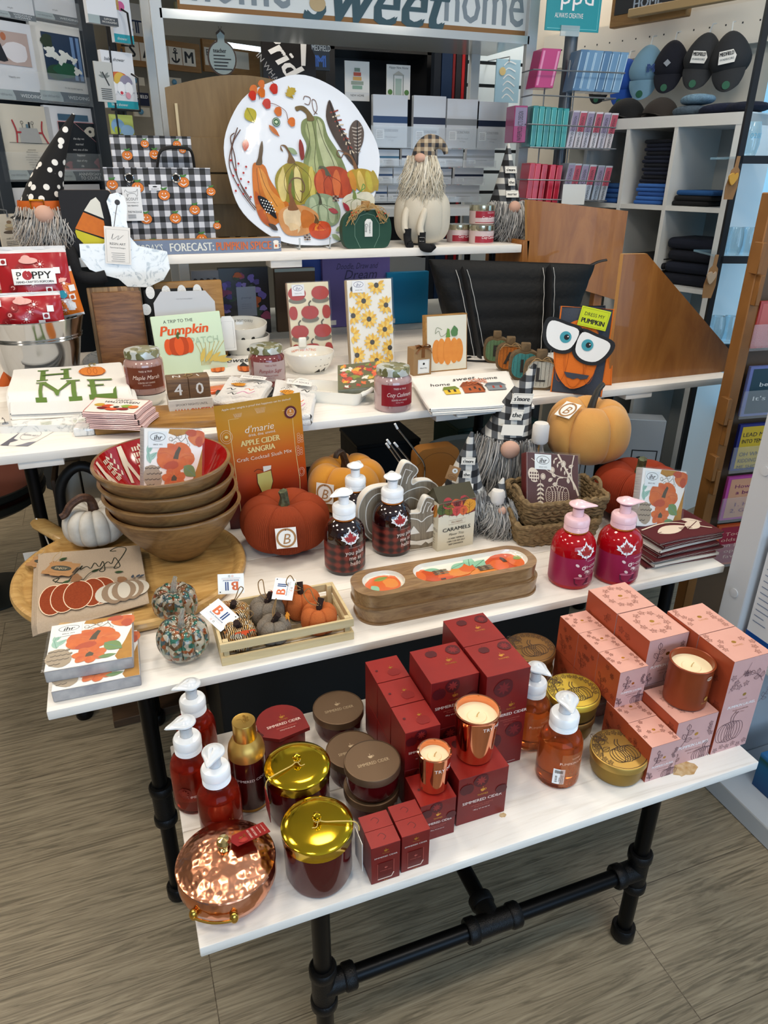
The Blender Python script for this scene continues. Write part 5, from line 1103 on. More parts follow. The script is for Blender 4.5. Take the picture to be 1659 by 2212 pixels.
def home(d):
 def H_(pts):d.poly([((u-20)/265,0)for u in pts],FGR)
 Sx=lambda x,y:(x,y)
 def bar(x0,y0,x1,y1,w_):d.line([(x0,y0),(x1,y1)],w_,FGR)
 for x in(.27,.48):
  d.poly([(x-.022,.56),(x+.028,.56),(x+.022,.86),(x-.022,.86)],FGR);d.poly([(x-.05,.53),(x+.05,.53),(x+.05,.56),(x-.05,.56)],FGR);d.poly([(x-.05,.86),(x+.05,.86),(x+.05,.89),(x-.05,.89)],FGR)
 d.poly([(.27,.69),(.48,.69),(.48,.73),(.27,.73)],FGR)
 d.poly([(.25,.12),(.28,.12),(.28,.44),(.25,.44)],FGR);d.poly([(.52,.12),(.56,.12),(.56,.44),(.52,.44)],FGR);d.poly([(.26,.44),(.31,.44),(.42,.18),(.39,.14)],FGR);d.poly([(.54,.44),(.50,.44),(.39,.14),(.41,.14)],FGR)
 d.poly([(.22,.44),(.31,.44),(.31,.47),(.22,.47)],FGR);d.poly([(.48,.44),(.6,.44),(.6,.47),(.48,.47)],FGR);d.poly([(.22,.1),(.31,.1),(.31,.13),(.22,.13)],FGR);d.poly([(.49,.1),(.6,.1),(.6,.13),(.49,.13)],FGR)
 d.poly([(.68,.11),(.725,.11),(.725,.46),(.68,.46)],FGR)
 for y in(.10,.27,.43):d.poly([(.66,y),(.88 if y!=.27 else .80,y),(.88 if y!=.27 else .80,y+.035),(.66,y+.035)],FGR)
 d.poly([(.85,.1),(.89,.1),(.9,.22),(.87,.16)],FGR)
 d.ell(.72,.73,.125,.15,P('#d97e2e',.8));
 for x,r in((.66,.05),(.78,.05),(.72,.045)):d.ring(x,.73,r,.135,.006,P('#b55a1a',.8),20)
 d.cur([(.72,.85),(.70,.93),(.72,1.0),(.76,.97),(.74,.93)],.014,P('#8f7a3a',.8),4);d.cur([(.72,.87),(.68,.86),(.65,.9)],.006,P('#8f7a3a',.8),4)
nmz=('lowest','second from the bottom','third from the bottom','fourth from the bottom','second from the top','topmost')
for k in range(6):
 j=Vector(((k*37%5-2)*.004,(k*53%5-2)*.004-.014*(5-k)*.3,0));cc_=[p+j for p in hc]
 if k<5:cc_[1]=cc_[1]-Vector((.02*(k%2),0,0));cc_[0]=cc_[0]-Vector((.008*(k%3),.012*(k%2),0))
 folded('kitchen_towel','folded white kitchen towel, %s of the HOME stack%s'%(nmz[k],', printed HOME with a pumpkin as O' if k==5 else ''),cc_,Z3+.0112*k,.0108,WCL if k%2 else WCL2,'stack of white HOME towels',art=home if k==5 else None,seed=k,droop=.1 if k==5 else .03,lips=2)
RES=wood('marbled_resin',[(0,'#70757a'),(.38,'#b9bdbd'),(.46,'#e6e6e2'),(1,'#f1f0ec')],sc=(14,14,14),rough=.08,bump=0,dist=4,coat=.8);ACA=wood('acacia_board',[(0,'#3a2413'),(.4,'#5c3a20'),(.55,'#7a5230'),(1,'#97703f')],sc=(3,26,26),rough=.4,bump=.08,dist=3)
ACL=wood('golden_acacia',[(0,'#6f4a22'),(.4,'#93682f'),(.6,'#a87c40'),(1,'#c09a5a')],sc=(3,26,26),rough=.35,bump=.08,dist=3)
a=onz(206,941,Z3);b=onz(452,924,Z3);X=(b-a).normalized()
t=TF('serving_board','acacia serving board with grey marbled resin handle, lying at the bench left front','board',a,X,(0,0,1))
m=M();m.box(0,.40,0,.165,0,.021,ACL,.004);m.ob('wooden_blade',t)
m=M();m.box(-.052,.0,-.0006,.1656,-.0004,.0216,RES,.006);pl=spl([(-.045,.03),(-.075,.045),(-.12,.055),(-.19,.062),(-.24,.072),(-.245,.10),(-.20,.115),(-.12,.105),(-.075,.115),(-.045,.14)],5)
m.slab([(x,y*1.0+.0)for x,y in pl],.0,.019,RES,smooth=True);m.ob('resin_handle',t,'glossy grey marbled resin handle');m=M();m.tube([(-.225+.006*cos(i*pi/6),.088+.006*sin(i*pi/6),.0195)for i in range(12)],.0022,P('#8c9094',.2),6,closed=True);m.tube(spl([(-.225,.088,.02),(-.226,.09,.03),(-.232,.1,.032),(-.236,.11,.025)],4),.0008,BLK,5);m.ob('hanging_loop',t)
c4=Q(Z3+.001,(0,962),(60,964),(118,931),(62,922));O=sum(c4,Vector())/4;t=T('paper_card','square white card with grey ink wash lying under the resin handle','card',O);cl=[p-O for p in c4]
m=M();m.add(cl,[(0,1,2,3)],P('#e3e0da',.6));bl=lambda a,b,l:tuple((cl[0]*(1-a)+cl[1]*a)*(1-b)+(cl[3]*(1-a)+cl[2]*a)*b+Vector((0,0,l*2)));d=D(m,bl);d.poly([(0,0),(.3,0),(.2,.15),(.35,.3),(.12,.35),(0,.7)],P('#5b5b66',.6));d.poly([(.55,0),(1,0),(1,.3),(.8,.22),(.7,.1)],P('#7c7c88',.6));d.ring(.5,.6,.3,.26,.012,P('#9a9aa0',.6));d.text('RESIN ART',.5,.6,.08,P('#7c7c88',.6));m.ob('card',t)
for k in range(3):
 cc_=Q(Z3+.023+.014*k,(183+2*k,921-14*k+8),(292+k*2,925-14*k+8),(326,880-13*k),(196,878-13*k));
hp=Q(Z3+.064,(184,893),(296,897),(331,868),(212,862))
def halo(d):
 d.rect(0,0,1,1,P('#efe9e0',.3));d.line([(.01,.01),(.99,.01),(.99,.99),(.01,.99)],.015,P('#c43a3a',.4),True);d.text('HAPPY',.56,.88,.09,BLK,wid=.3);d.text('HALLOWEEN',.56,.74,.13,BLK,wid=.62)
 for x,y,a,b,c_ in((.2,.5,.12,.13,'#c9a23a'),(.38,.42,.14,.14,'#c9481f'),(.55,.38,.15,.16,'#e8e2d2'),(.72,.46,.13,.13,'#8aa83a'),(.85,.42,.12,.14,'#d9722f'),(.3,.28,.12,.1,'#7a1518'),(.5,.22,.16,.1,'#d9542a'),(.7,.25,.14,.1,'#9a1a1a'),(.55,.36,.07,.08,'#1d1512')):d.ell(x,y,a*.8,b*.8,P(c_,.3),wob=.05,n=16)
for k in range(3):
 folded('coaster_pack','%s clear pack of pink-edged halloween coasters beside the white towels'%('lowest','middle','topmost')[k],[p+Vector((.006*(1-k),.004*k,0))for p in hp],Z3+.0225+.0145*k,.0135,P('#dcbcb8',.25,coat=.5),'packs of halloween coasters',cat='coasters',art=halo if k==2 else None,lips=3,ruf=.0003)
 # ---- jar candles
def camo():
 m=bpy.data.materials.new('leaf_pattern_lid');m.use_nodes=True;nt=m.node_tree;b=nt.nodes['Principled BSDF'];b.inputs['Roughness'].default_value=.3;b.inputs['Metallic'].default_value=.2
 tc=nt.nodes.new('ShaderNodeTexCoord');v=nt.nodes.new('ShaderNodeTexVoronoi');v.inputs['Scale'].default_value=55;v.distance='MANHATTAN';nt.links.new(tc.outputs['Object'],v.inputs['Vector']);s=nt.nodes.new('ShaderNodeSeparateColor');nt.links.new(v.outputs['Color'],s.inputs[0])
 r=nt.nodes.new('ShaderNodeValToRGB');r.color_ramp.interpolation='CONSTANT';e=r.color_ramp.elements;e.new(.5);
 for i,(q,c)in enumerate(((0,'#6b6b45'),(.35,'#c3c8c4'),(.8,'#8c8a66'))):e[i].position=q;e[i].color=lin(c)
 nt.links.new(s.outputs[0],r.inputs[0]);nt.links.new(r.outputs[0],b.inputs['Base Color']);return m
CAMO=camo()
def jar(label,x,y,z,wax,labc,name,tcol,R=.054,rz=0,strip=None):
 t=T('jar_candle',label,'candle',(x,y,z),rz,'tried and true jar candles');H=.105
 m=M();m.lathe([(0,.001),(R*.9,0),(R*.98,.004),(R,.012),(R,H*.78),(R*.96,H*.87),(R*.84,H*.94),(R*.8,H),(0,H)],P(wax,.1,coat=1,trans=.1),48);m.ob('jar',t)
 m=M();m.lathe([(R*.86,H*.955),(R*.885,H*.96),(R*.885,H*1.11),(R*.86,H*1.155),(R*.72,H*1.175),(R*.3,H*1.18),(0,H*1.18)],CAMO,40);m.ob('lid',t)
 m=M();f_=fr_cyl(R+.0006);d=D(m,f_);hw=R*1.0;d.rect(-hw,.020,hw,.080,P(labc,.45),14)
 if strip:
  for i in range(8):d.rect(-hw-.014+.0022*i,.02,-hw-.0132+.0022*i,.08,P('#7c2a3a',.5));d.rect(-hw-.016,.024+.007*i,-hw+.0,.0247+.007*i,P('#7c2a3a',.5))
 for i in(-3,-2,2,3):
  d.line([(i*.011,.080),(i*.011,.086)],.0008,P(labc,.45));d.line([(i*.011,.014),(i*.011,.020)],.0008,P(labc,.45))
 c_=P(tcol,.5);d.text('TRIED & TRUE',0,.070,.0048,c_,wid=.036);d.text(name,0,.053,.0115,c_,sh=.3,wid=.074);d.text('SCENTED SOY CANDLE',0,.038,.0042,c_,wid=.046);d.text('26 fl oz 737 g',0,.031,.0028,c_,wid=.022);m.ob('label',t)
 return t
p=away(onz(848,893,Z3),.052);jar('round jar candle with deep red cozy cashmere label, at the bench front edge',p.x,p.y,Z3,'#b99a97','#8a0f1e','Cozy Cashmere','#f0dcd6',.0535)
p=away(onz(580,838,Z3),.054);jar('mauve jar candle with pumpkin sugar label, in the middle of the bench',p.x,p.y,Z3,'#7c3a3a','#b09b98','Pumpkin Sugar','#8a2a28',.057)
p=away(onz(323,882,Z3),.052);t=T('ceramic_bowl','small white ceramic bowl carrying a jar candle beside the towels','bowl',(p.x,p.y,Z3))
m=M();m.lathe([(0,0),(.032,0),(.036,.004),(.050,.022),(.053,.035),(.051,.036),(.047,.024),(.034,.0075),(0,.007)],CERA,40);m.ob('bowl_body',t)
m=M();m.lathe([(0,.008),(.046,.0285),(.046,.0345),(0,.0345)],CERA,30);m.ob('inner_dish',t)
jar('maple marshmallow jar candle standing in a small white bowl',p.x,p.y,Z3+.036,'#b08a80','#6b2f14','Maple Marsh','#f0d8c8',.0545,strip=1)
# ---- countdown block
a=onz(368,905,Z3);b=onz(463,896,Z3);X=(b-a).normalized();w_=(b-a).length
t=TF('countdown_block','whitewashed halloween countdown box with two wooden number cubes','decoration',a,X,(0,0,1));WS=wood('chalky_white_wood',[(0,'#a8a49a'),(.45,'#cfccc4'),(1,'#e2e0da')],sc=(4,40,40),rough=.7,bump=.15,dist=2)
dp_=.075;hb=.050;m=M();m.box(0,w_,0,dp_,0,hb,WS,.0012,1);d=D(m,fr_front(0));d.text('SPOOKY NIGHTS UNTIL',w_*.52,hb*.72,.0058,P('#3a3634',.7),wid=w_*.72);d.text('HALLOWEEN',w_*.56,hb*.33,.0165,P('#c4572a',.7),wid=w_*.84,bold=.03);m.ob('box',t)
WAL=wood('walnut_cube',[(0,'#3b2a1b'),(.4,'#5a4029'),(.6,'#765839'),(1,'#8f7150')],sc=(4,50,50),rough=.6,bump=.2,dist=2)
for i,(s_,tp)in enumerate((('4','N'),('0','1'))):
 x0=w_*(.02+.48*i);s=w_*.475;m=M();m.box(x0,x0+s,.006,.006+s,hb+.0003,hb+s,WAL,.0022);d=D(m,fr_front(.006));d.text(s_,x0+s/2,hb+s*.48,s*.55,P('#d9d8d4',.6),bold=.02);d=D(m,fr_top(hb+s));d.text(tp,x0+s/2,.006+s/2,s*.4,P('#d9d8d4',.6),rot=pi if i==0 else .2);m.ob('number_cube',t)
m=M();m.tube(spl([(w_*.4,.03,hb+w_*.48),(w_*.5,.02,hb+w_*.5),(w_*.62,.035,hb+w_*.49),(w_*.5,.045,hb+w_*.5),(w_*.45,.03,hb+w_*.485)],5),.0012,P('#9a7d50',.9),5);m.ob('twine',t)
# ---- bucket with popcorn bags
GAL=P('#b4b6b8',.12,1,bump=(5,.12));c_=Vector((-.225,2.50,Z3));rt=.150;zt_=hgt(c_,680)-Z3
t=T('metal_bucket','shiny galvanised metal bucket full of popcorn bags','bucket',c_)
m=M();Hb=zt_;rb=rt*.68;ln=lambda q:rb+(rt-rb)*q
m.lathe([(0,.004),(rb*.97,.004),(rb,0),(rb,.006)]+[(ln(q),Hb*q)for q in(.1,.3,.5,.66)]+[(ln(.67)+.003,Hb*.68),(ln(.69),Hb*.70),(ln(.71)+.003,Hb*.72),(ln(.73),Hb*.74),(ln(.9),Hb*.9),(ln(1),Hb*.985),(ln(1)+.003,Hb*.99),(ln(1)+.002,Hb),(ln(1)-.003,Hb*.99),(ln(.5)-.004,Hb*.5),(rb-.004,.01),(0,.01)],GAL,64);m.ob('bucket_body',t)
m=M();m.lathe([(0,Hb*.45),(ln(.45)-.006,Hb*.45)],P('#3a3a3c',.8),24);m.ob('bag_rest',t)if 0 else None
def bag(label,base,X_,Z_,w_,h_,col,c2,name=True,white=.18):
 t=TF('popcorn_bag',label,'bag',base,X_,Z_,'popcorn bags in the bucket');FO=P(col,.25,coat=.3,bump=(30,.3));WF=P('#d9d9da',.25,coat=.4,bump=(30,.25))
 bul=lambda a,b:.024*(sp(pi*a)**.7)*(sp(pi*min(1,b*1.05))**.6 if b<.95 else 0)+.002*sin(14*a+9*b)
 m=M()
 for q0,q1,mt in((0,white,WF),(white,.9,FO),(.9,1,WF)):
  m.surf(lambda a,b:(a*w_,-bul(a,q0+(q1-q0)*b),(q0+(q1-q0)*b)*h_),20,12 if mt is FO else 4,mt);m.surf(lambda a,b:((1-a)*w_,.001+bul(1-a,q0+(q1-q0)*b),(q0+(q1-q0)*b)*h_),20,8 if mt is FO else 4,mt)
 d=D(m,lambda a,b,l:(a,-bul(a/w_,b/h_)-.001-l,b),.0003,sub=.02,gr=2e-5);PK_=P('#e0a9a0',.4);WW_=P('#eeeeee',.4);C2=P(c2,.4)
 for i in range(12):
  x,y=w_*(.1+.8*((i*37)%11)/11),h_*(white+.05+(.82-white)*((i*53)%13)/13)
  if i%3==0:d.ell(x,y,.011,.011,C2,n=14);d.ell(x,y,.006,.006,PK_,n=10)
  elif i%3==1:
   for k in range(8):d.line([(x+.005*cos(k*pi/4),y+.005*sin(k*pi/4)),(x+.011*cos(k*pi/4),y+.011*sin(k*pi/4))],.0012,PK_)
   d.ell(x,y,.004,.004,WW_,n=10)
  else:d.rect(x-.009,y-.009,x+.009,y+.009,WW_);d.ell(x,y,.006,.006,C2,n=12)
 d.ell(w_*.45,h_*.78,.026,.009,PK_);d.ell(w_*.42,h_*.80,.014,.012,PK_)
 if name:
  d.rect(w_*.2,h_*.42,w_*.8,h_*.66,P('#f2f2f0',.4),10);d.text('P',w_*.29,h_*.56,.021,BLK,bold=.03);d.ell(w_*.405,h_*.56,.0135,.0135,P('#a81f2c',.4));d.ell(w_*.405,h_*.56,.004,.004,P('#f2f2f0',.4));d.text('PPY',w_*.61,h_*.56,.021,BLK,bold=.03,wid=w_*.27);d.text('HAND-CRAFTED POPCORN',w_*.5,h_*.46,.006,BLK,wid=w_*.52,bold=.04)
  d.ell(w_*.86,h_*.25,.012,.012,P('#1f8aa0',.4))
 m.ob('foil_bag',t);return t
by=2.50
A=ony(5,640,by-.04);B=ony(128,645,by-.04);TL=ony(10,540,by-.02);bag('big red poppy popcorn bag standing tallest in the bucket',A-Vector((0,0,.05)),(1,0,.0),TL-A+Vector((0,0,0)),.195,(TL-A).length+.055,'#a81a22','#8a1218')
A=ony(-8,715,by-.10);bag('front red popcorn bag with white top, low in the bucket',A-Vector((0,0,.01)),(1,0,0),(0,.15,1),.190,.115,'#a81a22','#8a1218',False,.05)
A=ony(122,690,by-.03);bag('orange popcorn bag leaning out on the right side of the bucket',A,(.95,.1,.12),(.18,.1,1),.085,.145,'#d9701c','#b5500f',False,.05)
A=ony(-20,690,by+.02);bag('orange popcorn bag at the left side of the bucket',A,(1,0,-.05),(.02,.1,1),.10,.125,'#d9701c','#b5500f',False,.05)
# ---- cutting boards and things leaning
a=ony(212,795,2.56);a.z=Z3
t=TF('cutting_board','dark acacia cutting board leaning behind the bucket','board',Vector((-.045,2.47,Z3)),(1,0,0),(-.07,.10,1));hh=.262
m=M();m.box(0,.150,0,.018,0,hh,ACA,.006);m.ob('board',t)
t=TF('cutting_board','second acacia cutting board on the right behind the geometry card','board',Vector((.150,2.555,Z3)),(1,0,0),(-.10,.05,1));m=M();m.box(0,.225,0,.016,0,.275,ACL,.006);m.ob('board',t)
t=TF('cutting_board','tall wooden board standing behind under the ledge edge','board',Vector((ony(275,618,2.535).x-.125,2.537,Z3)),(1,0,0),(0,.0,1));m=M();m.box(0,.16,0,.012,0,ony(275,618,2.535).z-Z3-.001,wood('striped_acacia',[(0,'#5b3c22'),(.45,'#7d5a36'),(.55,'#b08a5c'),(1,'#8f6a42')],sc=(40,2,2),rough=.45,bump=.05,dist=1),.004);m.ob('board',t)
t=TF('waffle_towel','black waffle towel with big white dots behind the geometry card','towel',Vector((.115,2.485,Z3)),(1,0,0),(-.06,.14,1));m=M();m.box(0,.19,0,.02,0,.262,P('#15181a',.9,bump=(300,.6)),.008,3);d=D(m,fr_front(0),.0004);WD=P('#e8e8e6',.9,bump=(300,.8))
for i in range(4):d.ell(.02+.05*i,.252,.014,.02,WD,n=16);d.ell(.0+.05*i,.20,.016,.018,WD,n=16)
d=D(m,fr_top(.262))
for i in range(4):d.ell(.02+.05*i,.009,.014,.008,WD,n=12)
m.ob('folded_towel',t)
GC=P('#c3c4c8',.6);t=TF('product_card','grey clipped-corner card printed GEOMETRY','card',Vector((.135,2.46,Z3+.02)),(1,0,-.02),(-.05,.12,1));m=M();cw,ch=.195,.238;pl=[(0,0),(cw,0),(cw,ch-.035),(cw-.028,ch),(.026,ch),(0,ch-.035)]
m.prism(pl,0,.0015,GC);d=D(m,fr_front(0),.0003);d.text('GEOMETRY',cw*.5,ch*.62,.0125,BLK,wid=cw*.5,bold=.03);d.text('Linen Tea Towel and Board',cw*.5,ch*.9,.003,P('#7a7a80',.6),wid=cw*.26);m.ob('card',t)
a=ony(285,815,2.33);a.z=Z3+.004;MINT=P('#c9dcc0',.8)
t=TF('cloth_book','pale green a trip to the pumpkin patch cloth book standing up','book',Vector((.125,2.375,Z3)),(1,-.0,.035),(-.02,.17,1));cw,ch=.218,.195;m=M();m.box(0,cw,0,.012,0,ch,MINT,.003);d=D(m,fr_front(0),.0003);ORG=P('#d9541c',.7)
d.text('A TRIP TO THE',cw*.38,ch*.90,.010,P('#2a2a2a',.7),wid=cw*.42);d.text('Pumpkin',cw*.44,ch*.76,.030,ORG,sh=.25,wid=cw*.68,bold=.05);d.text('PATCH',cw*.72,ch*.56,.022,P('#a9bfa4',.7),wid=cw*.4)
d.pump(cw*.34,ch*.50,cw*.42,ch*.3,ORG,P('#b5400f',.7),P('#4a5a24',.7));STW=P('#b59a4a',.7)
for i in range(7):d.cur([(cw*(.62+.02*i),ch*.15),(cw*(.63+.04*i),ch*.35),(cw*(.58+.07*i),ch*.52)],.0014,STW)
for i in range(5):d.leaf(cw*(.62+.06*i),ch*.2,.05,.014,1.2-.3*i,P('#c9b25a',.7))
m.ob('cover',t)
t=TF('paper_card','white clipped tag card hanging on the rear cutting board','tag',Vector((.345,2.49,Z3+.05)),(1,0,.0),(-.03,.1,1));m=M();m.prism([(0,0),(.05,0),(.05,.10),(.04,.115),(.01,.115),(0,.10)],0,.001,P('#e6e6e4',.6));d=D(m,fr_front(0));d.line([(.006,.008),(.044,.008),(.044,.097),(.006,.097)],.0005,BLK,True);m.ob('card',t)
t=T('kraft_tag','small kraft gift tag lying by the countdown cubes','tag',onz(432,800,Z3));t.rotation_euler=(.9,0,-.5);m=M();m.box(-.02,.04,-.02,.02,0,.0015,P('#7a5f3c',.8));D(m,fr_top(.0015)).rect(-.01,-.014,.03,.014,P('#e6e6e4',.6));m.ob('card',t)if 0 else m.ob('card',t)
t=T('resin_board','round grey marbled resin board lying behind the towels','board',onz(236,772,Z3+.01)-Vector((0,.03,.01)),0);t.rotation_euler=(.35,0,0);m=M();m.lathe([(0,0),(.085,0),(.09,.006),(.085,.012),(0,.012)],RES,40,(0,0,.0),sy=.8);m.ob('board',t)
p0=ony(272,617,2.41);
t=TF('marble_paddle_board','grey marbled resin paddle board with handle up, in front of the ledge','board',ony(275,618,2.535),(1,0,-.10),(-.03,.0,1));k_=mpp(ony(275,560,2.535));cv=lambda u,v:((u-275)*k_,(618-v)*k_)
m=M();out=[(183,538),(230,534),(250,520),(248,480),(241,450),(248,436),(262,431),(276,437),(281,455),(279,485),(284,515),(300,533),(360,540),(366,575),(352,600),(318,618),(275,619),(258,604),(225,597),(200,588),(184,566)]
m.prism([cv(*q)for q in out[::-1]],0,.018,RES);D(m,fr_front(0)).ell(*cv(262,450),.008,.008,P('#3a3a3e',.6));m.ob('board',t)
m=M();q=cv(233,498);q2=cv(285,573);m.box(q[0],q2[0],-.006,-.005,q2[1],q[1],P('#ece9e4',.6));d=D(m,fr_front(-.006));cx=(q[0]+q2[0])/2;cy=(q[1]+q2[1])/2;d.line([(q[0]+.005,q2[1]+.005),(q2[0]-.005,q2[1]+.005),(q2[0]-.005,q[1]-.008),(q[0]+.005,q[1]-.008)],.0006,BLK,True);d.text('RESIN ART',cx,cy+.005,.007,BLK);d.text('Functional Designs',cx,cy-.006,.004,BLK,wid=.045)
for i in range(5):d.line([(cx-.02+.003*(i%2),cy-.022-.006*i),(cx+.02,cy-.022-.006*i)],.0012,P('#8a8a8a',.6))
d.cur([(cx-.018,cy+.02),(cx-.012,cy+.035),(cx-.015,cy+.018),(cx+.004,cy+.03),(cx,cy+.018),(cx+.018,cy+.032)],.0007,BLK);m.tube(spl([(q[0]+.03,-.006,q[1]),(q[0]+.035,-.01,q[1]+.03),cv(262,452)[:1]+(-.004,)+cv(262,452)[1:]],4),.0009,BLK,5);m.ob('paper_tag',t)
# ---- ceramics
def facebowl(label,x,y,z,R,H,tilt=0,rz=0,dots=True,txt=None,face=False,g='trick or treat bowls',handle=False):
 t=T('ceramic_bowl',label,'bowl',(x,y,z),rz,g,rx=tilt);b=R*.62;pr=[(b+(R-b)*sin(q*pi/2)**.8,H*q)for q in[i/8 for i in range(9)]]
 m=M();m.lathe([(0,0),(b*.95,0)]+pr+[(R-.0035,H+.0005)]+[(r-.005,max(z_,.006))for r,z_ in pr[::-1]]+[(0,.006)],CERA,48)
 fo=lambda a,bb,l:((b+(R-b)*sp(min(1,max(0,bb/H))*pi/2)**.8+l+.0003)*sin(a/R),-(b+(R-b)*sp(min(1,max(0,bb/H))*pi/2)**.8+l+.0003)*cos(a/R),bb)
 d=D(m,fo)
 if dots:
  for x_ in(-.004,.034):d.ell(x_,H*.55,.0072,.0068,BLK,n=16)
 if face:
  for x_ in(.012,.048):d.poly([(x_-.012,H*.45),(x_+.012,H*.45),(x_-.004+.012,H*.85)],P('#26221e',.5));d.poly([(x_-.009,H*.48),(x_+.009,H*.48),(x_+.006,H*.78)],CERA)
  d.poly([(.0,H*.1),(.02,H*.3),(.03,H*.1),(.05,H*.32),(.06,H*.1)],P('#26221e',.5))
 if txt:
  fi=lambda a,bb,l:((R-.0052-l-(1-bb/H)*.25*(R-b))*sin(a/R),(R-.0052-l-(1-bb/H)*.25*(R-b))*cos(a/R),bb);D(m,fi).text(txt,0,H*.78,.0098,P('#3a3632' if dots else '#d9703a',.5),wid=R*1.15)
 m.ob('bowl_body',t)
 if handle:q=M();q.box(-.014,.014,R-.012,R-.003,H-.006,H+.03,CERA,.006,3);q.ob('stem_handle',t)
 return t
p=away(onz(538,752,Z3),.06);p=Vector((.44,2.60,Z3));kR=mpp(ony(536,700,p.y))*54
facebowl('lower white bowl with two black dots, under its tilted twin',p.x+.004,p.y,Z3,kR,.078,g='trick or treat bowls');facebowl('upper tilted white bowl reading trick or treat yourself',p.x-.004,p.y,Z3+.045,kR,.078,.10,-.1,txt='TRICK OR TREAT YOURSELF')
p=away(onz(672,812,Z3),.055);facebowl('white bowl with black cat face reading happy haunting',p.x,p.y+.02,Z3,.086,.066,dots=False,txt='HAPPY HAUNTING',face=True,handle=True,g='white halloween bowls')
a=onz(735,897,Z3);t=T('ceramic_dish','white rectangular dish with leaf inside and curled handles','dish',(.590,1.985,Z3),-.62);m=M();L,Wd,H=.20,.125,.036
o0=rrect(-L*.44,-Wd*.42,L*.44,Wd*.42,.018,5);o1=rrect(-L/2,-Wd/2,L/2,Wd/2,.022,5);i1=[(x*.955,y*.93)for x,y in o1];i0=[(x*.97,y*.96)for x,y in o0];n=len(o0)
vs=[(x,y,0)for x,y in o0]+[(x,y,H)for x,y in o1]+[(x,y,H)for x,y in i1]+[(x,y,.006)for x,y in i0]
m.add(vs,[(i+k*n,(i+1)%n+k*n,(i+1)%n+(k+1)*n,i+(k+1)*n)for k in range(3)for i in range(n)]+[tuple(range(n))[::-1],tuple(range(3*n,4*n))],CERA,True);d=D(m,fr_top(.006),.0003);d.maple(-.05,0,.035,P('#8a4a3e',.3),1.2);d.maple(-.02,.012,.03,P('#7a3a34',.3),.2);m.ob('dish_body',t)
for s in(-1,1):q=M();q.tube(spl([(s*L*.49,-.045,H-.004),(s*L*.585,-.03,H+.004),(s*L*.60,0,H+.006),(s*L*.585,.03,H+.004),(s*L*.49,.045,H-.004)],5),.0065,CERA,8);q.ob('handle',t)
def leaves(d,w,lab=False):
 d.rect(-w/2,-w/2,w/2,w/2,P('#5a5a30',.4));rr=random.Random(11)
 for i in range(46):d.maple(rr.uniform(-.43,.43)*w,rr.uniform(-.43,.43)*w,w*rr.uniform(.07,.13),P(('#b5301a','#d9692a','#d6a82a','#e6ded0','#7d8a2a','#8a2a1a','#d9542a')[i%7],.4),rr.uniform(0,6))
ct=Vector((.632,1.965,Z3+.040));X_=Vector((.80,-.50,.10)).normalized();
napkins('napkin_pack','pack of autumn leaf napkins lying tilted across the white dish',ct-X_*.03-Vector((.02,.045,0)),(.86,-.30,.10),(.22,.9,.30),.135,.022,leaves,None,side=P('#6f7568',.5,stretch=(20,20,900),var=(1,.7),h2='#a8a898'))
# ---- halloween towel, socks
hc2=Q(Z3+.020,(440,810),(560,808),(542,752),(448,756))
def hh2(d):
 d.text('HAPPY',.5,.82,.2,BLK,wid=.95,bold=.06);d.text('halloween',.55,.52,.16,BLK,wid=.8,sh=.3)
 for x in(.25,.75):d.pump(x,.2,.26,.24,P('#d9702a',.7),P('#b5541a',.7),BLK);d.poly([(x-.1,.26),(x+.1,.26),(x,.42)],BLK)
for k in range(2):folded('kitchen_towel',('lower','upper')[k]+' white towel printed happy halloween, behind the countdown block',[p+Vector((0,-.002*k,0))for p in hc2],Z3+.010*k,.0095,WCL,'happy halloween towels',art=hh2 if k else None,seed=k+20)
FUZ=P('#e6e2dc',1,bump=(220,1),sheen=.6)
t=T('black_web_dish','black plate with white spider web under the fuzzy socks','plate',onz(535,858,Z3)+Vector((0,.02,0)));m=M();m.lathe([(0,0),(.06,0),(.088,.010),(.09,.012),(.06,.004),(0,.003)],P('#101112',.25),40);d=D(m,fr_top(.0035))
for i in range(10):d.line([(0,0),(.085*cos(i*pi/5),.085*sin(i*pi/5))],.001,WH)
for r in(.03,.055,.075):d.ring(0,0,r,r,.001,WH)
m.ob('plate_body',t)
t=T('orange_pouch','glossy orange treat bag behind the countdown block','bag',onz(478,848,Z3)+Vector((0,.02,0)),.2);m=M();m.box(-.05,.05,-.03,.03,0,.012,P('#d9561a',.2,coat=.5),.005,3);m.ob('bag',t)
def sock(label,c,z0,rz_s):
 t=folded('fuzzy_sock',label,c,z0,.030,FUZ,'fuzzy halloween socks','socks',seed=int(c[0].x*1e3),lips=2,ruf=.004)
 m=M();rr=random.Random(3);O=sum(c,Vector())/4;cl=[p-O for p in c]
 fx=lambda a,b,l:tuple((cl[0]*(1-a)+cl[1]*a)*(1-b)+(cl[3]*(1-a)+cl[2]*a)*b+Vector((0,0,.0345+l*3)));d=D(m,fx,.0003,gr=3e-5);OO=P('#d9902a',1);BB=P('#222222',1)
 d.ell(.35,.62,.17,.07,OO,wob=.1)
 for i in range(16):d.ell(.2+.02*(i%9)*1.7,.57+.07*(i//9)+.02*(i%3),.012,.012,BB,n=6)
 for x,y in((.2,.3),(.7,.62),(.6,.3),(.3,.1)):d.cur([(x,y),(x+.08,y+.04),(x+.14,y-.03),(x+.2,y+.03)],.022,BB if x!=.6 else P('#d9703a',1));
 d.rect(.3,.8,.92,.97,P('#e8e6e2',.6));d.text('COZY SOCKS',.6,.9,.05,BB,wid=.5);d.cur([(.5,.1),(.6,.2),(.75,.12),(.85,.22)],.03,P('#c98aa8',1));m.ob('pattern',t);return t
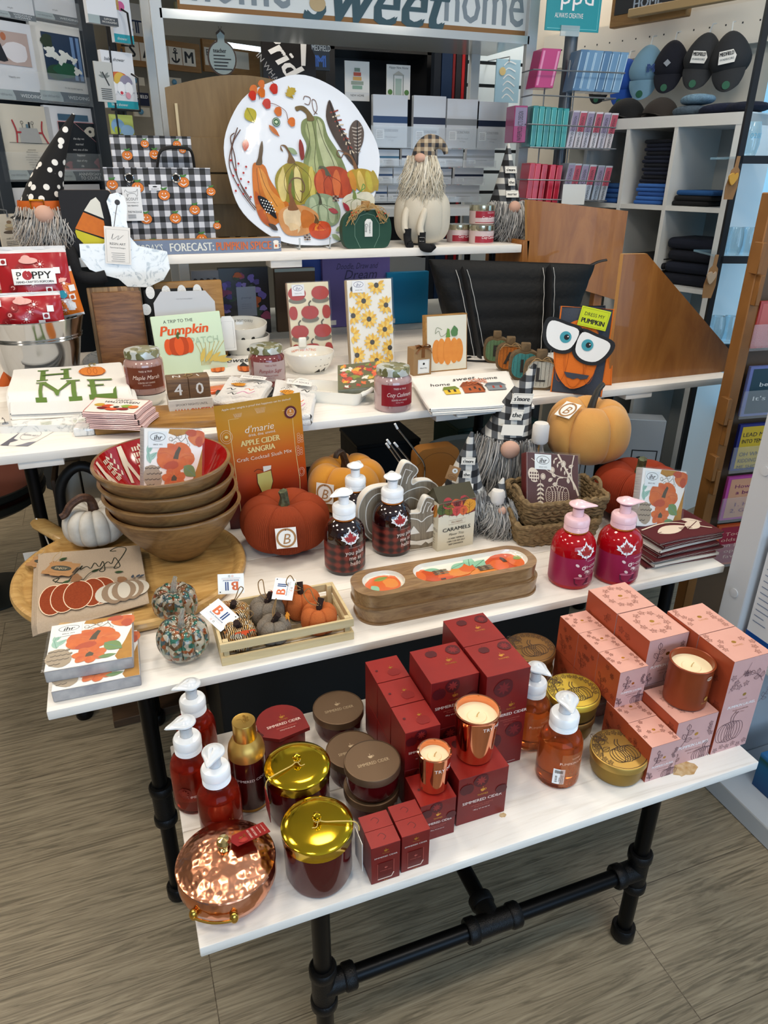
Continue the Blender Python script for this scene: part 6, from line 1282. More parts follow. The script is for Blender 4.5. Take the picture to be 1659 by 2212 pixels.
sock('left folded fuzzy white sock with pumpkin pattern, behind the orange pouch',Q(Z3+.03,(458,868),(560,868),(585,826),(500,816)),Z3+.004,0)
sock('right folded fuzzy white sock hanging near the bench front edge',Q(Z3+.03,(580,905),(670,898),(682,836),(597,822)),Z3+.003,0)
# ---- standing guest towel packs
def standpack(label,u0,u1,vt,yb,h_add,art,g,lean=.1):
 A=ony(u0,vt,yb);B=ony(u1,vt+2,yb);w_=B.x-A.x;O=Vector((A.x+.012,yb-.04,Z3));h_=(A-O).length
 t=TF('napkin_pack',label,'napkins',O,(1,0,0),A-O,g);m=M();m.box(0,w_,0,.03,0,h_,P('#b8a890',.5,stretch=(20,900,20),var=(1,.7),h2='#8a3028' if 'red' in label else '#8a7a50'),.003);d=D(m,fr_front(0),.0003);art(d,w_,h_);m.ob('napkin_stack',t)
 q=M();q.surf(lambda a,b:(-.004+a*(w_+.008),-.0035-.001*sin(5*pi*a)*sin(9*b*pi),-.002+b*(h_+.005)),10,16,WRAP);q.ob('clear_wrap',t);return t
def ihrl(d,x,y,s):
 d.rect(x-s,y-s*.8,x+s,y+s*.9,P('#dfe0e2',.5));d.ring(x,y+s*.35,s*.75,s*.4,s*.06,P('#3a3a6a',.5));d.text('ihr',x,y+s*.32,s*.5,P('#3a3a6a',.5),sh=.2);d.text('SINCE 1972',x,y-s*.45,s*.16,BLK)
def redp(d,w,h):
 d.rect(0.001,.001,w-.001,h-.001,P('#ddd3b4',.6));R1_=P('#a82418',.6);R2_=P('#8c1c14',.6);SB=P('#4a3a26',.6)
 for r in range(4):
  y=h*(.86-.245*r);xs=(.0,.5,1.0)if r%2 else(.25,.75)
  xs=(.5,0.02,.98)if r%2 else(.22,.78)
  for x in xs:
   hw=w*.215;cx=min(max(x*w,hw*.45),w-hw*.45);k=1 if hw<x*w<w-hw else .48
   if k==1:d.ell(cx,y-h*.085,hw,.012*1,P('#6f6a5a',.6),n=14)
   d.ell(cx,y,hw*k,h*.088,R1_,n=20)
   for s in(-.45,.45):d.ring(cx+s*hw*k,y,hw*k*.4,h*.082,.0008,R2_,16)
   if k==1 and r:d.cur([(cx,y+h*.08),(cx-.002,y+h*.115),(cx+.006,y+h*.15)],.005,SB,4)
 ihrl(d,w*.25,h*.90,w*.15)
def sunf(d,w,h):
 d.rect(0.001,.001,w-.001,h-.001,P('#e2dfd6',.5));rr=random.Random(2);Y1=P('#d9a52a',.5);Y2=P('#e6c35a',.5);K=P('#33302a',.5)
 for i,(x,y)in enumerate(((.12,.9),(.65,.93),(.35,.76),(.85,.7),(.1,.6),(.45,.55),(.95,.48),(.8,.42),(.05,.38),(.5,.28),(.9,.2),(.14,.14),(.58,.06),(.92,.02))):
  for k in range(13):
   t_=2*pi*k/13;L_=w*.2
   ex,ey=x*w+L_*cos(t_),y*h+L_*sin(t_)
   if 0<ex<w and 0<ey<h:d.leaf(x*w+w*.04*cos(t_),y*h+w*.04*sin(t_),L_*.8,w*.07,t_,Y1 if k%2 else Y2)
  if .06<x<.94 and .02<y<.97:d.ell(x*w,y*h,w*.055,w*.055,K,n=12)
 ihrl(d,w*.25,h*.92,w*.14)
standpack('stack of red pumpkin guest napkins standing upright in clear wrap',612,702,612,2.52,0,redp,'standing guest napkins')
t_s=standpack('stack of yellow sunflower guest napkins standing on a wire easel',741,838,606,2.36,0,sunf,'standing guest napkins')
e0=onz(785,782,Z3);t=T('wire_easel','thin wire easel at the foot of the sunflower napkins','stand',(e0.x,2.302,Z3));
for s in(-1,1):m=M();m.tube([(s*.062,.03,.002),(s*.062,-.022,.002),(s*.062,-.022,.028)],.0018,P('#8d9094',.2,1),6);m.ob('prong',t)
m=M();m.tube([(-.062,-.0,.002),(.062,.0,.002)],.0018,P('#8d9094',.2,1),6);m.ob('crossbar',t)
# ---- wood print block and kraft box
A=ony(917,680,2.20);B=ony(1006,686,2.20);w_=B.x-A.x;O=Vector((A.x,2.17,Z3));t=TF('wood_print_block','cream wooden block painted with an orange pumpkin, before the black tote','decoration',O,(1,0,0),(A.x-O.x,.02,A.z-Z3));h_=A.z-Z3
m=M();m.box(0,w_,0,.03,0,h_,ACL,.001,1);d=D(m,fr_front(0),.0003);d.rect(.004,.004,w_-.003,h_-.004,P('#d8d4c4',.7));ORL=P('#d98a3a',.7,var=(60,.3),h2='#c9702a')
d.ell(w_*.52,h_*.36,w_*.37,h_*.25,P('#ece0c8',.7))
for x in(-.32,.32,-.18,.18,0):d.ell(w_*(.52+x*.85),h_*.36,w_*.105,h_*(.25-.12*abs(x)),ORL,n=18)
d.poly([(w_*.47,h_*.6),(w_*.58,h_*.6),(w_*.56,h_*.74),(w_*.51,h_*.76)],P('#5f8a3a',.7));d.leaf(w_*.62,h_*.62,.03,.028,.9,P('#4f7a4a',.7));d.leaf(w_*.7,h_*.64,.03,.024,1.7,P('#4f7a4a',.7));d.cur([(w_*.5,h_*.68),(w_*.36,h_*.62),(w_*.3,h_*.72),(w_*.22,h_*.68),(w_*.26,h_*.78),(w_*.38,h_*.74)],.0012,P('#3f5a2a',.7));m.ob('block',t)
a=onz(900,812,Z3);t=T('gift_box','small kraft gift box with brown satin bow labelled hello fall','box',(a.x-.012,a.y,Z3),.05);KB=P('#93744f',.8);w_=.066;h_=.088;m=M();m.box(0,w_,0,.05,0,h_,KB,.001,1);d=D(m,fr_front(0),.0003);d.rect(.016,.006,.058,.052,P('#dfe2e2',.6));d.line([(.018,.008),(.056,.008),(.056,.050),(.018,.050)],.0006,BLK,True);d.text('HELLO FALL',.037,.024,.0045,BLK,wid=.026);d.ell(.037,.038,.004,.004,BLK,n=8);m.ob('box',t)
SAT=P('#6b3f16',.35);m=M();m.box(.028,.040,-.0008,.0508,h_-.03,h_+.001,SAT)
for s in(-1,1):m.tube(spl([(.034,.01,h_+.003),(.034+s*.014,.004,h_+.012),(.034+s*.026,.0,h_+.008),(.034+s*.018,.006,h_+.002),(.034,.01,h_+.003)],5),.0045,SAT,6,flat=.3);m.tube(spl([(.034,.008,h_+.003),(.034+s*.018,-.006,h_-.002),(.034+s*.028,-.008,h_-.014)],4),.004,SAT,6,flat=.3)
m.ob('ribbon_bow',t,'brown satin ribbon bow')
# ---- home sweet home towels
hs=Q(Z3+.030,(935,884),(1136,872),(1098,803),(893,818))
def hsh(d):
 d.text('home',.24,.70,.085,BLK,wid=.2,sh=.1,rot=-.05);d.text('sweet',.50,.84,.11,BLK,wid=.24,sh=.3,rot=.12);d.text('home',.76,.80,.085,BLK,wid=.2,sh=.1,rot=.1)
 d.rect(.24,.36,.40,.5,P('#d9b83a',.8));d.poly([(.23,.5),(.41,.5),(.38,.6),(.26,.6)],P('#6f7f2f',.8));d.rect(.44,.36,.66,.56,P('#a8552a',.8));d.poly([(.42,.56),(.68,.56),(.62,.7),(.48,.7)],P('#8a4626',.8));d.rect(.70,.4,.90,.54,P('#7f868c',.8));d.poly([(.68,.54),(.92,.54),(.87,.64),(.73,.64)],P('#5e666e',.8))
 for x,y in((.28,.42),(.34,.42),(.5,.42),(.56,.46),(.6,.4),(.76,.46),(.84,.46)):d.rect(x,y,x+.022,y+.07,P('#3a2e26',.8)if x<.7 else P('#a83a2a',.8))
 for i in range(30):d.ell(.52+.02*((i*7)%11),.6+.014*((i*5)%13),.012,.014,P('#c4683e',.8),n=8)
 d.cur([(.66,.38),(.65,.52),(.62,.62)],.012,P('#5a3a26',.8))
for k in range(3):
 cc_=[p+Vector((0,0,0))for p in hs]
 if k==0:cc_[0]=onz(985,895,Z3+.01);cc_[1]=onz(1150,876,Z3+.01)
 folded('kitchen_towel','%s white towel of the home sweet home pile%s'%(('lowest','middle','topmost')[k],', printed with little houses' if k==2 else ''),[p+Vector((.004*(1-k),.003*k,0))for p in cc_],Z3+.0102*k,.0098,WCL if k else WCL2,'home sweet home towels',art=hsh if k==2 else None,seed=30+k,droop=.0)
 # ---- FALL word pumpkins
fa=Vector(onz(1082,787,Z3));fb=Vector(onz(1178,846,Z3));WDB=P('#6f5a3e',.8,var=(80,.5),h2='#4a3a26',bump=(120,.4))
for i,(ch,col)in enumerate((('F','#5f7f5a'),('A','#b5661c'),('L','#3f8a8a'),('L','#b8b4a6'))):
 p=fa.lerp(fb,i/3.);s=(.050,.052,.054,.056)[i];r=.03
 t=T('letter_pumpkin','small glitter wood pumpkin with letter %s, %s of the fall row'%(ch,('leftmost, green','second, orange','third, teal','rightmost, silver white')[i]),'decoration',(p.x-.01,p.y+.02,Z3),-.45,'wooden pumpkins spelling FALL');m=M()
 out=[(x*s,y*s+s*.95)for x,y in spl([(-.5,-.9),(0,-.94),(.5,-.9),(.85,-.6),(.9,0),(.8,.55),(.4,.8),(0,.74),(-.4,.8),(-.8,.55),(-.9,0),(-.85,-.6)],4,True)]
 m.prism(out,0,.034,WDB);m.box(-s*.28,s*.28,.004,.028,s*1.62,s*2.2,WDB,.003);GLI=P(col,.55,.2,bump=(500,.8));ins=[(x*.84,(y-s*.95)*.84+s*.95)for x,y in out];m.prism(ins,-.003,.0005,GLI)
 d=D(m,fr_front(-.003),.0003)
 for k in range(-3,4):d.line([(k*s*.22,s*.25),(k*s*.22,s*1.6)],.0008,P('#2f2c26',.8))
 d.text(ch,0,s*.9,s*.8,P('#2a2622',.7),bold=.04);m.ob('pumpkin_block',t)
 if i in(1,3):
  q=M();RA=P('#a88a60',.9)
  for k in range(5):q.tube(spl([(0,-.002,s*1.66),((-1)**k*(.014+.004*k),-.008,s*1.66+.012-.004*k),((-1)**k*(.026+.003*k),-.006,s*1.66-.004*k)],4),.0022,RA,5,flat=.5)
  q.ob('raffia_bow',t)
  # ---- dress my pumpkin kits
DEN=P('#3a414e',.8,bump=(300,.2));FOG=P('#d96f1f',.85,bump=(200,.2))
def kit(label,O,X_,Z_,w,h,base,edge,art=None):
 t=TF('pumpkin_dress_kit',label,'craft kit',O,X_,Z_,'dress my pumpkin kits');m=M();m.surf(lambda a,b:(a*w,-.012*sin(pi*a)*sp(pi*b)**.5,b*h),12,12,base);m.surf(lambda a,b:((1-a)*w,.012*sin(pi*a)*sp(pi*b)**.5,b*h),12,12,base);m.tube([(0,0,0),(w,0,0),(w,0,h),(0,0,h)],.0028,edge,6,closed=True)
 m.ob('fabric_pouch',t)
 if art:q=M();art(q,w,h,t)
 return t
O=Vector(onz(1190,846,Z3));Xk=Vector(onz(1302,857,Z3))-O;Xk=Vector((Xk.x,Xk.y,0)).normalized();Zk=ony(1187,662,O.y+.05)-O;hK=Zk.length;
kit('rear navy kit with a googly eye, by the plywood triangle',O+Vector((.10,.10,0)),(1,-.25,0),(.08,.35,1),.15,hK*.93,P('#2f3a4a',.8),P('#2f3a4a',.8),lambda q,w,h,t:(q.lathe([(0,.004),(.012,.003),(.012,0)],P('#e8e8e6',.4),20,(0,0,0)),setattr(q,'v',[(x+w*.85,-z_-.004,y+h*.88)for x,y,z_ in q.v]),q.ob('googly_eye',t)))
kit('orange kit printed with a little pumpkin and face, behind the front one',O+Vector((.10,.045,0)),(.95,-.35,0),(.12,.3,1),.13,hK*.82,FOG,FOG)
def glassesart(q,w,h,t):
 f=lambda dz:(lambda a,b,l:(a,-.014-dz-l*2,b));d=D(q,f(0),.0004);cx=w*.42
 d.ell(cx,h*.47,w*.44,h*.40,FOG,n=30,wob=.02);d.ell(cx-w*.0,h*.47,w*.25,h*.39,P('#c9641c',.85),n=24);d.ell(cx,h*.47,w*.2,h*.385,FOG,n=24)
 for s in(-1,1):d.ring(cx+s*w*.28,h*.47,w*.13,h*.33,.0012,P('#a84f14',.85),20)
 d.poly([(cx-.03,h*.26),(cx+.045,h*.24),(cx+.04,h*.2),(cx+.02,h*.185),(cx+.012,h*.2),(cx,h*.18),(cx-.02,h*.2)],DEN);d.poly([(cx+.004,h*.42),(cx+.022,h*.4),(cx+.014,h*.46)],P('#5f3a1e',.8))
 q.ob('felt_pumpkin',t,'orange felt pumpkin face')
 g=M();GK=P('#14161a',.5);fw=w*1.18;g.X=Matrix.Translation((cx-.005,-.020,h*.62))@Matrix.Rotation(.30,4,'Y')
 def lens(s,k):return[(s*fw*.26+x*k,y*k)for x,y in spl([(-.042,.03),(0,.034),(.046,.03),(.05,.0),(.03,-.034),(-.01,-.042),(-.04,-.022)],4,True)]if s>0 else[(-fw*.26-x*k,y*k)for x,y in spl([(-.042,.03),(0,.034),(.046,.03),(.05,.0),(.03,-.034),(-.01,-.042),(-.04,-.022)],4,True)]
 for s in(-1,1):g.prism(lens(s,1.22),-.002,.002,GK)
 g.box(-fw*.1,fw*.1,-.0021,.0019,.008,.026,GK,.0005)
 d=D(g,fr_front(-.0022),.0004)
 for s in(-1,1):d.poly(lens(s,.98),P('#e9ecec',.6))
 for s,x,y in((-1,.012,.0),(1,-.012,.002)):d.ell(s*fw*.26+x,y,.017,.017,P('#3f98a8',.5));d.ell(s*fw*.26+x+.003,y+.001,.008,.008,GK);d.ell(s*fw*.26+x+.006,y+.004,.002,.002,WH)
 g.ob('felt_glasses',t,'black felt glasses with blue googly eyes')
 b=M();b.X=Matrix.Translation((w*.66,-.022,h*.89))@Matrix.Rotation(.16,4,'Y');b.box(-.042,.042,-.001,.001,-.028,.028,P('#c3d41c',.6),.0008,1);d=D(b,fr_front(-.001));d.line([(-.038,-.024),(.038,-.024),(.038,.024),(-.038,.024)],.0006,BLK,True);d.text('DRESS MY',0,.009,.010,BLK,wid=.058);d.text('PUMPKIN',0,-.010,.0135,BLK,wid=.066,bold=.06);b.ob('lime_label',t,'lime green label with black print')
kit('front slate kit with orange pumpkin wearing black glasses and lime label',O+Vector((-.0,.0,0)),Xk,Zk,.150,hK,DEN,FOG,glassesart)
# ---- black tote
BT=P('#08090a',.6,bump=(70,.5),spec=.3);BL=P('#1b1c1f',.6,bump=(200,.3));STI=P('#c9c9c6',.7)
A=ony(985,790,2.40);t=T('black_tote','large black quilted tote bag with white stitched straps','tote bag',(1.42,2.42,Z3),-.10)
zt2=hgt((1.42,2.42),556)-Z3;wT,wB,hT=.66,.44,zt2
def tote(a,b):
 th=2*pi*a;w=(wB+(wT-wB)*b)/2;dd=.10*(1-b)**.7+.022;x=w*(abs(cos(th))**.5)*(1 if cos(th)>0 else-1);y=dd*(abs(sin(th))**.7)*(1 if sin(th)>0 else-1)
 pf_=.006*abs(sin(pi*b*5));z=hT*b*(1-.10*(x/wT+.5)*b);return(x,y*(1+.3*0)+(-pf_ if sin(th)<0 else pf_)*.6,z)
m=M();m.surf(tote,72,30,BT,cu=True);m.surf(lambda a,b:tuple(Vector(tote(a,1))*(1-b*.0)+Vector((0,-Vector(tote(a,1)).y*b,-.01*b))),72,2,BT,cu=True);m.ob('bag_body',t)
for x0 in(-.17,.09):
 m=M();pts=[(x0+.04*(b-.5)*0+x0*.3*b,tote(.75,b)[1]-.016,hT*b*.9+.0)for b in[i/10 for i in range(11)]];m.tube(pts,.024,BL,8,flat=.12)
 for s in(-1,1):m.tube([(p[0]+s*.021,p[1]-.004,p[2])for p in pts],.0011,STI,4)
 m.ob('strap',t)
m=M();m.box(-.055,.0,-.032,-.0305,hT*.84,hT*.84+.022,P('#c8ccd2',.5),.0005,1);d=D(m,fr_front(-.032));d.text('SCOUT',-.027,hT*.84+.006,.005,BLK);d.ell(-.027,hT*.84+.014,.008,.0028,BLK);d.line([(-.033,hT*.84+.009),(-.033,hT*.84+.013)],.001,BLK);m.ob('brand_patch',t,'small white sewn patch')
m=M();m.tube(spl([(wT*.46,0,hT*.88),(wT*.52,0,hT*.93),(wT*.57,-.004,hT*.95)],4),.009,BL,8,flat=.5);m.ob('zip_pull',t)
m=M();m.tube(spl([(-.2,-.12,.002),(-.24,-.16,.003),(-.16,-.2,.004),(-.08,-.17,.012),(-.05,-.12,.05)],6),.007,BL,6,flat=.4);m.ob('handle_loop',t)
# ---- plywood pieces
PLY=wood('orange_plywood',[(0,'#7d4a17'),(.4,'#935a1f'),(.6,'#a3682a'),(1,'#b27838')],sc=(14,14,3),rough=.38,bump=.05,dist=1.6,coat=.2);PLYe=P('#b98a50',.6)
P1=ony(1312,834,1.865);
tri=[ony(1312,834,1.85),ony(1602,802,1.85),ony(1595,778,1.85),ony(1398,548,1.85),ony(1347,549,1.85)];O=Vector((tri[0].x,1.85,Z3));t=T('plywood_wedge','orange-brown plywood sloped end panel at the bench right end','panel',O);m=M()
m.prism([(p.x-O.x,max(.0,p.z-Z3))for p in tri],0,.016,PLY,PLYe);m.ob('panel',t)
q=[ony(1140,590,2.545),ony(1330,648,2.545),ony(1357,456,2.545),ony(1138,431,2.545)];O=Vector((q[0].x,2.545,q[0].z));t=T('plywood_back_panel','upright orange-brown plywood panel behind the black tote','panel',O);m=M();m.prism([(p.x-O.x,p.z-O.z)for p in q[:1]]+[(q[1].x-O.x,q[1].z-O.z)]+[(p.x-O.x,p.z-O.z)for p in q[2:]],0,.016,PLY,PLYe);m.ob('panel',t)
m=M();m.box(-.03,-.004,.0,.3,-.02,.12,PLY,.001,1);m.ob('side_cleat',t)
m=M();dz=O.z-Z3;m.box(.15,.19,.02,.05,-dz,.1,PLY,.001,1);m.ob('support_leg',t);m=M();m.box(.34,.38,.02,.05,-dz,.05,PLY,.001,1);m.ob('support_leg',t)

# ================= TOP LEDGE =================
step(S4)
# ---- plate
c0=ony(657,352,2.45);Rp=mpp(c0)*171;zb=Z4
tilt=.16;t=T('pumpkin_plate','huge white glossy platter painted with pumpkins, gourds and feathers','plate',(c0.x,2.415,Z4+.003));
t.rotation_euler=(-tilt,0,0);Rz=.246;Rx=Rp
PWH=P('#dfe4ec',.07,coat=1,bump=(14,.35))
def disc(q,th,dy):k=1+.012*sin(5*th+1)+.008*sin(9*th);return(Rx*q*k*cos(th),dy,Rz+Rz*q*k*sin(th))
dish=lambda q:-.004-.06*max(0,q-.80)**1.5
m=M();m.surf(lambda a,b:disc(b,-2*pi*a,dish(b)),72,20,PWH,cu=True);m.surf(lambda a,b:disc(1-b*.999,-2*pi*a,dish(1)+.004+.016*b),72,6,PWH,cu=True)
zc_=352;sc=Rx/171;szv=Rz/184
L=lambda u,v:((u-657)*sc,Rz+(352-v)*szv)
def fp(a,b,l):q=min(1,hypot(a/Rx,(b-Rz)/Rz));return(a,dish(q)-l*1.5-.0012,b)
d=D(m,fp,.00012,sub=.03,gr=1.6e-5);G=lambda h:P(h,.12,coat=.8,var=(30,.35));G0=lambda h:P(h,.12,coat=.8)
def Z(*pts):return[L(480+x/2.644,150+y/2.644)for x,y in pts]
def shp(col,*pts,n=4):d.poly(spl(Z(*pts),n,True),G(col))
def ln(col,w,*pts):d.cur(Z(*pts),w,G0(col),5)
gr1,gr2,gr3,dk='#8f9a66','#b3b98a','#6f7a44','#4a4a2a'
shp('#7f8a58',(470,300),(500,275),(560,262),(600,290),(620,370),(680,470),(725,600),(700,690),(560,700),(470,620),(465,520),(490,430),(465,360));shp('#a3ab78',(500,300),(530,290),(540,380),(545,480),(560,640),(520,660),(490,560),(515,440),(490,350));shp('#b5bb90',(560,280),(590,310),(600,400),(660,520),(690,640),(620,660),(575,500),(555,380))
for p in(((530,285),(545,400),(530,520),(540,640)),((560,275),(590,400),(640,520),(660,640)),((500,300),(510,400),(480,500))):ln(dk,.0016,*p)
shp('#6f5a34',(440,215),(490,210),(530,250),(545,285),(505,290),(500,255),(470,232),(448,240))
ln('#6a4a3a',.0022,(490,175),(500,155),(530,165),(520,200),(495,195));ln('#6a4a3a',.0022,(545,255),(565,225),(560,180),(540,175),(545,230),(565,250))
for pts,c_ in((((640,170),(668,230),(690,300),(730,370),(770,480),(790,560),(740,520),(690,440),(640,350),(615,260)),'#4a3a30'),(((800,278),(835,330),(830,400),(800,470),(790,540),(765,480),(745,380),(760,310)),'#5a4a40')):shp(c_,*pts)
for i in range(10):ln('#c9b8a0' if i%2 else '#8a3a2a',.004,(640+12*i,240+26*i),(660+10*i,236+24*i),(690+9*i,225+27*i))
for i in range(8):ln('#b0a498',.003,(765+2*i,320+20*i),(795,325+20*i),(825-2*i,315+20*i))
ln('#201814',.003,(640,180),(680,300),(740,420),(790,560));ln('#201814',.003,(800,285),(795,400),(785,560))
shp('#c9701c',(170,545),(200,530),(240,550),(260,620),(300,690),(355,750),(350,830),(280,880),(240,900),(190,860),(165,780),(160,660));shp('#d9903a',(200,560),(240,600),(260,680),(330,760),(320,830),(270,800),(220,700));shp('#b5541a',(170,690),(200,740),(220,840),(250,890),(200,870),(170,800))
ln('#7a4a1a',.0018,(205,550),(230,660),(290,780));ln('#7a4a1a',.0018,(190,560),(195,700),(230,860));shp('#5a4426',(188,540),(205,500),(220,440),(236,408),(238,450),(228,500),(222,540))
shp('#9a8a2a',(290,620),(340,545),(430,520),(510,560),(540,620),(530,700),(470,760),(390,770),(310,720))
for x0,w0,c_ in((330,34,'#d6c27a'),(385,26,'#6f7a2a'),(420,30,'#dccb86'),(470,30,'#8f8a2a'),(505,24,'#c9b85a')):shp(c_,(x0-w0*.4+20*(x0<400),560),(x0+w0*.4,556),(x0+w0*.7,650),(x0+w0*.3,745),(x0-w0*.5,735),(x0-w0*.8,640))
for x0 in(350,400,445,490):ln('#5a4a1a',.0016,(410,530),(x0,600),(x0,690),(430,760))
shp('#7a5a34',(370,530),(380,480),(360,440),(340,435),(350,465),(336,455),(340,430),(370,432),(395,480),(415,525));
shp('#a8401c',(520,610),(570,560),(640,545),(700,560),(745,610),(750,680),(700,730),(600,720),(530,690))
for x0,c_ in((550,'#c95a2a'),(600,'#b84a22'),(650,'#d06a34'),(700,'#b5451e')):shp(c_,(x0-6,575),(x0+14,572),(x0+28,640),(x0+12,715),(x0-12,712),(x0-24,640))
shp('#5a5a44',(590,600),(585,570),(560,555),(548,565),(556,545),(590,550),(610,580),(622,605));
for x0 in(575,625,675):ln('#6a2412',.0016,(605,600),(x0,640),(x0+4,715))
shp('#b0902a',(720,590),(770,560),(850,565),(900,610),(910,650),(870,700),(810,700),(760,660))
for x0,c_ in((750,'#c9862a'),(800,'#dcbb62'),(850,'#b8a83a'),(885,'#a8922a')):shp(c_,(x0-16,580),(x0,572),(x0+24,630),(x0+18,690),(x0-4,680),(x0-18,630))
shp('#7a5230',(765,560),(755,510),(730,480),(700,480),(716,465),(750,480),(775,520),(785,558));ln('#6a4a34',.003,(700,480),(690,495),(668,480),(672,455),(700,460),(735,470))
shp('#8a9a78',(450,770),(490,720),(560,705),(630,730),(665,800),(650,870),(600,900),(530,880),(470,830))
for x0 in(500,560,610):shp('#aab694',(x0-14,735),(x0+10,735),(x0+24,800),(x0+12,875),(x0-12,870),(x0-22,800))
shp('#4a4a34',(535,770),(540,730),(525,700),(545,710),(556,765));
for x0 in(480,530,585,635):ln('#4f5a40',.0014,(545,765),(x0,800),(x0+6,860))
shp('#d9d3bc',(678,760),(710,715),(780,700),(850,700),(880,745),(860,800),(800,830),(720,820))
for x0 in(700,735,770,810,850):ln('#6f7a4a',.0016,(770,735),(x0,760),(x0,815))
shp('#7a8a4a',(745,735),(750,700),(745,680),(762,690),(770,735));ln('#5f8a3a',.003,(775,705),(800,690),(815,650),(825,670),(800,690))
shp('#d0935a',(290,830),(320,790),(400,770),(480,790),(530,840),(500,910),(440,950),(340,950),(300,900));shp('#e2cba6',(330,800),(400,785),(430,850),(400,920),(350,920),(320,860));shp('#c4722e',(440,800),(500,830),(490,890),(440,930),(420,860));shp('#e0c498',(350,880),(400,890),(420,940),(360,945))
shp('#8a5a34',(350,800),(365,750),(360,680),(372,640),(384,650),(378,700),(400,770),(410,800));ln('#6a4a34',.0034,(370,650),(395,618),(440,620),(458,660),(450,695),(430,688))
shp('#c4481a',(465,910),(490,880),(540,868),(585,880),(600,920),(580,965),(530,978),(480,960));shp('#e0862e',(510,885),(545,880),(565,925),(545,970),(515,970),(500,925));shp('#6a4a26',(500,880),(508,850),(502,828),(516,840),(530,878))
for x0 in(490,525,560):ln('#8a2c12',.0014,(520,882),(x0,920),(x0+4,968))
shp('#1e1a18',(182,718),(230,735),(265,790),(280,850),(240,820),(200,780))
for i in range(22):d.ell(*Z((200+14*(i%5)+6*(i//5),740+18*(i//5)+4*(i%5)))[0],.0022,.0022,G0('#e8e6e0'),n=6)
for p,r in(((258,103),11),((212,135),13),((203,166),13),((255,148),13),((326,124),14),((280,205),14),((340,245),13),((412,300),13)):c_=Z(p)[0];d.ell(c_[0],c_[1],r*sc*.62,r*sc*.7,G('#c4301c' if r>13 or p[0]==203 else '#cf6a1c'),wob=.08,n=14)
ln('#6a3a2a',.0016,(280,205),(320,205),(380,240),(392,290));ln('#6a3a2a',.0014,(300,60),(320,90),(334,105));ln('#6a3a2a',.0014,(240,150),(240,185))
c_=Z((188,275))[0];d.leaf(c_[0]-.012,c_[1]+.022,.045,.04,-1.1,G('#b5a82a'),G0('#7a7a1a'));c_=Z((420,140))[0];d.maple(c_[0],c_[1],.020,G('#b59a2a'),.4);c_=Z((280,320))[0];d.leaf(c_[0],c_[1],.045,.014,-.8,G('#c9702a'),G0('#8a3a1a'));c_=Z((148,400))[0];d.leaf(c_[0],c_[1],.036,.02,-1.8,G('#b5401c'),G0('#6a1c0c'))
c_=Z((324,303))[0];d.ell(c_[0],c_[1],.0125,.0125,G0('#2f5a34'));d.ring(c_[0],c_[1],.0095,.0095,.0008,G0('#dfe4d8'));d.ell(c_[0],c_[1],.005,.004,G0('#b8c9a8'),wob=.1)
for p in(((105,340),(60,450),(40,560),(90,690),(160,800)),((120,350),(70,430),(60,540),(110,700),(165,790)),((85,370),(60,400),(75,500),(80,620),(140,740))):ln('#5a3a2c',.003,*p)
for i in range(13):c_=Z((50+((i*41)%100),520+i*17))[0];d.ell(c_[0],c_[1],.0034,.0034,G0('#a8241c'),n=8)
shp('#8a2c20',(452,395),(468,430),(470,490),(455,515),(445,490),(442,430));
for x,y,r,c_ in((430,480,2.6,'#8fa07a'),(690,850,.3,'#8f2030'),(720,815,2.2,'#a3303a'),(600,950,-.6,'#9aac84'),(625,930,.4,'#9aac84'),(280,920,2.5,'#4a3a30'),(650,820,2.8,'#a8484a')):q=Z((x,y))[0];d.leaf(q[0],q[1],.036,.016,r,G(c_))
for x,y in((640,735),(450,965)):
 for i in range(9):q=Z((x+13*(i%3-1),y+13*(i//3-1)))[0];d.ell(q[0],q[1],.004,.003,G0('#4a3630' if i%2 else '#9a8470'),n=8)
m.ob('plate_body',t)
t=T('plate_stand','clear plastic plate stand holding the platter','stand',(c0.x,2.40,Z4));CLP=P('#e6eef2',.04,trans=.8,coat=1)
for s in(-1,1):m=M();m.tube(spl([(s*.05,.12,.003),(s*.05,-.02,.003),(s*.05,-.045,.006),(s*.05,-.05,.035)],4),.003,CLP,8);m.tube([(s*.05,.11,.003),(s*.05,.125,.16)],.003,CLP,8);m.ob('arm',t)
m=M();m.tube([(-.05,.06,.003),(.05,.06,.003)],.003,CLP,8);m.ob('crossbar',t)
# ---- forecast sign
A=ony(288,549,2.33);B=ony(608,545,2.33);w_=B.x-A.x;t=T('wooden_sign',"long grey sign reading today's forecast pumpkin spice, before the gingham bags",'sign',(A.x,2.328,Z4));h_=.042;m=M();m.box(0,w_,0,.024,0,h_,ACL,.0008,1);d=D(m,fr_front(0),.0003);d.rect(.0005,.0005,w_-.0005,h_-.0015,P('#76839a',.7));WT=P('#dfe0d8',.7);OT=P('#cf6a3a',.7)
d.text("TODAY'S",w_*.105,h_*.48,.0195,WT,wid=w_*.17,sh=.1);d.text('FORECAST:',w_*.385,h_*.48,.023,WT,wid=w_*.29,bold=.03);d.text('PUMPKIN',w_*.655,h_*.48,.023,OT,wid=w_*.215,bold=.03);d.text('SPICE',w_*.855,h_*.48,.023,OT,wid=w_*.145,bold=.03)
d.rect(w_*.945,h_*.2,w_*.98,h_*.65,P('#e6dccb',.7));d.ring(w_*.985,h_*.42,.005,.006,.0015,P('#e6dccb',.7),12);d.ell(w_*.962,h_*.68,.009,.005,P('#f0ece2',.7));d.ell(w_*.962,h_*.4,.004,.004,OT,n=8);m.ob('board',t)
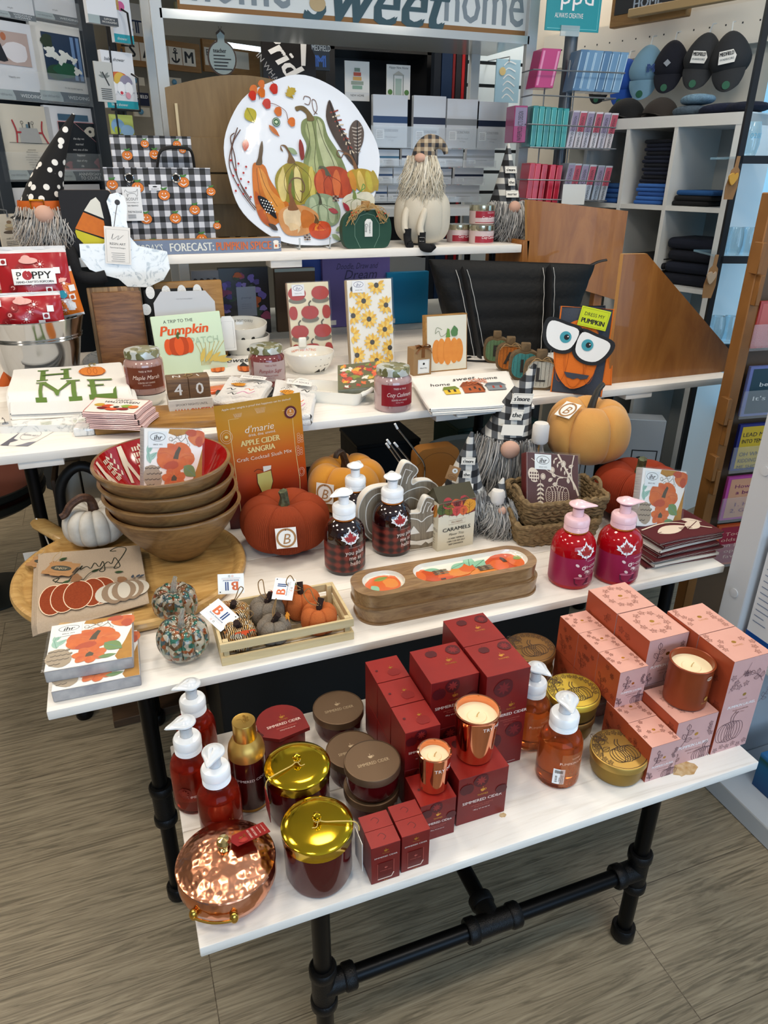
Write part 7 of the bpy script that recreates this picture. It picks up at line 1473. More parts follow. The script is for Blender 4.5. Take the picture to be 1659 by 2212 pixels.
# ---- green wooden pumpkin
A=ony(738,541,2.345);B=ony(843,538,2.345);w_=B.x-A.x;t=T('wooden_pumpkin','dark green wooden pumpkin with raffia bow and give thanks tag','decoration',((A.x+B.x)/2,2.335,Z4));h_=w_*.78;GRW=P('#17412f',.6,bump=(80,.1));m=M()
out=[(x*w_,y*h_)for x,y in spl([(-.3,0),(.3,0),(.45,.1),(.5,.4),(.46,.68),(.32,.85),(.12,.88),(0,.84),(-.12,.88),(-.32,.85),(-.46,.68),(-.5,.4),(-.45,.1)],4,True)];m.prism(out,0,.032,GRW);d=D(m,fr_front(0));d.line([(x*w_,y*h_)for x,y in((-.14,.02),(-.25,.3),(-.25,.55),(-.14,.76),(0,.8),(.14,.76),(.25,.55),(.25,.3),(.14,.02))],.0012,P('#6f8f7c',.6));m.ob('pumpkin_block',t)
m=M();m.box(-.012,.012,.004,.026,h_*.86,h_*1.08,ACL,.002,1);m.ob('stem',t)
m=M();rr=random.Random(8);RAF=P('#b5935f',.9)
for i in range(26):s=(-1)**i;m.tube(spl([(0,-.006,h_*.9),(s*rr.uniform(.01,.03),-.012,h_*.9+rr.uniform(.0,.018)),(s*rr.uniform(.035,.06),-.010,h_*.78+rr.uniform(-.02,.02)),(s*rr.uniform(.04,.075),-.006,h_*.68+rr.uniform(-.02,.03))],4),.0011,RAF,4)
for i in range(6):m.sph(((-1)**i*rr.uniform(.02,.06),-.014,h_*rr.uniform(.7,.84)),.0025,P('#c4441c',.6),8,6)
m.ob('raffia_bow',t);m=M();pl=[(-.013,-.045),(.013,-.045),(.013,0),(.006,.008),(-.006,.008),(-.013,0)];m.prism([(x+.004,y+h_*.62)for x,y in pl],-.003,-.0018,P('#dcdcd6',.6));d=D(m,fr_front(-.003));d.text('Give',-.003,h_*.62-.018,.010,BLK,rot=-pi/2,sh=.2);d.text('THANKS',.008,h_*.62-.018,.0055,BLK,rot=-pi/2,wid=.034);m.ob('tag',t,'small white give thanks tag')
# ---- candle tins
def tin(label,x,y,z,R,H,top,g='cozy cashmere candle tins'):
 t=T('candle_tin',label,'candle',(x,y,z),.1,g);SV=P('#c9c6b0',.15,.9);m=M();m.lathe([(0,0),(R*.95,0),(R,.003),(R,H*.72)],P('#c9b3b0',.3),40);d=D(m,fr_cyl(R));d.rect(-R*1.1,H*.08,R*1.1,H*(.42 if not top else .68),P('#9c2434',.4),16);d.rect(-R*1.1,H*.12 if top else H*.42,R*1.1,H*.34 if top else H*.7,P('#cbb6b6',.4),16);d.text('Cozy Cashmere',.008,H*.36,.0085,WH,sh=.3,wid=R*1.5);d.text('TRIED & TRUE',.008,H*.6,.0032,WH);m.ob('tin_body',t)
 q=M();q.lathe([(R*1.02,H*.70),(R*1.03,H*.73),(R*1.03,H*.97),(R*.99,H),(0,H)],SV,40);q.ob('lid',t);return t
p=ony(1033,526,2.42);ZT=Z4+.001
tin('front red and pink candle tin, under the upper tin',p.x,2.40,Z4,.043,.062,False);tin('upper red and pink candle tin stacked on two others',p.x+.008,2.42,Z4+.063,.044,.062,True);p2=ony(1000,520,2.47);tin('rear left candle tin half hidden behind the front one',p.x-.052,2.475,Z4,.042,.060,False)
# ---- candy corn block
A=ony(143,553,2.335);w_=.138;h_=.176;t=TF('candy_corn_block','black wooden block painted with a big candy corn','decoration',(A.x+.006,2.33,Z4),(1,-.08,0),(-.065,.02,1));m=M();m.prism(rrect(0,0,w_,h_,.012),0,.036,P('#14151a',.7),ACL);m.add([],[],ACL);d=D(m,fr_front(0),.0003)
S=lambda*p:[((u-143)/98*w_*.95+.006,(553-v)/133*h_)for u,v in p];OR_=P('#d0701a',.55,var=(80,.3),h2='#b5581a')
d.poly(S((161,497),(216,518),(220,500),(219,530),(205,537),(180,530),(162,513)),P('#c9bf2a',.6));d.poly(S((160,500),(162,512),(172,524),(190,533),(207,536),(217,528),(220,519)),P('#c9bf2a',.6));d.poly(S((161,495),(182,463),(220,480),(222,516)),OR_);d.poly(S((184,460),(200,440),(211,434),(218,444),(221,476)),P('#dcdcd2',.6));m.ob('block',t)
m=M();m.prism([(x*.99+.0006,z*.99+.0009)for x,z in rrect(0,0,w_,h_,.012)],.0362,.037,ACL);m.ob('back_panel',t)
# ---- gingham totes
GH=gingham('gingham_cloth',.0165,mid='#6a6c72',light='#d2d3d8')
OPK=P('#d9781c',.5);OPd=P('#a8521a',.5);GNL=P('#3f7a2a',.5)
def jack(d,x,y,s):
 d.ell(x,y,s*1.06,s*.9,BLK,n=18);d.ell(x,y,s,s*.84,OPK,n=18);d.ring(x,y,s*.45,s*.8,s*.06,OPd,14);d.poly([(x-s*.4,y+s*.15),(x-s*.15,y+s*.15),(x-s*.25,y+s*.42)],WH);d.poly([(x+s*.4,y+s*.15),(x+s*.15,y+s*.15),(x+s*.25,y+s*.42)],WH);d.cur([(x-s*.5,y-s*.15),(x,y-s*.45),(x+s*.5,y-s*.15)],s*.16,WH,4);d.line([(x-s*.5,y-s*.12),(x,y-s*.36),(x+s*.5,y-s*.12)],s*.04,BLK)
 d.poly([(x-s*.1,y+s*.8),(x+s*.12,y+s*.8),(x+s*.2,y+s*1.2),(x,y+s*1.15)],GNL);d.leaf(x,y+s*.9,s*.8,s*.3,.5,GNL);d.leaf(x,y+s*.9,s*.6,s*.3,2.6,GNL)
def tote_g(label,u0,v0,u1,y,h_,dpt,spots,hand,g='gingham pumpkin bags'):
 A=ony(u0,v0,y);B=ony(u1,v0+3,y);w_=B.x-A.x;zt=A.z-Z4;t=T('gingham_bag',label,'bag',(A.x,y,Z4),0,g);m=M();hh_=zt
 m.box(.006,w_-.006,0,dpt,0,hh_,GH,.003,2);m.add([(.006,-.001,hh_+.0002),(w_-.006,-.001,hh_+.0002),(w_-.006,-.001,hh_-.004),(.006,-.001,hh_-.004)],[(0,1,2,3)],GH)
 d=D(m,fr_front(-.0),.0003)
 for x,yy,s in spots:jack(d,x*w_,yy*hh_,s)
 m.ob('bag_body',t)
 if hand:
  for x in(.235,.655):q=M();q.tube([(x*w_+.0115*cos(i*pi/8),-.001,hh_-.028+.0115*sin(i*pi/8))for i in range(16)],.0032,P('#b8bcc0',.15,1),8,closed=True);q.ob('grommet',t);q=M();q.tube([(x*w_,-.0009,hh_-.028),(x*w_,.0004,hh_-.028)],.0095,P('#0c0c0c',.8),14);q.ob('eyelet_hole',t)
  q=M();q.tube(spl([(.50*w_,.06,hh_-.02),(.54*w_,.05,hh_+.035),(.60*w_,.045,hh_+.052),(.74*w_,.045,hh_+.055),(.84*w_,.05,hh_+.045),(.86*w_,.06,hh_-.01)],6),.012,P('#0e0e10',.8),8,flat=.35);q.ob('strap',t)
  q=M();q.tube(spl([(.2*w_,-.004,hh_),(.19*w_,-.006,hh_-.03),(.23*w_,-.006,hh_-.05),(.26*w_,-.006,hh_-.03),(.27*w_,-.002,hh_)],5),.0012,BLK,5);q.ob('tag_cord',t)
  q=M();q.box(.155*w_,.32*w_,-.006,-.005,hh_-.145,hh_-.052,P('#e9ebec',.6));d=D(q,fr_front(-.006));cx=.237*w_;d.cur([(cx-.020,hh_-.067),(cx-.016,hh_-.060),(cx-.010,hh_-.066),(cx+.012,hh_-.065),(cx+.018,hh_-.058),(cx+.017,hh_-.072),(cx+.014,hh_-.078),(cx+.010,hh_-.071),(cx-.008,hh_-.071),(cx-.012,hh_-.078),(cx-.013,hh_-.069)],.0009,BLK);d.text('SCOUT',cx,hh_-.085,.0075,BLK,wid=.034);d.text('www.scoutbags.com',cx,hh_-.094,.003,BLK,wid=.034);d.text('NO PEEKING!',cx,hh_-.103,.0042,BLK,wid=.03);d.text('THE PACKAGE',cx+.003,hh_-.12,.0055,BLK,wid=.04)
  for i in range(4):d.line([(cx-.018,hh_-.128-.003*i),(cx+.005,hh_-.128-.003*i)],.001,P('#555555',.6))
  q.ob('paper_tag',t);q=M();q.box(.40*w_,.51*w_,-.002,-.001,hh_-.062,hh_-.046,P('#dcdde0',.5));d=D(q,fr_front(-.002));d.text('SCOUT',.455*w_,hh_-.058,.0038,BLK,wid=.022);d.ell(.455*w_,hh_-.0515,.007,.002,BLK,n=10);q.ob('sewn_patch',t)
 return t
tote_g('front gingham bag with pumpkins, grommets and paper tag',217,361,458,2.44,.22,.05,((.08,.80,.016),(.30,.77,.017),(.53,.68,.017),(.97,.72,.014),(.72,.83,.017),(.80,.50,.016),(.61,.40,.017),(.84,.14,.017),(.34,.40,.017),(.37,.08,.015),(.13,.48,.016),(1.0,.3,.012)),True)
tote_g('rear gingham bag rising behind the front one',231,291,416,2.525,.27,.055,((.2,.83,.015),(.52,.84,.015),(.42,.93,.012),(.8,.93,.012),(.86,.88,.010),(.7,.5,.016)),False)
# ---- gnomes
GRH=[P('#8a8a88',.8),P('#a8a7a4',.8),P('#6f6e6e',.8),P('#c0bebb',.8)];WHH=[P('#d9d2c0',.8),P('#e8e3d6',.8),P('#c4bba8',.8)];SKIN=P('#c9a08c',.8,bump=(300,.1))
def hair(m,c,rx,z1,n,L,mats,seed=0,spread=1.0,front=True,r0=.0026,wave=.012,yf=1.0,zj=.02):
 rr=random.Random(seed)
 for i in range(n):
  th=rr.uniform(-1.45,1.45)*spread;x0=c[0]+rx*sin(th)*rr.uniform(.75,1);y0=c[1]-rx*yf*cos(th)*rr.uniform(.85,1.05);z0=z1+rr.uniform(-zj,zj)*.6;l=L*(1-.45*abs(th)/1.5)*rr.uniform(.75,1.1);w1,w2=rr.uniform(0,6),rr.uniform(.7,1.3);pts=[]
  for k in range(8):
   q=k/7;pts.append((x0+sin(th)*l*.22*q+wave*q*sin(w1+q*5*w2),y0-.028*sin(pi*q*.7)+wave*.5*cos(w1+q*6),z0-l*q))
  m.tube(pts,[r0*(1-.75*(k/7)**2)for k in range(8)],rr.choice(mats),3,cap=False)
 m.surf(lambda a,b:(c[0]+rx*.93*sin((a-.5)*2.9*spread),c[1]-rx*yf*.9*cos((a-.5)*2.9*spread)-.012*sp(pi*b),z1-L*b*(1-.45*abs(a-.5)*1.9)*.86),18,8,mats[0])
def gnome(label,loc,s,bodymat,hatmat,hatH,lean,mats,hatR=.075,rz=0,nose=.02,beardL=.13,g=None,nhair=120,words=True,brim=.0,bodyH=.13):
 rz=rz-.85*atan2(loc[0],loc[1]);t=T('fabric_gnome',label,'gnome',loc,rz,g);m=M();m.lathe([(0,0),(.06*s,0),(.078*s,.012*s),(.082*s,.05*s),(.074*s,.10*s),(.055*s,bodyH*s),(0,bodyH*s+.01)],bodymat,32);m.ob('body',t)
 m=M();z0=bodyH*s*.92;R=hatR*s;N=14
 for k in range(N+1):pass
 pts=[(lean[0]*s*(k/N)**1.4,lean[1]*s*(k/N)**1.4,z0+hatH*s*k/N)for k in range(N+1)];m.tube(pts,[R*(1-(k/N)**.9*.93)*(1.06 if k==0 else 1)for k in range(N+1)],hatmat,28)
 if brim:m.lathe([(R*.9,z0+.004),(R+brim,z0-.012*s),(R+brim+.002,z0-.016*s),(R*.9,z0-.006)],hatmat,32)
 m.ob('hat',t)
 q=M();hair(q,(0,0),.076*s,z0+.004,int(nhair*1.9),beardL*s,mats,seed=int(s*100)+nhair,r0=.0017*s**.5,wave=.016);q.ob('beard',t)
 q=M();q.sph((0,-.083*s,z0-.004*s),(nose*s,nose*s*.8,nose*s*.95),SKIN,20,14);q.ob('nose',t)
 if words:
  q=M();fr=lambda a,b,l:(a+lean[0]*s*(max(0,b)/hatH/s)**1.4,-R*(1-(max(0,b)/(hatH*s))**.9*.93)*1.05-.005-l+lean[1]*s*(max(0,b)/hatH/s)**1.4,z0+b);d=D(q,fr,.0003)
  for i,(w__,y_)in enumerate((("s'more",.58),('the',.38),('merrier',.19))):hw=(.022,.013,.024)[i]*s;d.rect(-hw,(y_*hatH-.011)*s,hw,(y_*hatH+.011)*s,P('#e2ded4',.8));d.line([(-hw*.9,(y_*hatH-.0085)*s),(hw*.9,(y_*hatH-.0085)*s),(hw*.9,(y_*hatH+.0085)*s),(-hw*.9,(y_*hatH+.0085)*s)],.0007,BLK,True);d.text(w__,0,y_*hatH*s,.0095*s,BLK,bold=.06,wid=hw*1.5)
  q.ob('word_patches',t)if 0 else q.ob('word_patch',t)
 return t
CHK=gingham('buffalo_check',.019,dark='#16171a',mid='#515458',light='#c9c8c2',rough=.9);CHK.node_tree.nodes['Principled BSDF'].inputs['Roughness'].default_value=.9
DOT=bpy.data.materials.new('black_felt_white_dots');DOT.use_nodes=True;nt=DOT.node_tree;b=nt.nodes['Principled BSDF'];b.inputs['Roughness'].default_value=.9;tc=nt.nodes.new('ShaderNodeTexCoord');v=nt.nodes.new('ShaderNodeTexVoronoi');v.inputs['Scale'].default_value=34;v.inputs['Randomness'].default_value=.75;nt.links.new(tc.outputs['Object'],v.inputs['Vector']);nt.links.new(ramp(nt,v.outputs['Distance'],[(.0,'#e4e2dc'),(.27,'#e4e2dc'),(.30,'#0e0e10'),(1,'#0e0e10')]),b.inputs['Base Color'])
BLF=P('#101114',.9,bump=(300,.3))
p=ony(100,560,2.40);kk=mpp(p);t=gnome('witch gnome in tall black hat with white dots, orange belt and grey beard',(p.x+.016,2.41,Z4),.97,BLF,DOT,.255,(.125,0),[GRH[1],GRH[3],P('#b0a498',.8)],.066,0,.026,.125,None,170,False,.024,.132)
z0=.132*.92*.97;m=M();m.lathe([(.0655,z0+.004),(.067,z0+.008),(.064,z0+.030),(.062,z0+.030)],P('#c9601a',.6),40);m.ob('belt',t,'orange hat belt');m=M();m.tube([(-.03,-.062,z0+.006),(.004,-.070,z0+.006),(.004,-.068,z0+.032),(-.03,-.060,z0+.032)],.0028,P('#c9982a',.2,1),6,closed=True);m.ob('buckle',t)
m=M();m.tube(spl([(.03,-.04,.03),(.05,-.085,.02),(.055,-.105,-.02),(.06,-.11,-.045),(.10,-.115,-.055),(.135,-.115,-.05)],5),[.017]*26,BLF,10);m.ob('boot',t)
p=ony(1112,520,2.43);gnome('seated grey-bearded gnome in a small checked hat, at the ledge right end by the plywood',(p.x-.012,2.50,Z4),1.0,P('#2a2a2e',.9),CHK,.200,(.006,.02),GRH,.060,.35,.022,.15,'gnomes in black and white checked hats',150,True,0,.130)
p=ony(910,530,2.42);VWH=P('#c9c1b0',.9,bump=(400,.25));t=pumpkin('gnome_pumpkin','cream fabric pumpkin with a white-bearded gnome sitting on it',p.x+.006,2.435,Z4,.098,.178,8,VWH,.06,-.36,dim=.1,flat=.7,cat='decoration')
hd=.140;m=M();m.sph((0,0,hd+.045),(.042,.040,.06),VWH,20,14);m.ob('gnome_torso',t)
m=M();hair(m,(-.006,-.004),.052,hd+.118,420,.150,WHH,seed=5,r0=.0019,wave=.018,zj=.03);hair(m,(.0,.02),.048,hd+.10,90,.13,WHH,seed=9,r0=.0019,wave=.012,yf=-.8);m.ob('beard',t)
m=M();m.sph((-.014,-.060,hd+.128),(.018,.015,.014),SKIN,16,10);m.ob('nose',t)
TAN=gingham('tan_plaid',.012,dark='#33343a',mid='#8a7a66',light='#b5a68e',rough=.9);m=M();m.tube(spl([(.0,.0,hd+.112),(.006,.0,hd+.150),(.022,0,hd+.172),(.05,0,hd+.172),(.068,0,hd+.158),(.074,0,hd+.14)],4),[.043,.043,.042,.040,.038,.036,.034,.031,.029,.026,.023,.021,.018,.016,.014,.012,.011,.010,.009,.008,.007],TAN,20);m.ob('hat',t)
BSC=gingham('burlap_plaid',.008,dark='#5a4a38',mid='#7a6850',light='#9a876c',rough=.9);m=M();m.lathe([(.040,hd+.012),(.052,hd+.006),(.055,hd-.004),(.046,hd-.010)],BSC,28);m.prism([(-.01,hd+.005),(.022,hd+.012),(.03,hd-.035),(.012,hd-.02),(0,hd-.04)],-.062,-.056,BSC);m.ob('scarf',t)
for s,pts in((-1,[(-.02,-.035,hd-.01),(-.055,-.075,hd-.03),(-.062,-.105,hd-.08),(-.052,-.112,.045)]),(1,[(.012,-.045,hd-.01),(.004,-.088,hd-.03),(-.010,-.112,hd-.08),(-.004,-.116,.035)])):
 m=M();m.tube(spl(pts,5),.0115,VWH,12);m.ob('leg',t);e=pts[-1];m=M();m.tube(spl([(e[0],e[1],e[2]+.012),(e[0],e[1],e[2]-.015),(e[0]+.004,e[1]-.012,e[2]-.032),(e[0]+.030*(1 if s>0 else .3),e[1]-.018,e[2]-.036),(e[0]+.042*(1 if s>0 else .2),e[1]-.02,e[2]-.026)],4),[.013]*8+[.014]*5+[.010]*3+[.006],BLF,12);L_=m.ob('boot',t)
 if s>0:q=M();q.tube([(e[0]-.008,e[1]-.013,e[2]-.004),(e[0]+.008,e[1]-.013,e[2]-.004),(e[0]+.008,e[1]-.013,e[2]-.016),(e[0]-.008,e[1]-.013,e[2]-.016)],.0018,P('#c9c9c9',.15,1),6,closed=True);q.ob('buckle',t)
 # ================= GNOMES AND SMALL THINGS BACK ON THE SECOND BENCH =================
step(S2)
GG='gnomes in black and white checked hats';MSH=P('#dcd8d2',.95,bump=(60,.4))
def mallow(t,x,y,z,s,bend=0):
 m=M();m.tube([(x,y,z-.12*s),(x+.006,y,z)],.0028*s,P('#a8824f',.7),8);m.ob('stick',t);m=M();m.lathe([(0,0),(.018*s,0),(.0225*s,.006*s),(.0225*s,.048*s),(.018*s,.056*s),(0,.058*s)],MSH,24,(x+.006,y,z));m.ob('marshmallow',t)
bx=ony(1097,1010,1.90);t=gnome('big grey-bearded gnome in tall checked hat holding a marshmallow on a stick',(bx.x,1.915,Z2),1.42,P('#1c1d20',.9),CHK,.165,(.045,.0),GRH,.060,0,.021,.16,GG,260,True,0,.165);mallow(t,.085,-.085,.225,1.15)
sx=ony(1003,1110,1.76);t=gnome('small gnome in checked hat with brown paper tag, behind the caramels carton',(sx.x,1.775,Z2),.92,P('#1c1d20',.9),CHK,.200,(.016,.0),GRH,.070,0,.022,.14,GG,130,True,0,.135);mallow(t,.092,-.05,.085,.95)
m=M();m.X=Matrix.Translation((-.038,-.068,.195))@Matrix.Rotation(.3,4,'Y');m.box(-.017,.017,0,.001,-.022,.022,KR);d=D(m,fr_front(0));d.ell(.003,.009,.008,.008,P('#e6e4de',.6));d.ell(.003,.009,.0025,.0025,P('#8a6a2a',.6));d.ring(0,-.010,.011,.006,.0008,P('#6b4423',.7),14);d.text('made',0,-.010,.004,P('#6b4423',.7));m.ob('paper_tag',t,'kraft tag with white button')
tx=ony(1062,1120,1.72);t=gnome('little slumped gnome with long pale grey hair, next to the seagrass baskets',(tx.x+.004,1.705,Z2),.60,P('#3a3b3f',.9),CHK,.13,(.03,.01),[GRH[1],GRH[3],GRH[0]],.07,.3,.022,.20,GG,110,False,0,.16)
FLU=P('#ddd3b8',1,bump=(200,1),sheen=.5);m=M();bx2=ony(1180,1000,1.88);t=T('plush_ball','fluffy cream plush ball behind the maroon napkin box','plush',(bx2.x,1.895,Z2));m.sph((0,0,.05),(.06,.045,.05),FLU,24,16);rr=random.Random(2)
for i in range(90):
 a_,b_=rr.uniform(0,6.28),rr.uniform(.2,1.5);m.sph((.056*cos(a_)*cos(b_),.042*sin(a_)*cos(b_),.05+.047*sin(b_)),.008,FLU,6,4)
m.ob('fleece',t)
ST=P('#9a9fa4',.15,1)
for i,(u0,v0,u1,v1,bend)in enumerate(((858,925,905,1015,True),(842,958,880,1010,False),(840,966,872,1012,False),(858,964,898,1012,False))):
 A=ony(u0,v0,1.93);B=ony(u1,v1,1.95);t=T('metal_straw','thin metal straw behind the wooden pumpkins, %s'%('bent one standing tallest','with white tip at the left','leftmost and lowest','short one with white tip, nearest the bent one')[i],'straw',B,0,'metal straws');q=M();a_=A-B
 foot=Vector((.02,.02,Z2-B.z));pts=[foot,Vector((0,0,0)),a_]if not bend else spl([foot,Vector((.02,.0,-.02)),Vector((.016,0,.02)),Vector((-.01,0,.06)),a_],5);q.tube(pts,.0028,ST,10);q.ob('tube',t);q=M();u_=a_.normalized();q.tube([a_-u_*.002,a_+u_*.018],.0036,P('#d9dcdd',.5),10);q.ob('tip',t)
O=ony(905,1040,1.985);LEA=P('#8a5a24',.5,bump=(120,.1));t=T('leather_box','tan leather box with rounded corners behind the pumpkin cut-outs','box',(O.x-.02,1.96,Z2));m=M();m.prism(rrect(0,0,.15,.185,.03),0,.05,LEA);d=D(m,fr_front(0));d.cur([(.0,.13),(.05,.165),(.11,.16),(.15,.12)],.0016,P('#5a3a16',.6));m.ob('box',t)

# ================= SHOP AROUND THE TABLES =================
step(1.0)
def R0(u,v,d):return CAM+ray(u,v)*d
class Wl:
 """vertical working plane through a point; a runs to the right along X, z up"""
 def __init__(s,P0,az):
  s.P=Vector(P0);s.X=Vector((sin(az),cos(az),0));s.n=Vector((s.X.y,-s.X.x,0));s.rz=atan2(s.X.y,s.X.x)
  if s.n.dot(s.P-CAM)<0:s.n=-s.n
 def pt(s,u,v,back=0):r=ray(u,v);return CAM+r*((s.P+s.n*back-CAM).dot(s.n)/r.dot(s.n))
 def az(s,u,v,back=0):p=s.pt(u,v,back)-s.P;return p.dot(s.X),p.z+s.P.z
 def th(s,name,label,cat,u0,v0,u1,v1,g=None,back=0,parent=None):
  um,vm=(u0+u1)/2,(v0+v1)/2;a0,a1=s.az(u0,vm,back)[0],s.az(u1,vm,back)[0];z1,z0=s.az(um,v0,back)[1],s.az(um,v1,back)[1]
  O=s.P+s.X*a0+s.n*back;O.z=z0;t=T(name,label,cat,O,s.rz,g);return t,a1-a0,z1-z0
def fr_l(w,h):return fr_front(0)
def card(W,name,label,cat,u0,v0,u1,v1,mat,g=None,back=0,th=.004,art=None,eps=.0004,fl=False,hk=0):
 t,w,h=W.th(name,label,cat,u0,v0,u1,v1,g,back)
 if fl:h+=t.location.z;t.location.z=0
 m=M();m.box(0,w,0,th,0,h,mat)
 if art:art(D(m,fr_front(0),eps),w,h)
 m.ob('card',t)
 if hk:m=M();m.tube([(w/2,-.004,h-.01),(w/2,-.004,h+.012),(w/2,hk,h+.02)],.003,P('#8d9298',.3,.8),6);m.ob('hook',t)
 return t,w,h
WHT=P('#dfe3e4',.45);GRYs=P('#c3c9cb',.35,.1);SLT=P('#2f3b47',.6);TXB=P('#25282c',.6);PAP=P('#dcdad4',.6);PAPb=P('#d7dadf',.6)
LW_=Wl(R0(360,105,5.6),radians(65));RW=Wl(R0(1450,450,3.25),radians(164));
def wallbox(name,p,q,z0,z1,mat,th=.05,nrm=None):
 p=Vector((p[0],p[1],0));q=Vector((q[0],q[1],0));d=(q-p);L_=d.length;m=M();m.box(0,L_,0,th,z0,z1,mat);o=m.ob(name,kind='structure');o.location=p;o.rotation_euler=(0,0,atan2(d.y,d.x));o.scale=(1,1,1);return o
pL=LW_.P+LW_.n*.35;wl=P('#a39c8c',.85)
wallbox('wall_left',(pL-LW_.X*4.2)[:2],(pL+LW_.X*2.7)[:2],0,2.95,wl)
pR=RW.P+RW.n*.45;wallbox('wall_right',(pR-RW.X*1.42)[:2],(pR+RW.X*1.25)[:2],0,2.95,P('#d4cfc4',.8))
qe=(pL+LW_.X*2.7);qs=(pR-RW.X*1.6)
wallbox('wall_back',(qe.x-.5,6.7),(6.8,6.7),0,2.95,P('#c9cbc8',.8))
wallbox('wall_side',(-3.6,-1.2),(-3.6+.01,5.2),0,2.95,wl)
WD=Wl(R0(1600,450,3.0),radians(164));a0=WD.az(1565,300)[0]
def window_emit():
 m=bpy.data.materials.new('frosted_daylight_window');m.use_nodes=True;nt=m.node_tree;b=nt.nodes['Principled BSDF'];tc=nt.nodes.new('ShaderNodeTexCoord');n=nt.nodes.new('ShaderNodeTexNoise');n.inputs['Scale'].default_value=3;nt.links.new(tc.outputs['Object'],n.inputs['Vector'])
 c=ramp(nt,n.outputs[0],[(.3,'#5fa8d8'),(.7,'#a5dcf8')]);nt.links.new(c,b.inputs['Emission Color']);b.inputs['Emission Strength'].default_value=1.15;b.inputs['Base Color'].default_value=lin('#405a6a');b.inputs['Roughness'].default_value=.3;return m
m=M();m.box(0,1.7,0,.02,.55,2.5,window_emit());o=m.ob('window_1',kind='structure');o.location=WD.P+WD.X*a0+WD.n*.25;o.location.z=0;o.rotation_euler=(0,0,WD.rz)
# ---- white steel gondola
YF=3.45;g=T('gondola_shelf','white steel gondola shelving unit behind the stepped tables','shelf unit',(0,0,0));WST=P('#c2c8cb',.35)
def vpost(x0,x1,y0,y1,z1,mat=WST):m=M();m.box(x0,x1,y0,y1,0,z1,mat,.002,1);m.ob('post',g)
xa,xb=ony(322,0,YF).x,ony(348,0,YF).x;vpost(xa+.0,xb,YF,YF+.03,2.75);xc,xd=ony(1146,0,YF).x,ony(1168,0,YF).x;vpost(xc,xd,YF,YF+.03,2.75)
YB=3.86;xe=ony(300,0,YB).x;vpost(xe,xe+.055,YB-.03,YB,2.75,GRYs);xf=ony(1012,150,YB).x;vpost(xf,xf+.05,YB-.03,YB,2.75,GRYs)
zs=ony(740,47,YF).z;zsl=ony(740,452,YF).z
m=M();m.box(xb-.01,xc+.01,YF,YB,zs-.032,zs,P('#d3d8d9',.12,.35));m.ob('shelf',g);m=M();m.box(xb-.01,xc+.01,YF-.01,YB,zsl-.035,zsl,WST);m.ob('shelf',g);m=M();m.box(.37,xd+.2,3.10,YB,R3-.02,R3,P('#b9bdbb',.5));m.ob('shelf',g)
sg=T('wooden_sign','long white wooden sign reading home sweet home, on top of the white shelving','sign',(0,0,0));A=ony(385,5,YF+.03);B=ony(1140,70,YF+.03);wS=B.x-A.x;hS=.31;sg.location=(A.x,YF+.03,zs+.001)
m=M();m.box(0,wS,0,.04,0,hS,P('#8a6238',.7),.003,1);d=D(m,fr_front(0),.0005);d.rect(.006,.022,wS-.006,hS-.004,P('#d8dcdb',.6),1);SG=P('#7e8a92',.6);SD=P('#33505a',.6)
hx=.125;d.text('home',wS*.855,.022+.105,hx*1.45,SG,wid=wS*.25,bold=.015);d.text('home',wS*.16,.022+.105,hx*1.45,SG,wid=wS*.25,bold=.015);d.text('sweet',wS*.52,.10,.20,SD,sh=.35,wid=wS*.40,bold=.03);d.ell(wS*.36,.06,.035,.028,P('#b8a078',.6));m.ob('board',sg)
c_=ony(480,126,YF+.1);k_=mpp(c_);t=T('hanging_ornament','round grey teacher ornament with brown edge hanging under the white shelf','ornament',c_);m=M();r=31*k_;out=[(r*cos(a),r*sin(a)*1.08)for a in[pi/2+.28+i*(2*pi-.56)/28 for i in range(29)]]+[(.25*r,1.2*r),(.3*r,1.5*r),(0,1.75*r),(-.3*r,1.5*r),(-.25*r,1.2*r)]
m.prism(out[::-1],0,.006,P('#3f2a1c',.6));m.prism([(x*.9+.0,y*.9)for x,y in out[::-1]],-.003,.001,P('#8e9a98',.6));d=D(m,fr_front(-.003),.0005);d.text('teacher',-.15*r,.45*r,.016,BLK,wid=r*.9,bold=.04)
for i,w__ in enumerate((.8,1.2,1.0,.9,1.25)):d.line([(-.6*r,(.15-.2*i)*r),((-.6+w__)*r,(.15-.2*i)*r)],.004,BLK)
m.ob('disc',t);m=M();
for s in(-1,1):m.tube([(0,0,1.5*r),(s*.012,.0,2.2*r),(s*.006,0,zs-.034-c_.z)],.0015,P('#6f6658',.9),5)
m.ob('string',t)
E_=3.20;zA=ony(500,500,3.2).z-.02;pz=lambda u,v:ony(u,v,E_);c0_=pz(385,455);zb_=R4;t=T('plywood_arch_display','round-topped light brown plywood display stand behind the plate','stand',(c0_.x,E_,zA));w_=pz(650,300).x-c0_.x;zt_=pz(540,163).z-zA;z19=pz(385,190).z-zA;PB=wood('plain_plywood',[(0,'#5f4a2c'),(.5,'#7b6340'),(1,'#8d744e')],sc=(30,30,4),rough=.6,bump=.05,dist=1)
z0b=-.0;ar=[(0,0),(w_*1.15,0),(w_*1.15,z19)]+[(w_*1.15*(1-i/16),z19+(zt_-z19)*sin(pi*i/16))for i in range(1,16)]+[(0,z19)];m=M();m.prism(ar,0,.012,PB,P('#a3865a',.6));m.ob('back_panel',t)
for v0,v1 in((298,372),(376,440)):za,zb2=pz(450,v1).z-zA,pz(450,v0).z-zA;m=M();m.box(.0,w_*1.1,-.05,-.04,za,zb2,PB,.001,1);m.ob('pocket_front',t)
m=M();m.box(.028,.038,-.012,-.001,pz(420,300).z-zA,pz(420,225).z-zA,P('#c9b894',.6));m.ob('divider',t)
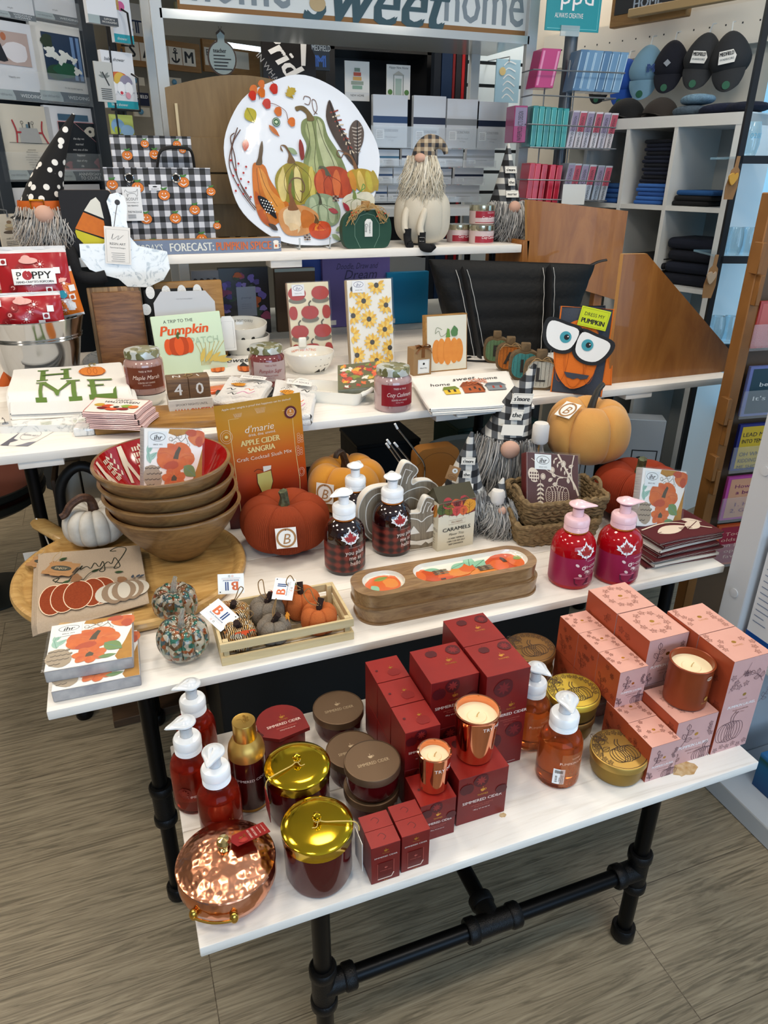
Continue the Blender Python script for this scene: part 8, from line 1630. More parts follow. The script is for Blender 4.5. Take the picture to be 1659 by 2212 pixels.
# ---- notepads in clear racks
DW=Wl((2,3.66,1.5),radians(90));CLR2=P('#dfe8ee',.05,alpha=.25,coat=1)
def pad_art(col):
 def f(d,w,h):d.rect(0,h*.47,w,h*.60,P(col,.5));d.text('DONOVAN',w*.52,h*.33,h*.06,P('#6a7076',.6),wid=w*.4,bold=.03);d.text('Mini Notepad',w*.52,h*.2,h*.035,P('#6a7076',.6));d.text('50 Pages',w*.52,h*.14,h*.03,P('#6a7076',.6));d.rect(w*.08,h*.16,w*.32,h*.34,P('#eceeef',.6));[d.line([(w*.1,h*(.19+.03*i)),(w*.28,h*(.19+.03*i))],h*.01,TXB)for i in range(5)]
 return f
pads=[(806,205,880,318,'#1f3f6a',0),(893,207,962,322,'#14233f',0),(965,214,1033,320,'#7d8388',0),(1030,220,1095,320,'#10203a',0),(812,323,862,358,'#3a6a8a',1),(868,322,920,358,'#14233f',1),(945,322,1000,360,'#7d8388',1),(1008,320,1068,360,'#aab0b4',1),(816,362,848,396,'#1f3f6a',2),(850,362,905,396,'#aab0b4',2),(945,364,975,398,'#7d8388',2),(982,362,1044,398,'#10203a',2),(812,400,836,435,'#1f3f6a',3),(838,400,870,435,'#7d8388',3),(962,400,1035,436,'#aab0b4',3)]
col_n=('navy','dark navy','grey','black-banded');n_=0
rown=('top row','second row','third row','bottom row')
for i,(u0,v0,u1,v1,c_,r_)in enumerate(pads):
 k=sum(1 for q in pads[:i]if q[5]==r_);n=sum(1 for q in pads if q[5]==r_)
 card(DW,'notepad_pack','banded white notepad in the %s of the clear rack, %s from the left'%(rown[r_],('first','second','third','fourth')[k]),'notepad',u0,v0,u1,v1,P('#c3c8cf',.35,coat=.5),'white notepads in the clear rack',.04*r_,.025,pad_art(c_))
for r_,(u0,v0,u1,v1)in enumerate(((802,275,1098,322),(805,345,1072,362),(810,385,1048,400),(808,425,1040,438))):card(DW,'clear_rack_tray','clear acrylic tray holding the %s of notepads'%rown[r_],'rack',u0,v0,u1,v1,CLR2,'clear acrylic trays',.04*r_-.012,.004)
HW=Wl((1.6,3.75,1.5),radians(90));
def nh(d,w,h):
 d.rect(0,0,w,h*.22,P('#cfd0cf',.6));d.text('NEW HOME',w*.5,h*.14,h*.055,TXB,wid=w*.55);
 for i,(ww,c_)in enumerate(((.4,'#7fa08a'),(.5,'#8f9a8a'),(.34,'#d3a25a'),(.3,'#b9503c'),(.22,'#7a8a7a'))):d.rect(w*(.5-ww/2),h*(.3+.11*i),w*(.5+ww/2),h*(.39+.11*i),P(c_,.6))
card(HW,'greeting_card','new home greeting card with stacked pots, behind the platter','card',745,132,798,218,PAP,None,0,.004,nh)
def hh(d,w,h):d.text('Happy New Home',w*.5,h*.92,h*.07,TXB,sh=.3,wid=w*.8);d.line([(w*.3,h*.1),(w*.3,h*.7),(w*.7,h*.7),(w*.7,h*.1)],.004,P('#6f7a70',.6));d.rect(w*.37,h*.12,w*.63,h*.6,P('#9fb0a4',.6));d.ell(w*.15,h*.2,w*.1,h*.08,P('#4f7a3a',.6));d.ell(w*.85,h*.2,w*.1,h*.08,P('#4f7a3a',.6));d.poly([(w*.25,h*.7),(w*.75,h*.7),(w*.5,h*.82)],P('#b5b0a4',.6))
card(HW,'greeting_card','happy new home greeting card with a green front door','card',835,140,886,214,PAP,None,0,.004,hh)
CB_=Wl((2.6,5.0,1.5),radians(90));t,w,h=CB_.th('black_cabinet','black cabinet with glass doors in the background','cabinet',708,92,935,560);BC=P('#15171b',.35);m=M();m.box(0,w,.35,.37,0,h,P('#3d4248',.15,.3));m.box(0,w,0,.37,h-.05,h,BC);m.box(0,.06,0,.37,0,h,BC);m.box(w-.06,w,0,.37,0,h,BC);m.box(.06,w-.06,0,.36,h*.55,h*.57,BC);m.ob('cabinet_body',t)
m=M();m.sph((.09,-.01,h*.62),.018,P('#c9c9c9',.3),12,8);m.ob('knob',t)
CPW=Wl((2.6,4.8,1.5),radians(90))
for i,(u0,u1,c_,l_)in enumerate(((934,948,'#14202f','black'),(950,972,'#16345a','navy blue'),(973,978,'#8a2026','thin red'),(980,992,'#2f2f38','charcoal'),(991,998,'#c4232a','bright red'),(999,1006,'#241f2e','dark plum'))):card(CPW,'fabric_roll','%s flag roll standing upright beside the slat wall'%l_,'roll',u0,100,u1,460,P(c_,.7),'upright coloured rolls',0,.05,fl=True)
SWL=Wl((3.3,4.35,1.5),radians(90));t,w,h=SWL.th('slatwall_panel','white slatwall panel with dark grooves, lit by daylight','wall panel',1003,40,1185,620);t.location.y+=.0;m=M();m.box(0,w*.97,.01,.03,0,h,P('#20262c',.6));n=13
for i in range(n):z0=h*i/n;m.box(0,w,-.002,.0095,z0+.016,z0+h/n-.002,P('#d3e3ee',.4))
m.ob('panel',t)
def crystal(d,w,h):[d.cur([(w*.3,h*(.1+.15*i)),(w*.5,h*(.2+.15*i)),(w*.8,h*(.05+.17*i))],.006,P('#f0f8ff',.2))for i in range(6)];d.ell(w*.25,h*.72,.02,.02,P('#d8c48a',.5))
card(Wl((3,4.1,1.5),radians(90)),'gift_bag','pale blue shiny gift bag hanging on the slatwall','bag',1071,128,1122,222,P('#a8cfe6',.2,coat=.6),None,0,.01,crystal,hk=.26)
BK=Wl((1.4,4.6,1.5),radians(90));t,w,h=BK.th('black_banner','black rounded board with white pride lettering behind the plate','banner',568,78,682,215);m=M();m.prism([(x*w,y*h)for x,y in((0,0),(.85,0),(1,.3),(1,.7),(.85,1),(0,1))],0,.03,P('#131416',.3));m.box(w*.3,w*.5,.03,.06,-t.location.z,h*.8,P('#131416',.3));d=D(m,fr_front(0),.001);d.text('Pride',w*.42,h*.66,h*.36,P('#d3d6d8',.5),sh=.25,rot=-.9,bold=.05);d.text('IN WHAT SHE',w*.2,h*.35,h*.1,P('#8a8d90',.5),rot=-.9);d.poly([(w*.72,h*.55),(w*.80,h*.55),(w*.84,h),(w*.72,h)],P('#cfd2d4',.5));m.ob('board',t)
def mf(d,w,h):d.text('MEDFIELD',w*.55,h*.72,h*.2,P('#9fb0c0',.6),wid=w*1.0);d.text('M',w*.5,h*.3,h*.38,P('#2f5aa8',.6),bold=.1)
card(Wl((2.0,4.75,1.5),radians(90)),'school_sign','dark blue medfield sign with a blue letter M','sign',672,84,712,152,P('#1d2c3c',.6),None,0,.02,mf,hk=.9)
# ---- left wall: shelves, pegs, letter signs
OAK=wood('sign_oak',[(0,'#6b4a28'),(.5,'#8f6a3c'),(1,'#a88250')],sc=(4,30,30),rough=.6,bump=.1,dist=2)
def salem(d,w,h):
 t0=w*.075
 for i,ch in enumerate('SAL.M'):
  x0=w*(.10+.168*i);d.rect(x0,h*.2,x0+w*.16,h*.8,P('#dcd9cf',.6));x=x0+w*.08
  if ch=='.':
   d.ring(x,h*.70,w*.014,w*.014,.008,TXB,14);d.line([(x,h*.68),(x,h*.32)],.012,TXB);d.line([(x-w*.03,h*.6),(x+w*.03,h*.6)],.01,TXB);d.cur([(x-w*.045,h*.42),(x-w*.03,h*.33),(x,h*.29),(x+w*.03,h*.33),(x+w*.045,h*.42)],.014,TXB,4)
  else:d.text(ch,x,h*.5,h*.40,TXB,bold=.05)
card(LW_,'letter_sign','oak framed sign with letter tiles and an anchor, on the left wall','sign',252,84,432,148,OAK,None,.0,.03,salem)
card(LW_,'letter_sign','second oak framed letter sign further right, partly behind the ornament','sign',440,92,560,160,OAK,None,.0,.03,lambda d,w,h:(d.rect(w*.02,h*.2,w*.8,h*.75,P('#d3d0c6',.6)),d.text('ESSEX',w*.2,h*.6,h*.2,TXB),d.text('N',w*.2,h*.34,h*.2,TXB)))
card(LW_,'letter_sign','large white sign with dark letters at the top left of the wall','sign',268,8,318,92,P('#d8d8d4',.6),None,.05,.02,lambda d,w,h:d.text('ST',w*.4,h*.42,h*.34,P('#2c3c5c',.6),bold=.1))
card(LW_,'printed_sign','row of cream price cards above the letter signs','sign',380,12,470,45,P('#b8b08a',.6),None,.1,.02,lambda d,w,h:(d.line([(w*.33,0),(w*.33,h)],.01,WHT.copy()if 0 else WHT),d.line([(w*.72,0),(w*.72,h)],.01,WHT)))
for i,(u0,v0,u1,v1)in enumerate(((275,166,312,184),(364,168,392,188),(290,232,324,252),(368,236,398,256))):
 t,w,h=card(LW_,'peg_rail','white peg rail with blue knobs, %s'%('upper left','upper right beside the plywood arch','lower left','lower right')[i],'rail',u0,v0,u1,v1,P('#cfcabb',.6),'white peg rails',.02,.02)
 m=M();m.sph((w*.35,-.02,h*.5),.02,P('#5f9ac0',.3),12,8);m.ob('knob',t)
card(LW_,'printed_sign','dark blue medfield warriors sign','sign',285,200,322,228,P('#1d2440',.6),None,.03,.01,lambda d,w,h:(d.text('MEDFIELD',w*.45,h*.7,h*.26,P('#e0e2e6',.6),wid=w*.95,bold=.1),d.text('M',w*.3,h*.3,h*.3,P('#4a6ac0',.6))))
card(LW_,'printed_sign','white welcome sign half hidden by the white post','sign',366,204,400,234,P('#d8d8d2',.6),None,.03,.01,lambda d,w,h:d.text('WELCOME',w*.6,h*.62,h*.3,P('#5a5a5a',.6),wid=w*1.1))
card(LW_,'ceiling_light_bar','bright fluorescent tube seen beneath the white shelf','light',470,96,580,106,P('#dff4ff',.5,emis=2.5),None,-.3,.03)
# ---- left greeting card rack
GRK=Wl(R0(100,300,2.95),radians(54));RK=P('#2b333b',.55,bump=(40,.1))
def bx(t,W,u0,v0,u1,v1,mat,back,th,name):
 um,vm=(u0+u1)/2,(v0+v1)/2;a0,a1=W.az(u0,vm,back)[0],W.az(u1,vm,back)[0];z1,z0=W.az(um,v0,back)[1],W.az(um,v1,back)[1];o=t.location-W.P;ao=o.dot(W.X);bo=o.dot(W.n);m=M();m.box(a0-ao,a1-ao,back-bo,back-bo+th,z0-t.location.z,z1-t.location.z,mat);return m.ob(name,t)
t=T('card_rack','dark blue-grey greeting card rack at the left edge','rack',GRK.P,GRK.rz);bx(t,GRK,-60,-60,215,900,P('#22272c',.7),.08,.03,'back_panel')
for u0,u1,v0,v1 in((182,200,-60,620),):
 a=GRK.az(190,130)[0];m=M();m.box(a-.03,a+.03,-.03,.09,-GRK.P.z*0-1.5,1.2,RK,.003,1);m.ob('side_post',t)
a=GRK.az(2,400)[0];m=M();m.box(a-.028,a+.028,-.03,.09,-1.5,.12,RK,.003,1);m.ob('side_post',t)
CTH=P('#33424c',.5);CTL=P('#98a6a8',.5)
def strip(lbl,l2=None):
 def f(d,w,h):d.rect(-w*.02,0,w*1.02,h*.13,CTH);d.poly([(-w*.02,0),(w*.38,0),(w*.38,h*.05),(w*.34,h*.13),(-w*.02,h*.13)],CTL);d.text('cardthartic',w*.17,h*.066,h*.034,P('#3a4a52',.5),wid=w*.3);d.text(lbl,w*.68,h*(.066 if not l2 else .09),h*.045,P('#dfe4e6',.5),wid=w*(.4 if not l2 else .46));(d.text(l2,w*.68,h*.035,h*.045,P('#dfe4e6',.5),wid=w*.4)if l2 else None)
 return f
def c_flowers(d,w,h):
 strip('WEDDING')(d,w,h);d.rect(w*.16,h*.28,w*.84,h*.88,P('#1e3550',.6));d.rect(w*.66,h*.30,w*.82,h*.86,P('#6f8fb8',.6));d.rect(w*.72,h*.30,w*.76,h*.86,P('#22385a',.6));d.ell(w*.34,h*.38,w*.18,h*.1,P('#274a34',.6));d.ell(w*.5,h*.42,w*.2,h*.1,P('#1f5a40',.6),wob=.1);d.ell(w*.24,h*.76,w*.1,h*.1,P('#2a3a2a',.6),wob=.1)
 for x,y,r in((.30,.62,.10),(.52,.60,.10),(.44,.55,.08),(.68,.56,.06),(.72,.42,.07),(.24,.66,.06)):d.ell(w*x,h*y,w*r,h*r*.7,P('#e6e8e0',.6),wob=.25,seed=int(x*99))
 d.text('For the beautiful beginning',w*.6,h*.19,h*.02,TXB,sh=.2)
def c_bride(d,w,h):strip('WEDDING')(d,w,h);d.rect(w*.1,h*.45,w*.80,h*.87,P('#b7a39c',.6));d.ell(w*.52,h*.62,w*.24,h*.13,P('#dcd9dc',.6),wob=.06);d.poly([(w*.1,h*.5),(w*.12,h*.84),(w*.26,h*.72),(w*.36,h*.5),(w*.28,h*.48)],P('#1c2028',.6));d.ell(w*.34,h*.80,w*.05,h*.05,P('#b06a4a',.6));d.text('Happily ever',w*.42,h*.3,h*.025,TXB)
def c_table(d,w,h):
 strip('ANNIVERSARY','TO COUPLE')(d,w,h);d.poly([(w*.32,h*.50),(w*.34,h*.70),(w*.68,h*.70),(w*.74,h*.50)],P('#a9aaa8',.6));d.line([(w*.1,h*.50),(w*.9,h*.50)],.0015,TXB);RDc=P('#a8323a',.6);d.cur([(w*.22,h*.80),(w*.27,h*.65),(w*.25,h*.50)],.006,RDc);d.cur([(w*.80,h*.80),(w*.77,h*.65),(w*.86,h*.50)],.006,RDc);d.line([(w*.27,h*.64),(w*.36,h*.64)],.006,RDc);d.line([(w*.70,h*.64),(w*.77,h*.64)],.006,RDc)
 for x in(.4,.6):d.ring(w*x,h*.77,w*.025,h*.02,.0015,TXB,12);d.line([(w*x,h*.75),(w*x,h*.70)],.0015,TXB)
 d.rect(w*.52,h*.70,w*.55,h*.78,TXB);d.rect(w*.47,h*.70,w*.51,h*.75,P('#5f7f90',.6))
 for i,s_ in enumerate(('anniversaries','Milestones of love','and commitment,','anniversaries are a time','to connect, reflect, and','celebrate that life','is simply better','together.')):d.text(s_,w*.5,h*(.41-.034*i),h*.018,TXB)
def c_dark(d,w,h):
 strip('ANNIVERSARY','TO COUPLE')(d,w,h);d.rect(w*.2,h*.16,w*.96,h*.80,P('#1f242a',.4));d.rect(w*.22,h*.82,w*.8,h*.9,P('#3f6078',.6));PKl=P('#c98f92',.4);d.line([(w*.2,h*.16),(w*.96,h*.16),(w*.96,h*.80),(w*.2,h*.80)],.004,PKl,True);d.line([(w*.2,h*.5),(w*.5,h*.8),(w*.96,h*.5)],.002,PKl);d.ell(w*.8,h*.68,w*.1,h*.07,P('#d6cfbf',.5),wob=.1);d.ell(w*.8,h*.68,w*.03,h*.02,TXB);d.ell(w*.88,h*.25,w*.07,h*.07,P('#8a4a52',.5),wob=.2);d.ell(w*.3,h*.22,w*.06,h*.05,P('#8a4a52',.5),wob=.2)
 for i,s_ in enumerate(('the day we','married','was one of the','happiest','days of my','life')):d.text(s_,w*.55,h*(.58-.075*i),h*.03,P('#dfe0de',.5),sh=.25)
def c_frame(d,w,h):d.rect(w*.2,h*.35,w*.75,h*.9,P('#8a8d98',.6));d.rect(w*.28,h*.42,w*.66,h*.84,P('#c8cad0',.6));[d.rect(w*.16,h*(.35+.045*i),w*.22,h*(.37+.045*i),P('#5a3f2c',.6))for i in range(12)]
def c_plain(l,l2=None):return lambda d,w,h:(strip(l,l2)(d,w,h),d.text('with gifts',w*.4,h*.22,h*.03,TXB))
G_='greeting cards in the left rack'
for lb,u0,v0,u1,v1,f,c_ in(('plain white card above a wedding shower strip, top left corner',-20,-60,67,38,c_plain('WEDDING','SHOWER'),PAPb),('plain white card above a wedding strip, top of the rack',72,-55,172,44,c_plain('WEDDING'),PAPb),('wedding card with bride and groom photo',-25,48,88,216,c_bride,PAPb),('wedding card with white flowers by a blue window',78,55,195,220,c_flowers,PAP),('cream anniversary card with a table and two red chairs',8,228,118,388,c_table,P('#cfc9ba',.6)),('dark floral anniversary card with white lettering',108,232,218,390,c_dark,PAPb),('card with a window frame picture behind the witch gnome',34,405,150,560,c_frame,PAPb),('blank card at the lower right of the rack',150,398,225,540,None,PAPb)):
 card(GRK,'greeting_card',lb,'card',u0,v0,u1,v1,c_,G_,-.01,.02,f,.0006)
for i,(u0,v0,u1,v1)in enumerate(((-25,155,200,222),(5,330,222,392),(-20,-10,182,50))):card(GRK,'clear_pocket','clear plastic pocket front of the card rack, %s row'%('second','third','top')[i],'rack',u0,v0,u1,v1,P('#dfe8ee',.04,alpha=.10,coat=1),'clear rack pockets',-.03,.002)
card(GRK,'hanging_card','small cream card with stacked pebbles hanging at the left edge','card',0,462,42,535,P('#d3ccbd',.6),None,-.12,.01,lambda d,w,h:([d.ell(w*(.5+.03*(i%2)),h*(.46+.1*i),w*(.34-.07*i),h*.05,P(('#5f554c','#a8957a','#c9bb9a','#8a735c')[i],.6))for i in range(4)],d.text('small stones',w*.5,h*.28,h*.05,TXB),[d.line([(w*.2,h*(.08+.05*i)),(w*.8,h*(.08+.05*i))],.0015,TXB)for i in range(3)]),hk=.12)
SPW=Wl(R0(250,150,2.7),radians(62));BKW=P('#18191b',.4,.5)
t=T('card_spinner','black wire card spinner between the rack and the white post','rack',SPW.P,SPW.rz)
def wire(t,pts,W=SPW,r=.004,mat=BKW,n='wire'):m=M();m.tube([(W.az(u,v,b)[0],b,W.az(u,v,b)[1]-t.location.z)for u,v,b in pts],r,mat,6);return m.ob(n,t)
for pts in(((262,20,-.02),(275,28,-.05),(286,100,-.05),(262,98,-.02)),((284,160,-.02),(297,168,-.05),(303,240,-.05),(240,236,-.02)),((236,100,0),(250,236,0)),((262,105,.03),(275,300,.03)),((250,240,.02),(262,330,.02))):wire(t,pts)
pole=M();p_=SPW.az(262,200,.12)[0];pole.tube([(p_,.14,-SPW.P.z+.0),(p_,.14,.9)],.016,BKW,12);pole.ob('pole',t)
GS='cards on the black spinner'
def teal(lbl,f=None):return lambda d,w,h:(d.rect(0,0,w,h*.14,P('#1a97a5',.5)),d.text(lbl,w*.4,h*.07,h*.05,PAP),(f(d,w,h)if f else None))
card(SPW,'greeting_card','support and encouragement card at the top of the spinner','card',186,-40,250,52,PAPb,GS,-.05,.02,lambda d,w,h:(d.rect(0,0,w,h*.2,P('#3f454c',.5)),d.rect(0,0,w*.38,h*.2,CTL),d.text('SUPPORT &',w*.7,h*.14,h*.045,PAP),d.text('ENCOURAGEMENT',w*.7,h*.07,h*.045,PAP,wid=w*.5),d.text('remembering',w*.5,h*.6,h*.03,TXB)))
card(SPW,'greeting_card','white card with pink balloon above a teal strip','card',240,-40,282,92,PAPb,GS,0,.02,teal('shower',lambda d,w,h:(d.ell(w*.5,h*.6,w*.2,h*.08,P('#c2568a',.5)),[d.ell(w*(.2+.08*(i%3)),h*(.55+.04*(i//3)),.004,.004,P('#b5904a',.5))for i in range(12)])))
card(SPW,'greeting_card','baby shower card with bunnies under a patched umbrella','card',225,112,292,234,PAPb,GS,0,.02,teal('baby shower',lambda d,w,h:(d.text('baby shower',w*.4,h*.86,h*.06,TXB,sh=.3),d.ell(w*.45,h*.5,w*.36,h*.15,P('#c9643a',.5)),d.ell(w*.5,h*.49,w*.2,h*.15,P('#d3b04a',.5)),d.ell(w*.68,h*.47,w*.2,h*.13,P('#8f8aa0',.5)),d.rect(w*.05,h*.3,w*.95,h*.44,PAPb),[d.ell(w*x,h*.36,w*.12,h*.12,P('#e8eaee',.5))for x in(.25,.5,.75)],d.ell(w*.5,h*.28,w*.05,h*.03,P('#c43a4a',.5)),d.ell(w*.7,h*.24,w*.08,h*.06,P('#d99aa8',.5)))))
card(SPW,'hanging_card','grey dragonfly card in a clear sleeve hanging on a hook','card',208,134,246,220,P('#b3b5b2',.5),None,-.09,.006,lambda d,w,h:([d.leaf(w*.5,h*.62,w*.34,w*.11,a,P('#6f7674',.6))for a in(.3,.8,2.3,2.9)],d.line([(w*.4,h*.75),(w*.7,h*.42)],.004,TXB),[d.line([(w*.2,h*(.08+.05*i)),(w*.8,h*(.08+.05*i))],.002,TXB)for i in range(6)]))
card(SPW,'greeting_card','pale yellow and blue hill card below the spinner pockets','card',240,248,288,290,P('#b8c46a',.6),GS,.02,.01,lambda d,w,h:(d.ell(w*.3,h*.4,w*.3,h*.4,P('#7fa8cc',.6)),d.ell(w*.7,h*.2,w*.3,h*.3,P('#8fb4d4',.6)),d.ell(w*.25,h*.2,w*.14,h*.2,P('#a3b84a',.6))))
# ---- things under the ledge on the grey shelf
UW=Wl((1,3.22,1.2),radians(90));
def onshelf(name,lb,cat,u0,v0,u1,v1,mat,art=None,back=0,th=.03,g=None):
 t,w,h=UW.th(name,lb,cat,u0,v0,u1,v1,g,back);h+=t.location.z-R3;t.location.z=R3+.001;m=M();m.box(0,w,0,th,0,h,mat,.002,1)
 if art:art(D(m,fr_front(0),.0006),w,h)
 m.ob('body',t);return t
def floral(d,w,h):
 rr=random.Random(6)
 for i in range(34):d.ell(rr.uniform(.08,.92)*w,rr.uniform(.06,.94)*h,w*rr.uniform(.04,.1),w*rr.uniform(.04,.09),P(('#4f3f80','#8a3a5a','#6a5aa8','#b5561f','#3a4a34','#8a78b8')[i%6],.5),wob=.15,seed=i,n=14)
 d.rect(w*.33,h*.28,w*.72,h*.72,P('#9aa0ac',.5));d.text('greetings',w*.52,h*.56,h*.03,P('#6a707c',.5));[d.line([(w*.42,h*(.4+.03*i)),(w*.62,h*(.4+.03*i))],.0015,P('#7a808c',.5))for i in range(3)]
onshelf('floral_box','dark box with purple and orange flowers and a grey label, under the ledge','box',475,578,582,700,P('#15161c',.3,coat=.4),floral)
onshelf('spotted_journal','grey journal with dark brown spots, under the ledge at left','notebook',418,585,478,710,P('#77777a',.5),lambda d,w,h:[d.ell(w*(.15+.23*(i%4)),h*(.1+.15*(i//4)),w*.075,h*.045,P('#2f201a',.5),rot=.5)for i in range(24)])
onshelf('kraft_notebook','brown kraft notebook in front of the spotted journal','notebook',418,628,466,712,P('#5f4d38',.6),lambda d,w,h:d.rect(0,h*.4,w,h*.58,P('#a39f92',.6)),-.05)
onshelf('kraft_folder','dark brown folder with pale top, behind the red pumpkin napkins','folder',596,580,682,706,P('#4a3a2a',.6),lambda d,w,h:d.rect(0,h*.95,w,h,P('#8fa0a0',.6)))
onshelf('blue_book','royal blue book standing behind the brown folder','book',604,560,700,700,P('#173a8a',.5),lambda d,w,h:d.text('AT',w*.9,h*.45,.03,PAP,bold=.06),.05)
onshelf('purple_book','purple doodle draw and dream activity book','book',698,556,842,706,P('#5f5490',.5),lambda d,w,h:(d.text('Doodle, Draw and',w*.5,h*.88,.026,P('#2f2a50',.5),sh=.3,wid=w*.6),d.text('Dream',w*.55,h*.76,.04,P('#2f2a50',.5),sh=.3),d.rect(w*.04,h*.04,w*.18,h*.11,PAP)),.02)
onshelf('turquoise_box','bright turquoise box standing behind the wood print block','box',836,588,925,695,P('#0f7aa8',.4),lambda d,w,h:(d.rect(w*.05,h*.03,w*.2,h*.12,PAP)))
for i,(u0,v0,u1,v1,c_)in enumerate(((470,460,500,525,'#15161a'),(500,455,530,515,'#0f1420'),(535,462,560,520,'#1a1a20'),(440,470,468,525,'#26384a'))):
 t,w,h=UW.th('plush_toy','dark plush toy on the shelf seen below the ledge back, %s'%('second from the left','third from the left','rightmost of the group','leftmost, bluish')[i],'toy',u0,v0,u1,v1,'dark plush toys',.35);m=M();m.sph((w/2,.04,h*.35),(w*.5,.04,h*.35),P(c_,.9),14,10);m.sph((w/2,.04,h*.8),(w*.35,.035,h*.22),P('#c9c9cc' if i==1 else c_,.9),14,10);m.ob('body',t)
 # ---- right: spinner of napkin packs
SR=Wl(R0(1232,230,3.35),radians(97));PWc=P('#8d9298',.3,.8)
t=T('napkin_spinner','grey wire spinner rack holding colourful napkin packs','rack',SR.P,SR.rz);m=M();a,z=SR.az(1232,230);m.tube([(a,.06,-SR.P.z),(a,.06,SR.az(1240,62)[1]-SR.P.z)],.03,P('#5f656c',.35,.6),20);m.ob('pole',t)
for vv,u0,u1 in((150,1152,1350),(205,1150,1330),(268,1140,1330),(318,1145,1330),(388,1140,1318),(430,1140,1310)):m=M();a0,z0=SR.az(u0,vv,-.12);a1,z1=SR.az(u1,vv+(8 if vv<300 else 4),-.12);m.tube([(a0,.0,z0-SR.P.z),(a0,-.12,z0-SR.P.z),(a1,-.12,z1-SR.P.z),(a1,.0,z1-SR.P.z)],.0032,PWc,6);m.ob('wire_tray',t)
for uu in(1182,1232,1247):m=M();a0,z0=SR.az(uu,130,-.02);m.tube([(a0,-.02,z0-SR.P.z),(a0,-.02,z0-SR.P.z-.62)],.003,PWc,6);m.ob('upright_wire',t)
def packs(us,v0,v1,cols,lbl,g,sk=.10,stripe=None,wd=None):
 for i,u in enumerate(us):
  c_=cols[i%len(cols)];wpx=(wd or 15);t,w,h=SR.th('napkin_packet','%s, %s from the left'%(lbl,('first','second','third','fourth','fifth','sixth','seventh','eighth')[i]),'napkins',u,v0+i*1.2,u+wpx,v1+i*.9,g,-.09);m=M();m.X=Matrix(((1,0,sk,0),(0,1,0,0),(0,0,1,0),(0,0,0,1)))
  m.box(0,w*.92,-.0,.10,0,h,P(c_,.3,coat=.5),.002,1);d=D(m,fr_front(0),.0005)
  if stripe:d.rect(w*.06,h*.06,w*.16,h*.94,P(stripe,.4));d.rect(w*.76,h*.06,w*.86,h*.94,P(stripe,.4))
  if 'white' in lbl:d.rect(w*.05,h*.45,w*.87,h*.95,P('#a8485a' if i%2 else '#8a7f9a',.4));d.text('PAPERPRODUCTS DESIGN',w*.45,h*.45,w*.34,TXB,rot=pi/2,wid=h*.8)
  m.ob('packet',t)
packs([1158],104,190,['#b8407a'],'large pink napkin pack in the top left pocket',None,.16,'#d88ab0',44);packs([1110],228,308,['#96205f'],'magenta napkin pack left of the white post',None,.0,None,30)
packs([1240,1256,1272,1290,1308,1326],106,196,['#54789c','#668cae','#6f94b4'],'blue napkin pack in the top pockets','blue napkin packs',.16,'#a8c4d8',19)
packs([1148,1161,1174,1187,1200,1213],228,318,['#1f7f80','#2a9392'],'teal napkin pack in the middle left pocket','teal napkin packs',.02,'#7fc4bf',13)
packs([1226,1242,1258,1276,1293,1309],238,320,['#b9b4be','#c4bfc4'],'white patterned napkin pack in the middle right pocket','white patterned napkin packs',.14,None,16)
packs([1138,1150,1164,1182,1196],352,436,['#b01f38','#c22a44'],'red napkin pack in the bottom left pocket','red napkin packs',.06,'#d86a78',13)
packs([1216,1230,1246,1262,1280,1296],352,432,['#8f9aa8','#a5adb8'],'white and blue napkin pack in the bottom right pocket','white and blue napkin packs',.14,None,16)
card(SR,'hanging_sign','teal sign reading always creative on top of the spinner','sign',1182,-60,1300,68,P('#128e98',.5),None,-.02,.006,lambda d,w,h:(d.line([(w*.04,h*.04),(w*.96,h*.04),(w*.96,h),(w*.04,h)],.002,P('#7fd0d4',.5)),d.text('ALWAYS CREATIVE',w*.42,h*.27,h*.085,WH,wid=w*.52),d.text('ppd',w*.55,h*.62,h*.32,WH,wid=w*.6)))
card(SR,'sign_holder','clear clip holding the teal sign on the pole','clip',1212,55,1252,78,P('#cfe0e4',.1,alpha=.5,coat=1),None,-.03,.01)
card(SR,'blank_card','blank white card above the plywood panel','card',1215,398,1264,442,P('#d3d6d4',.6),None,-.2,.003)
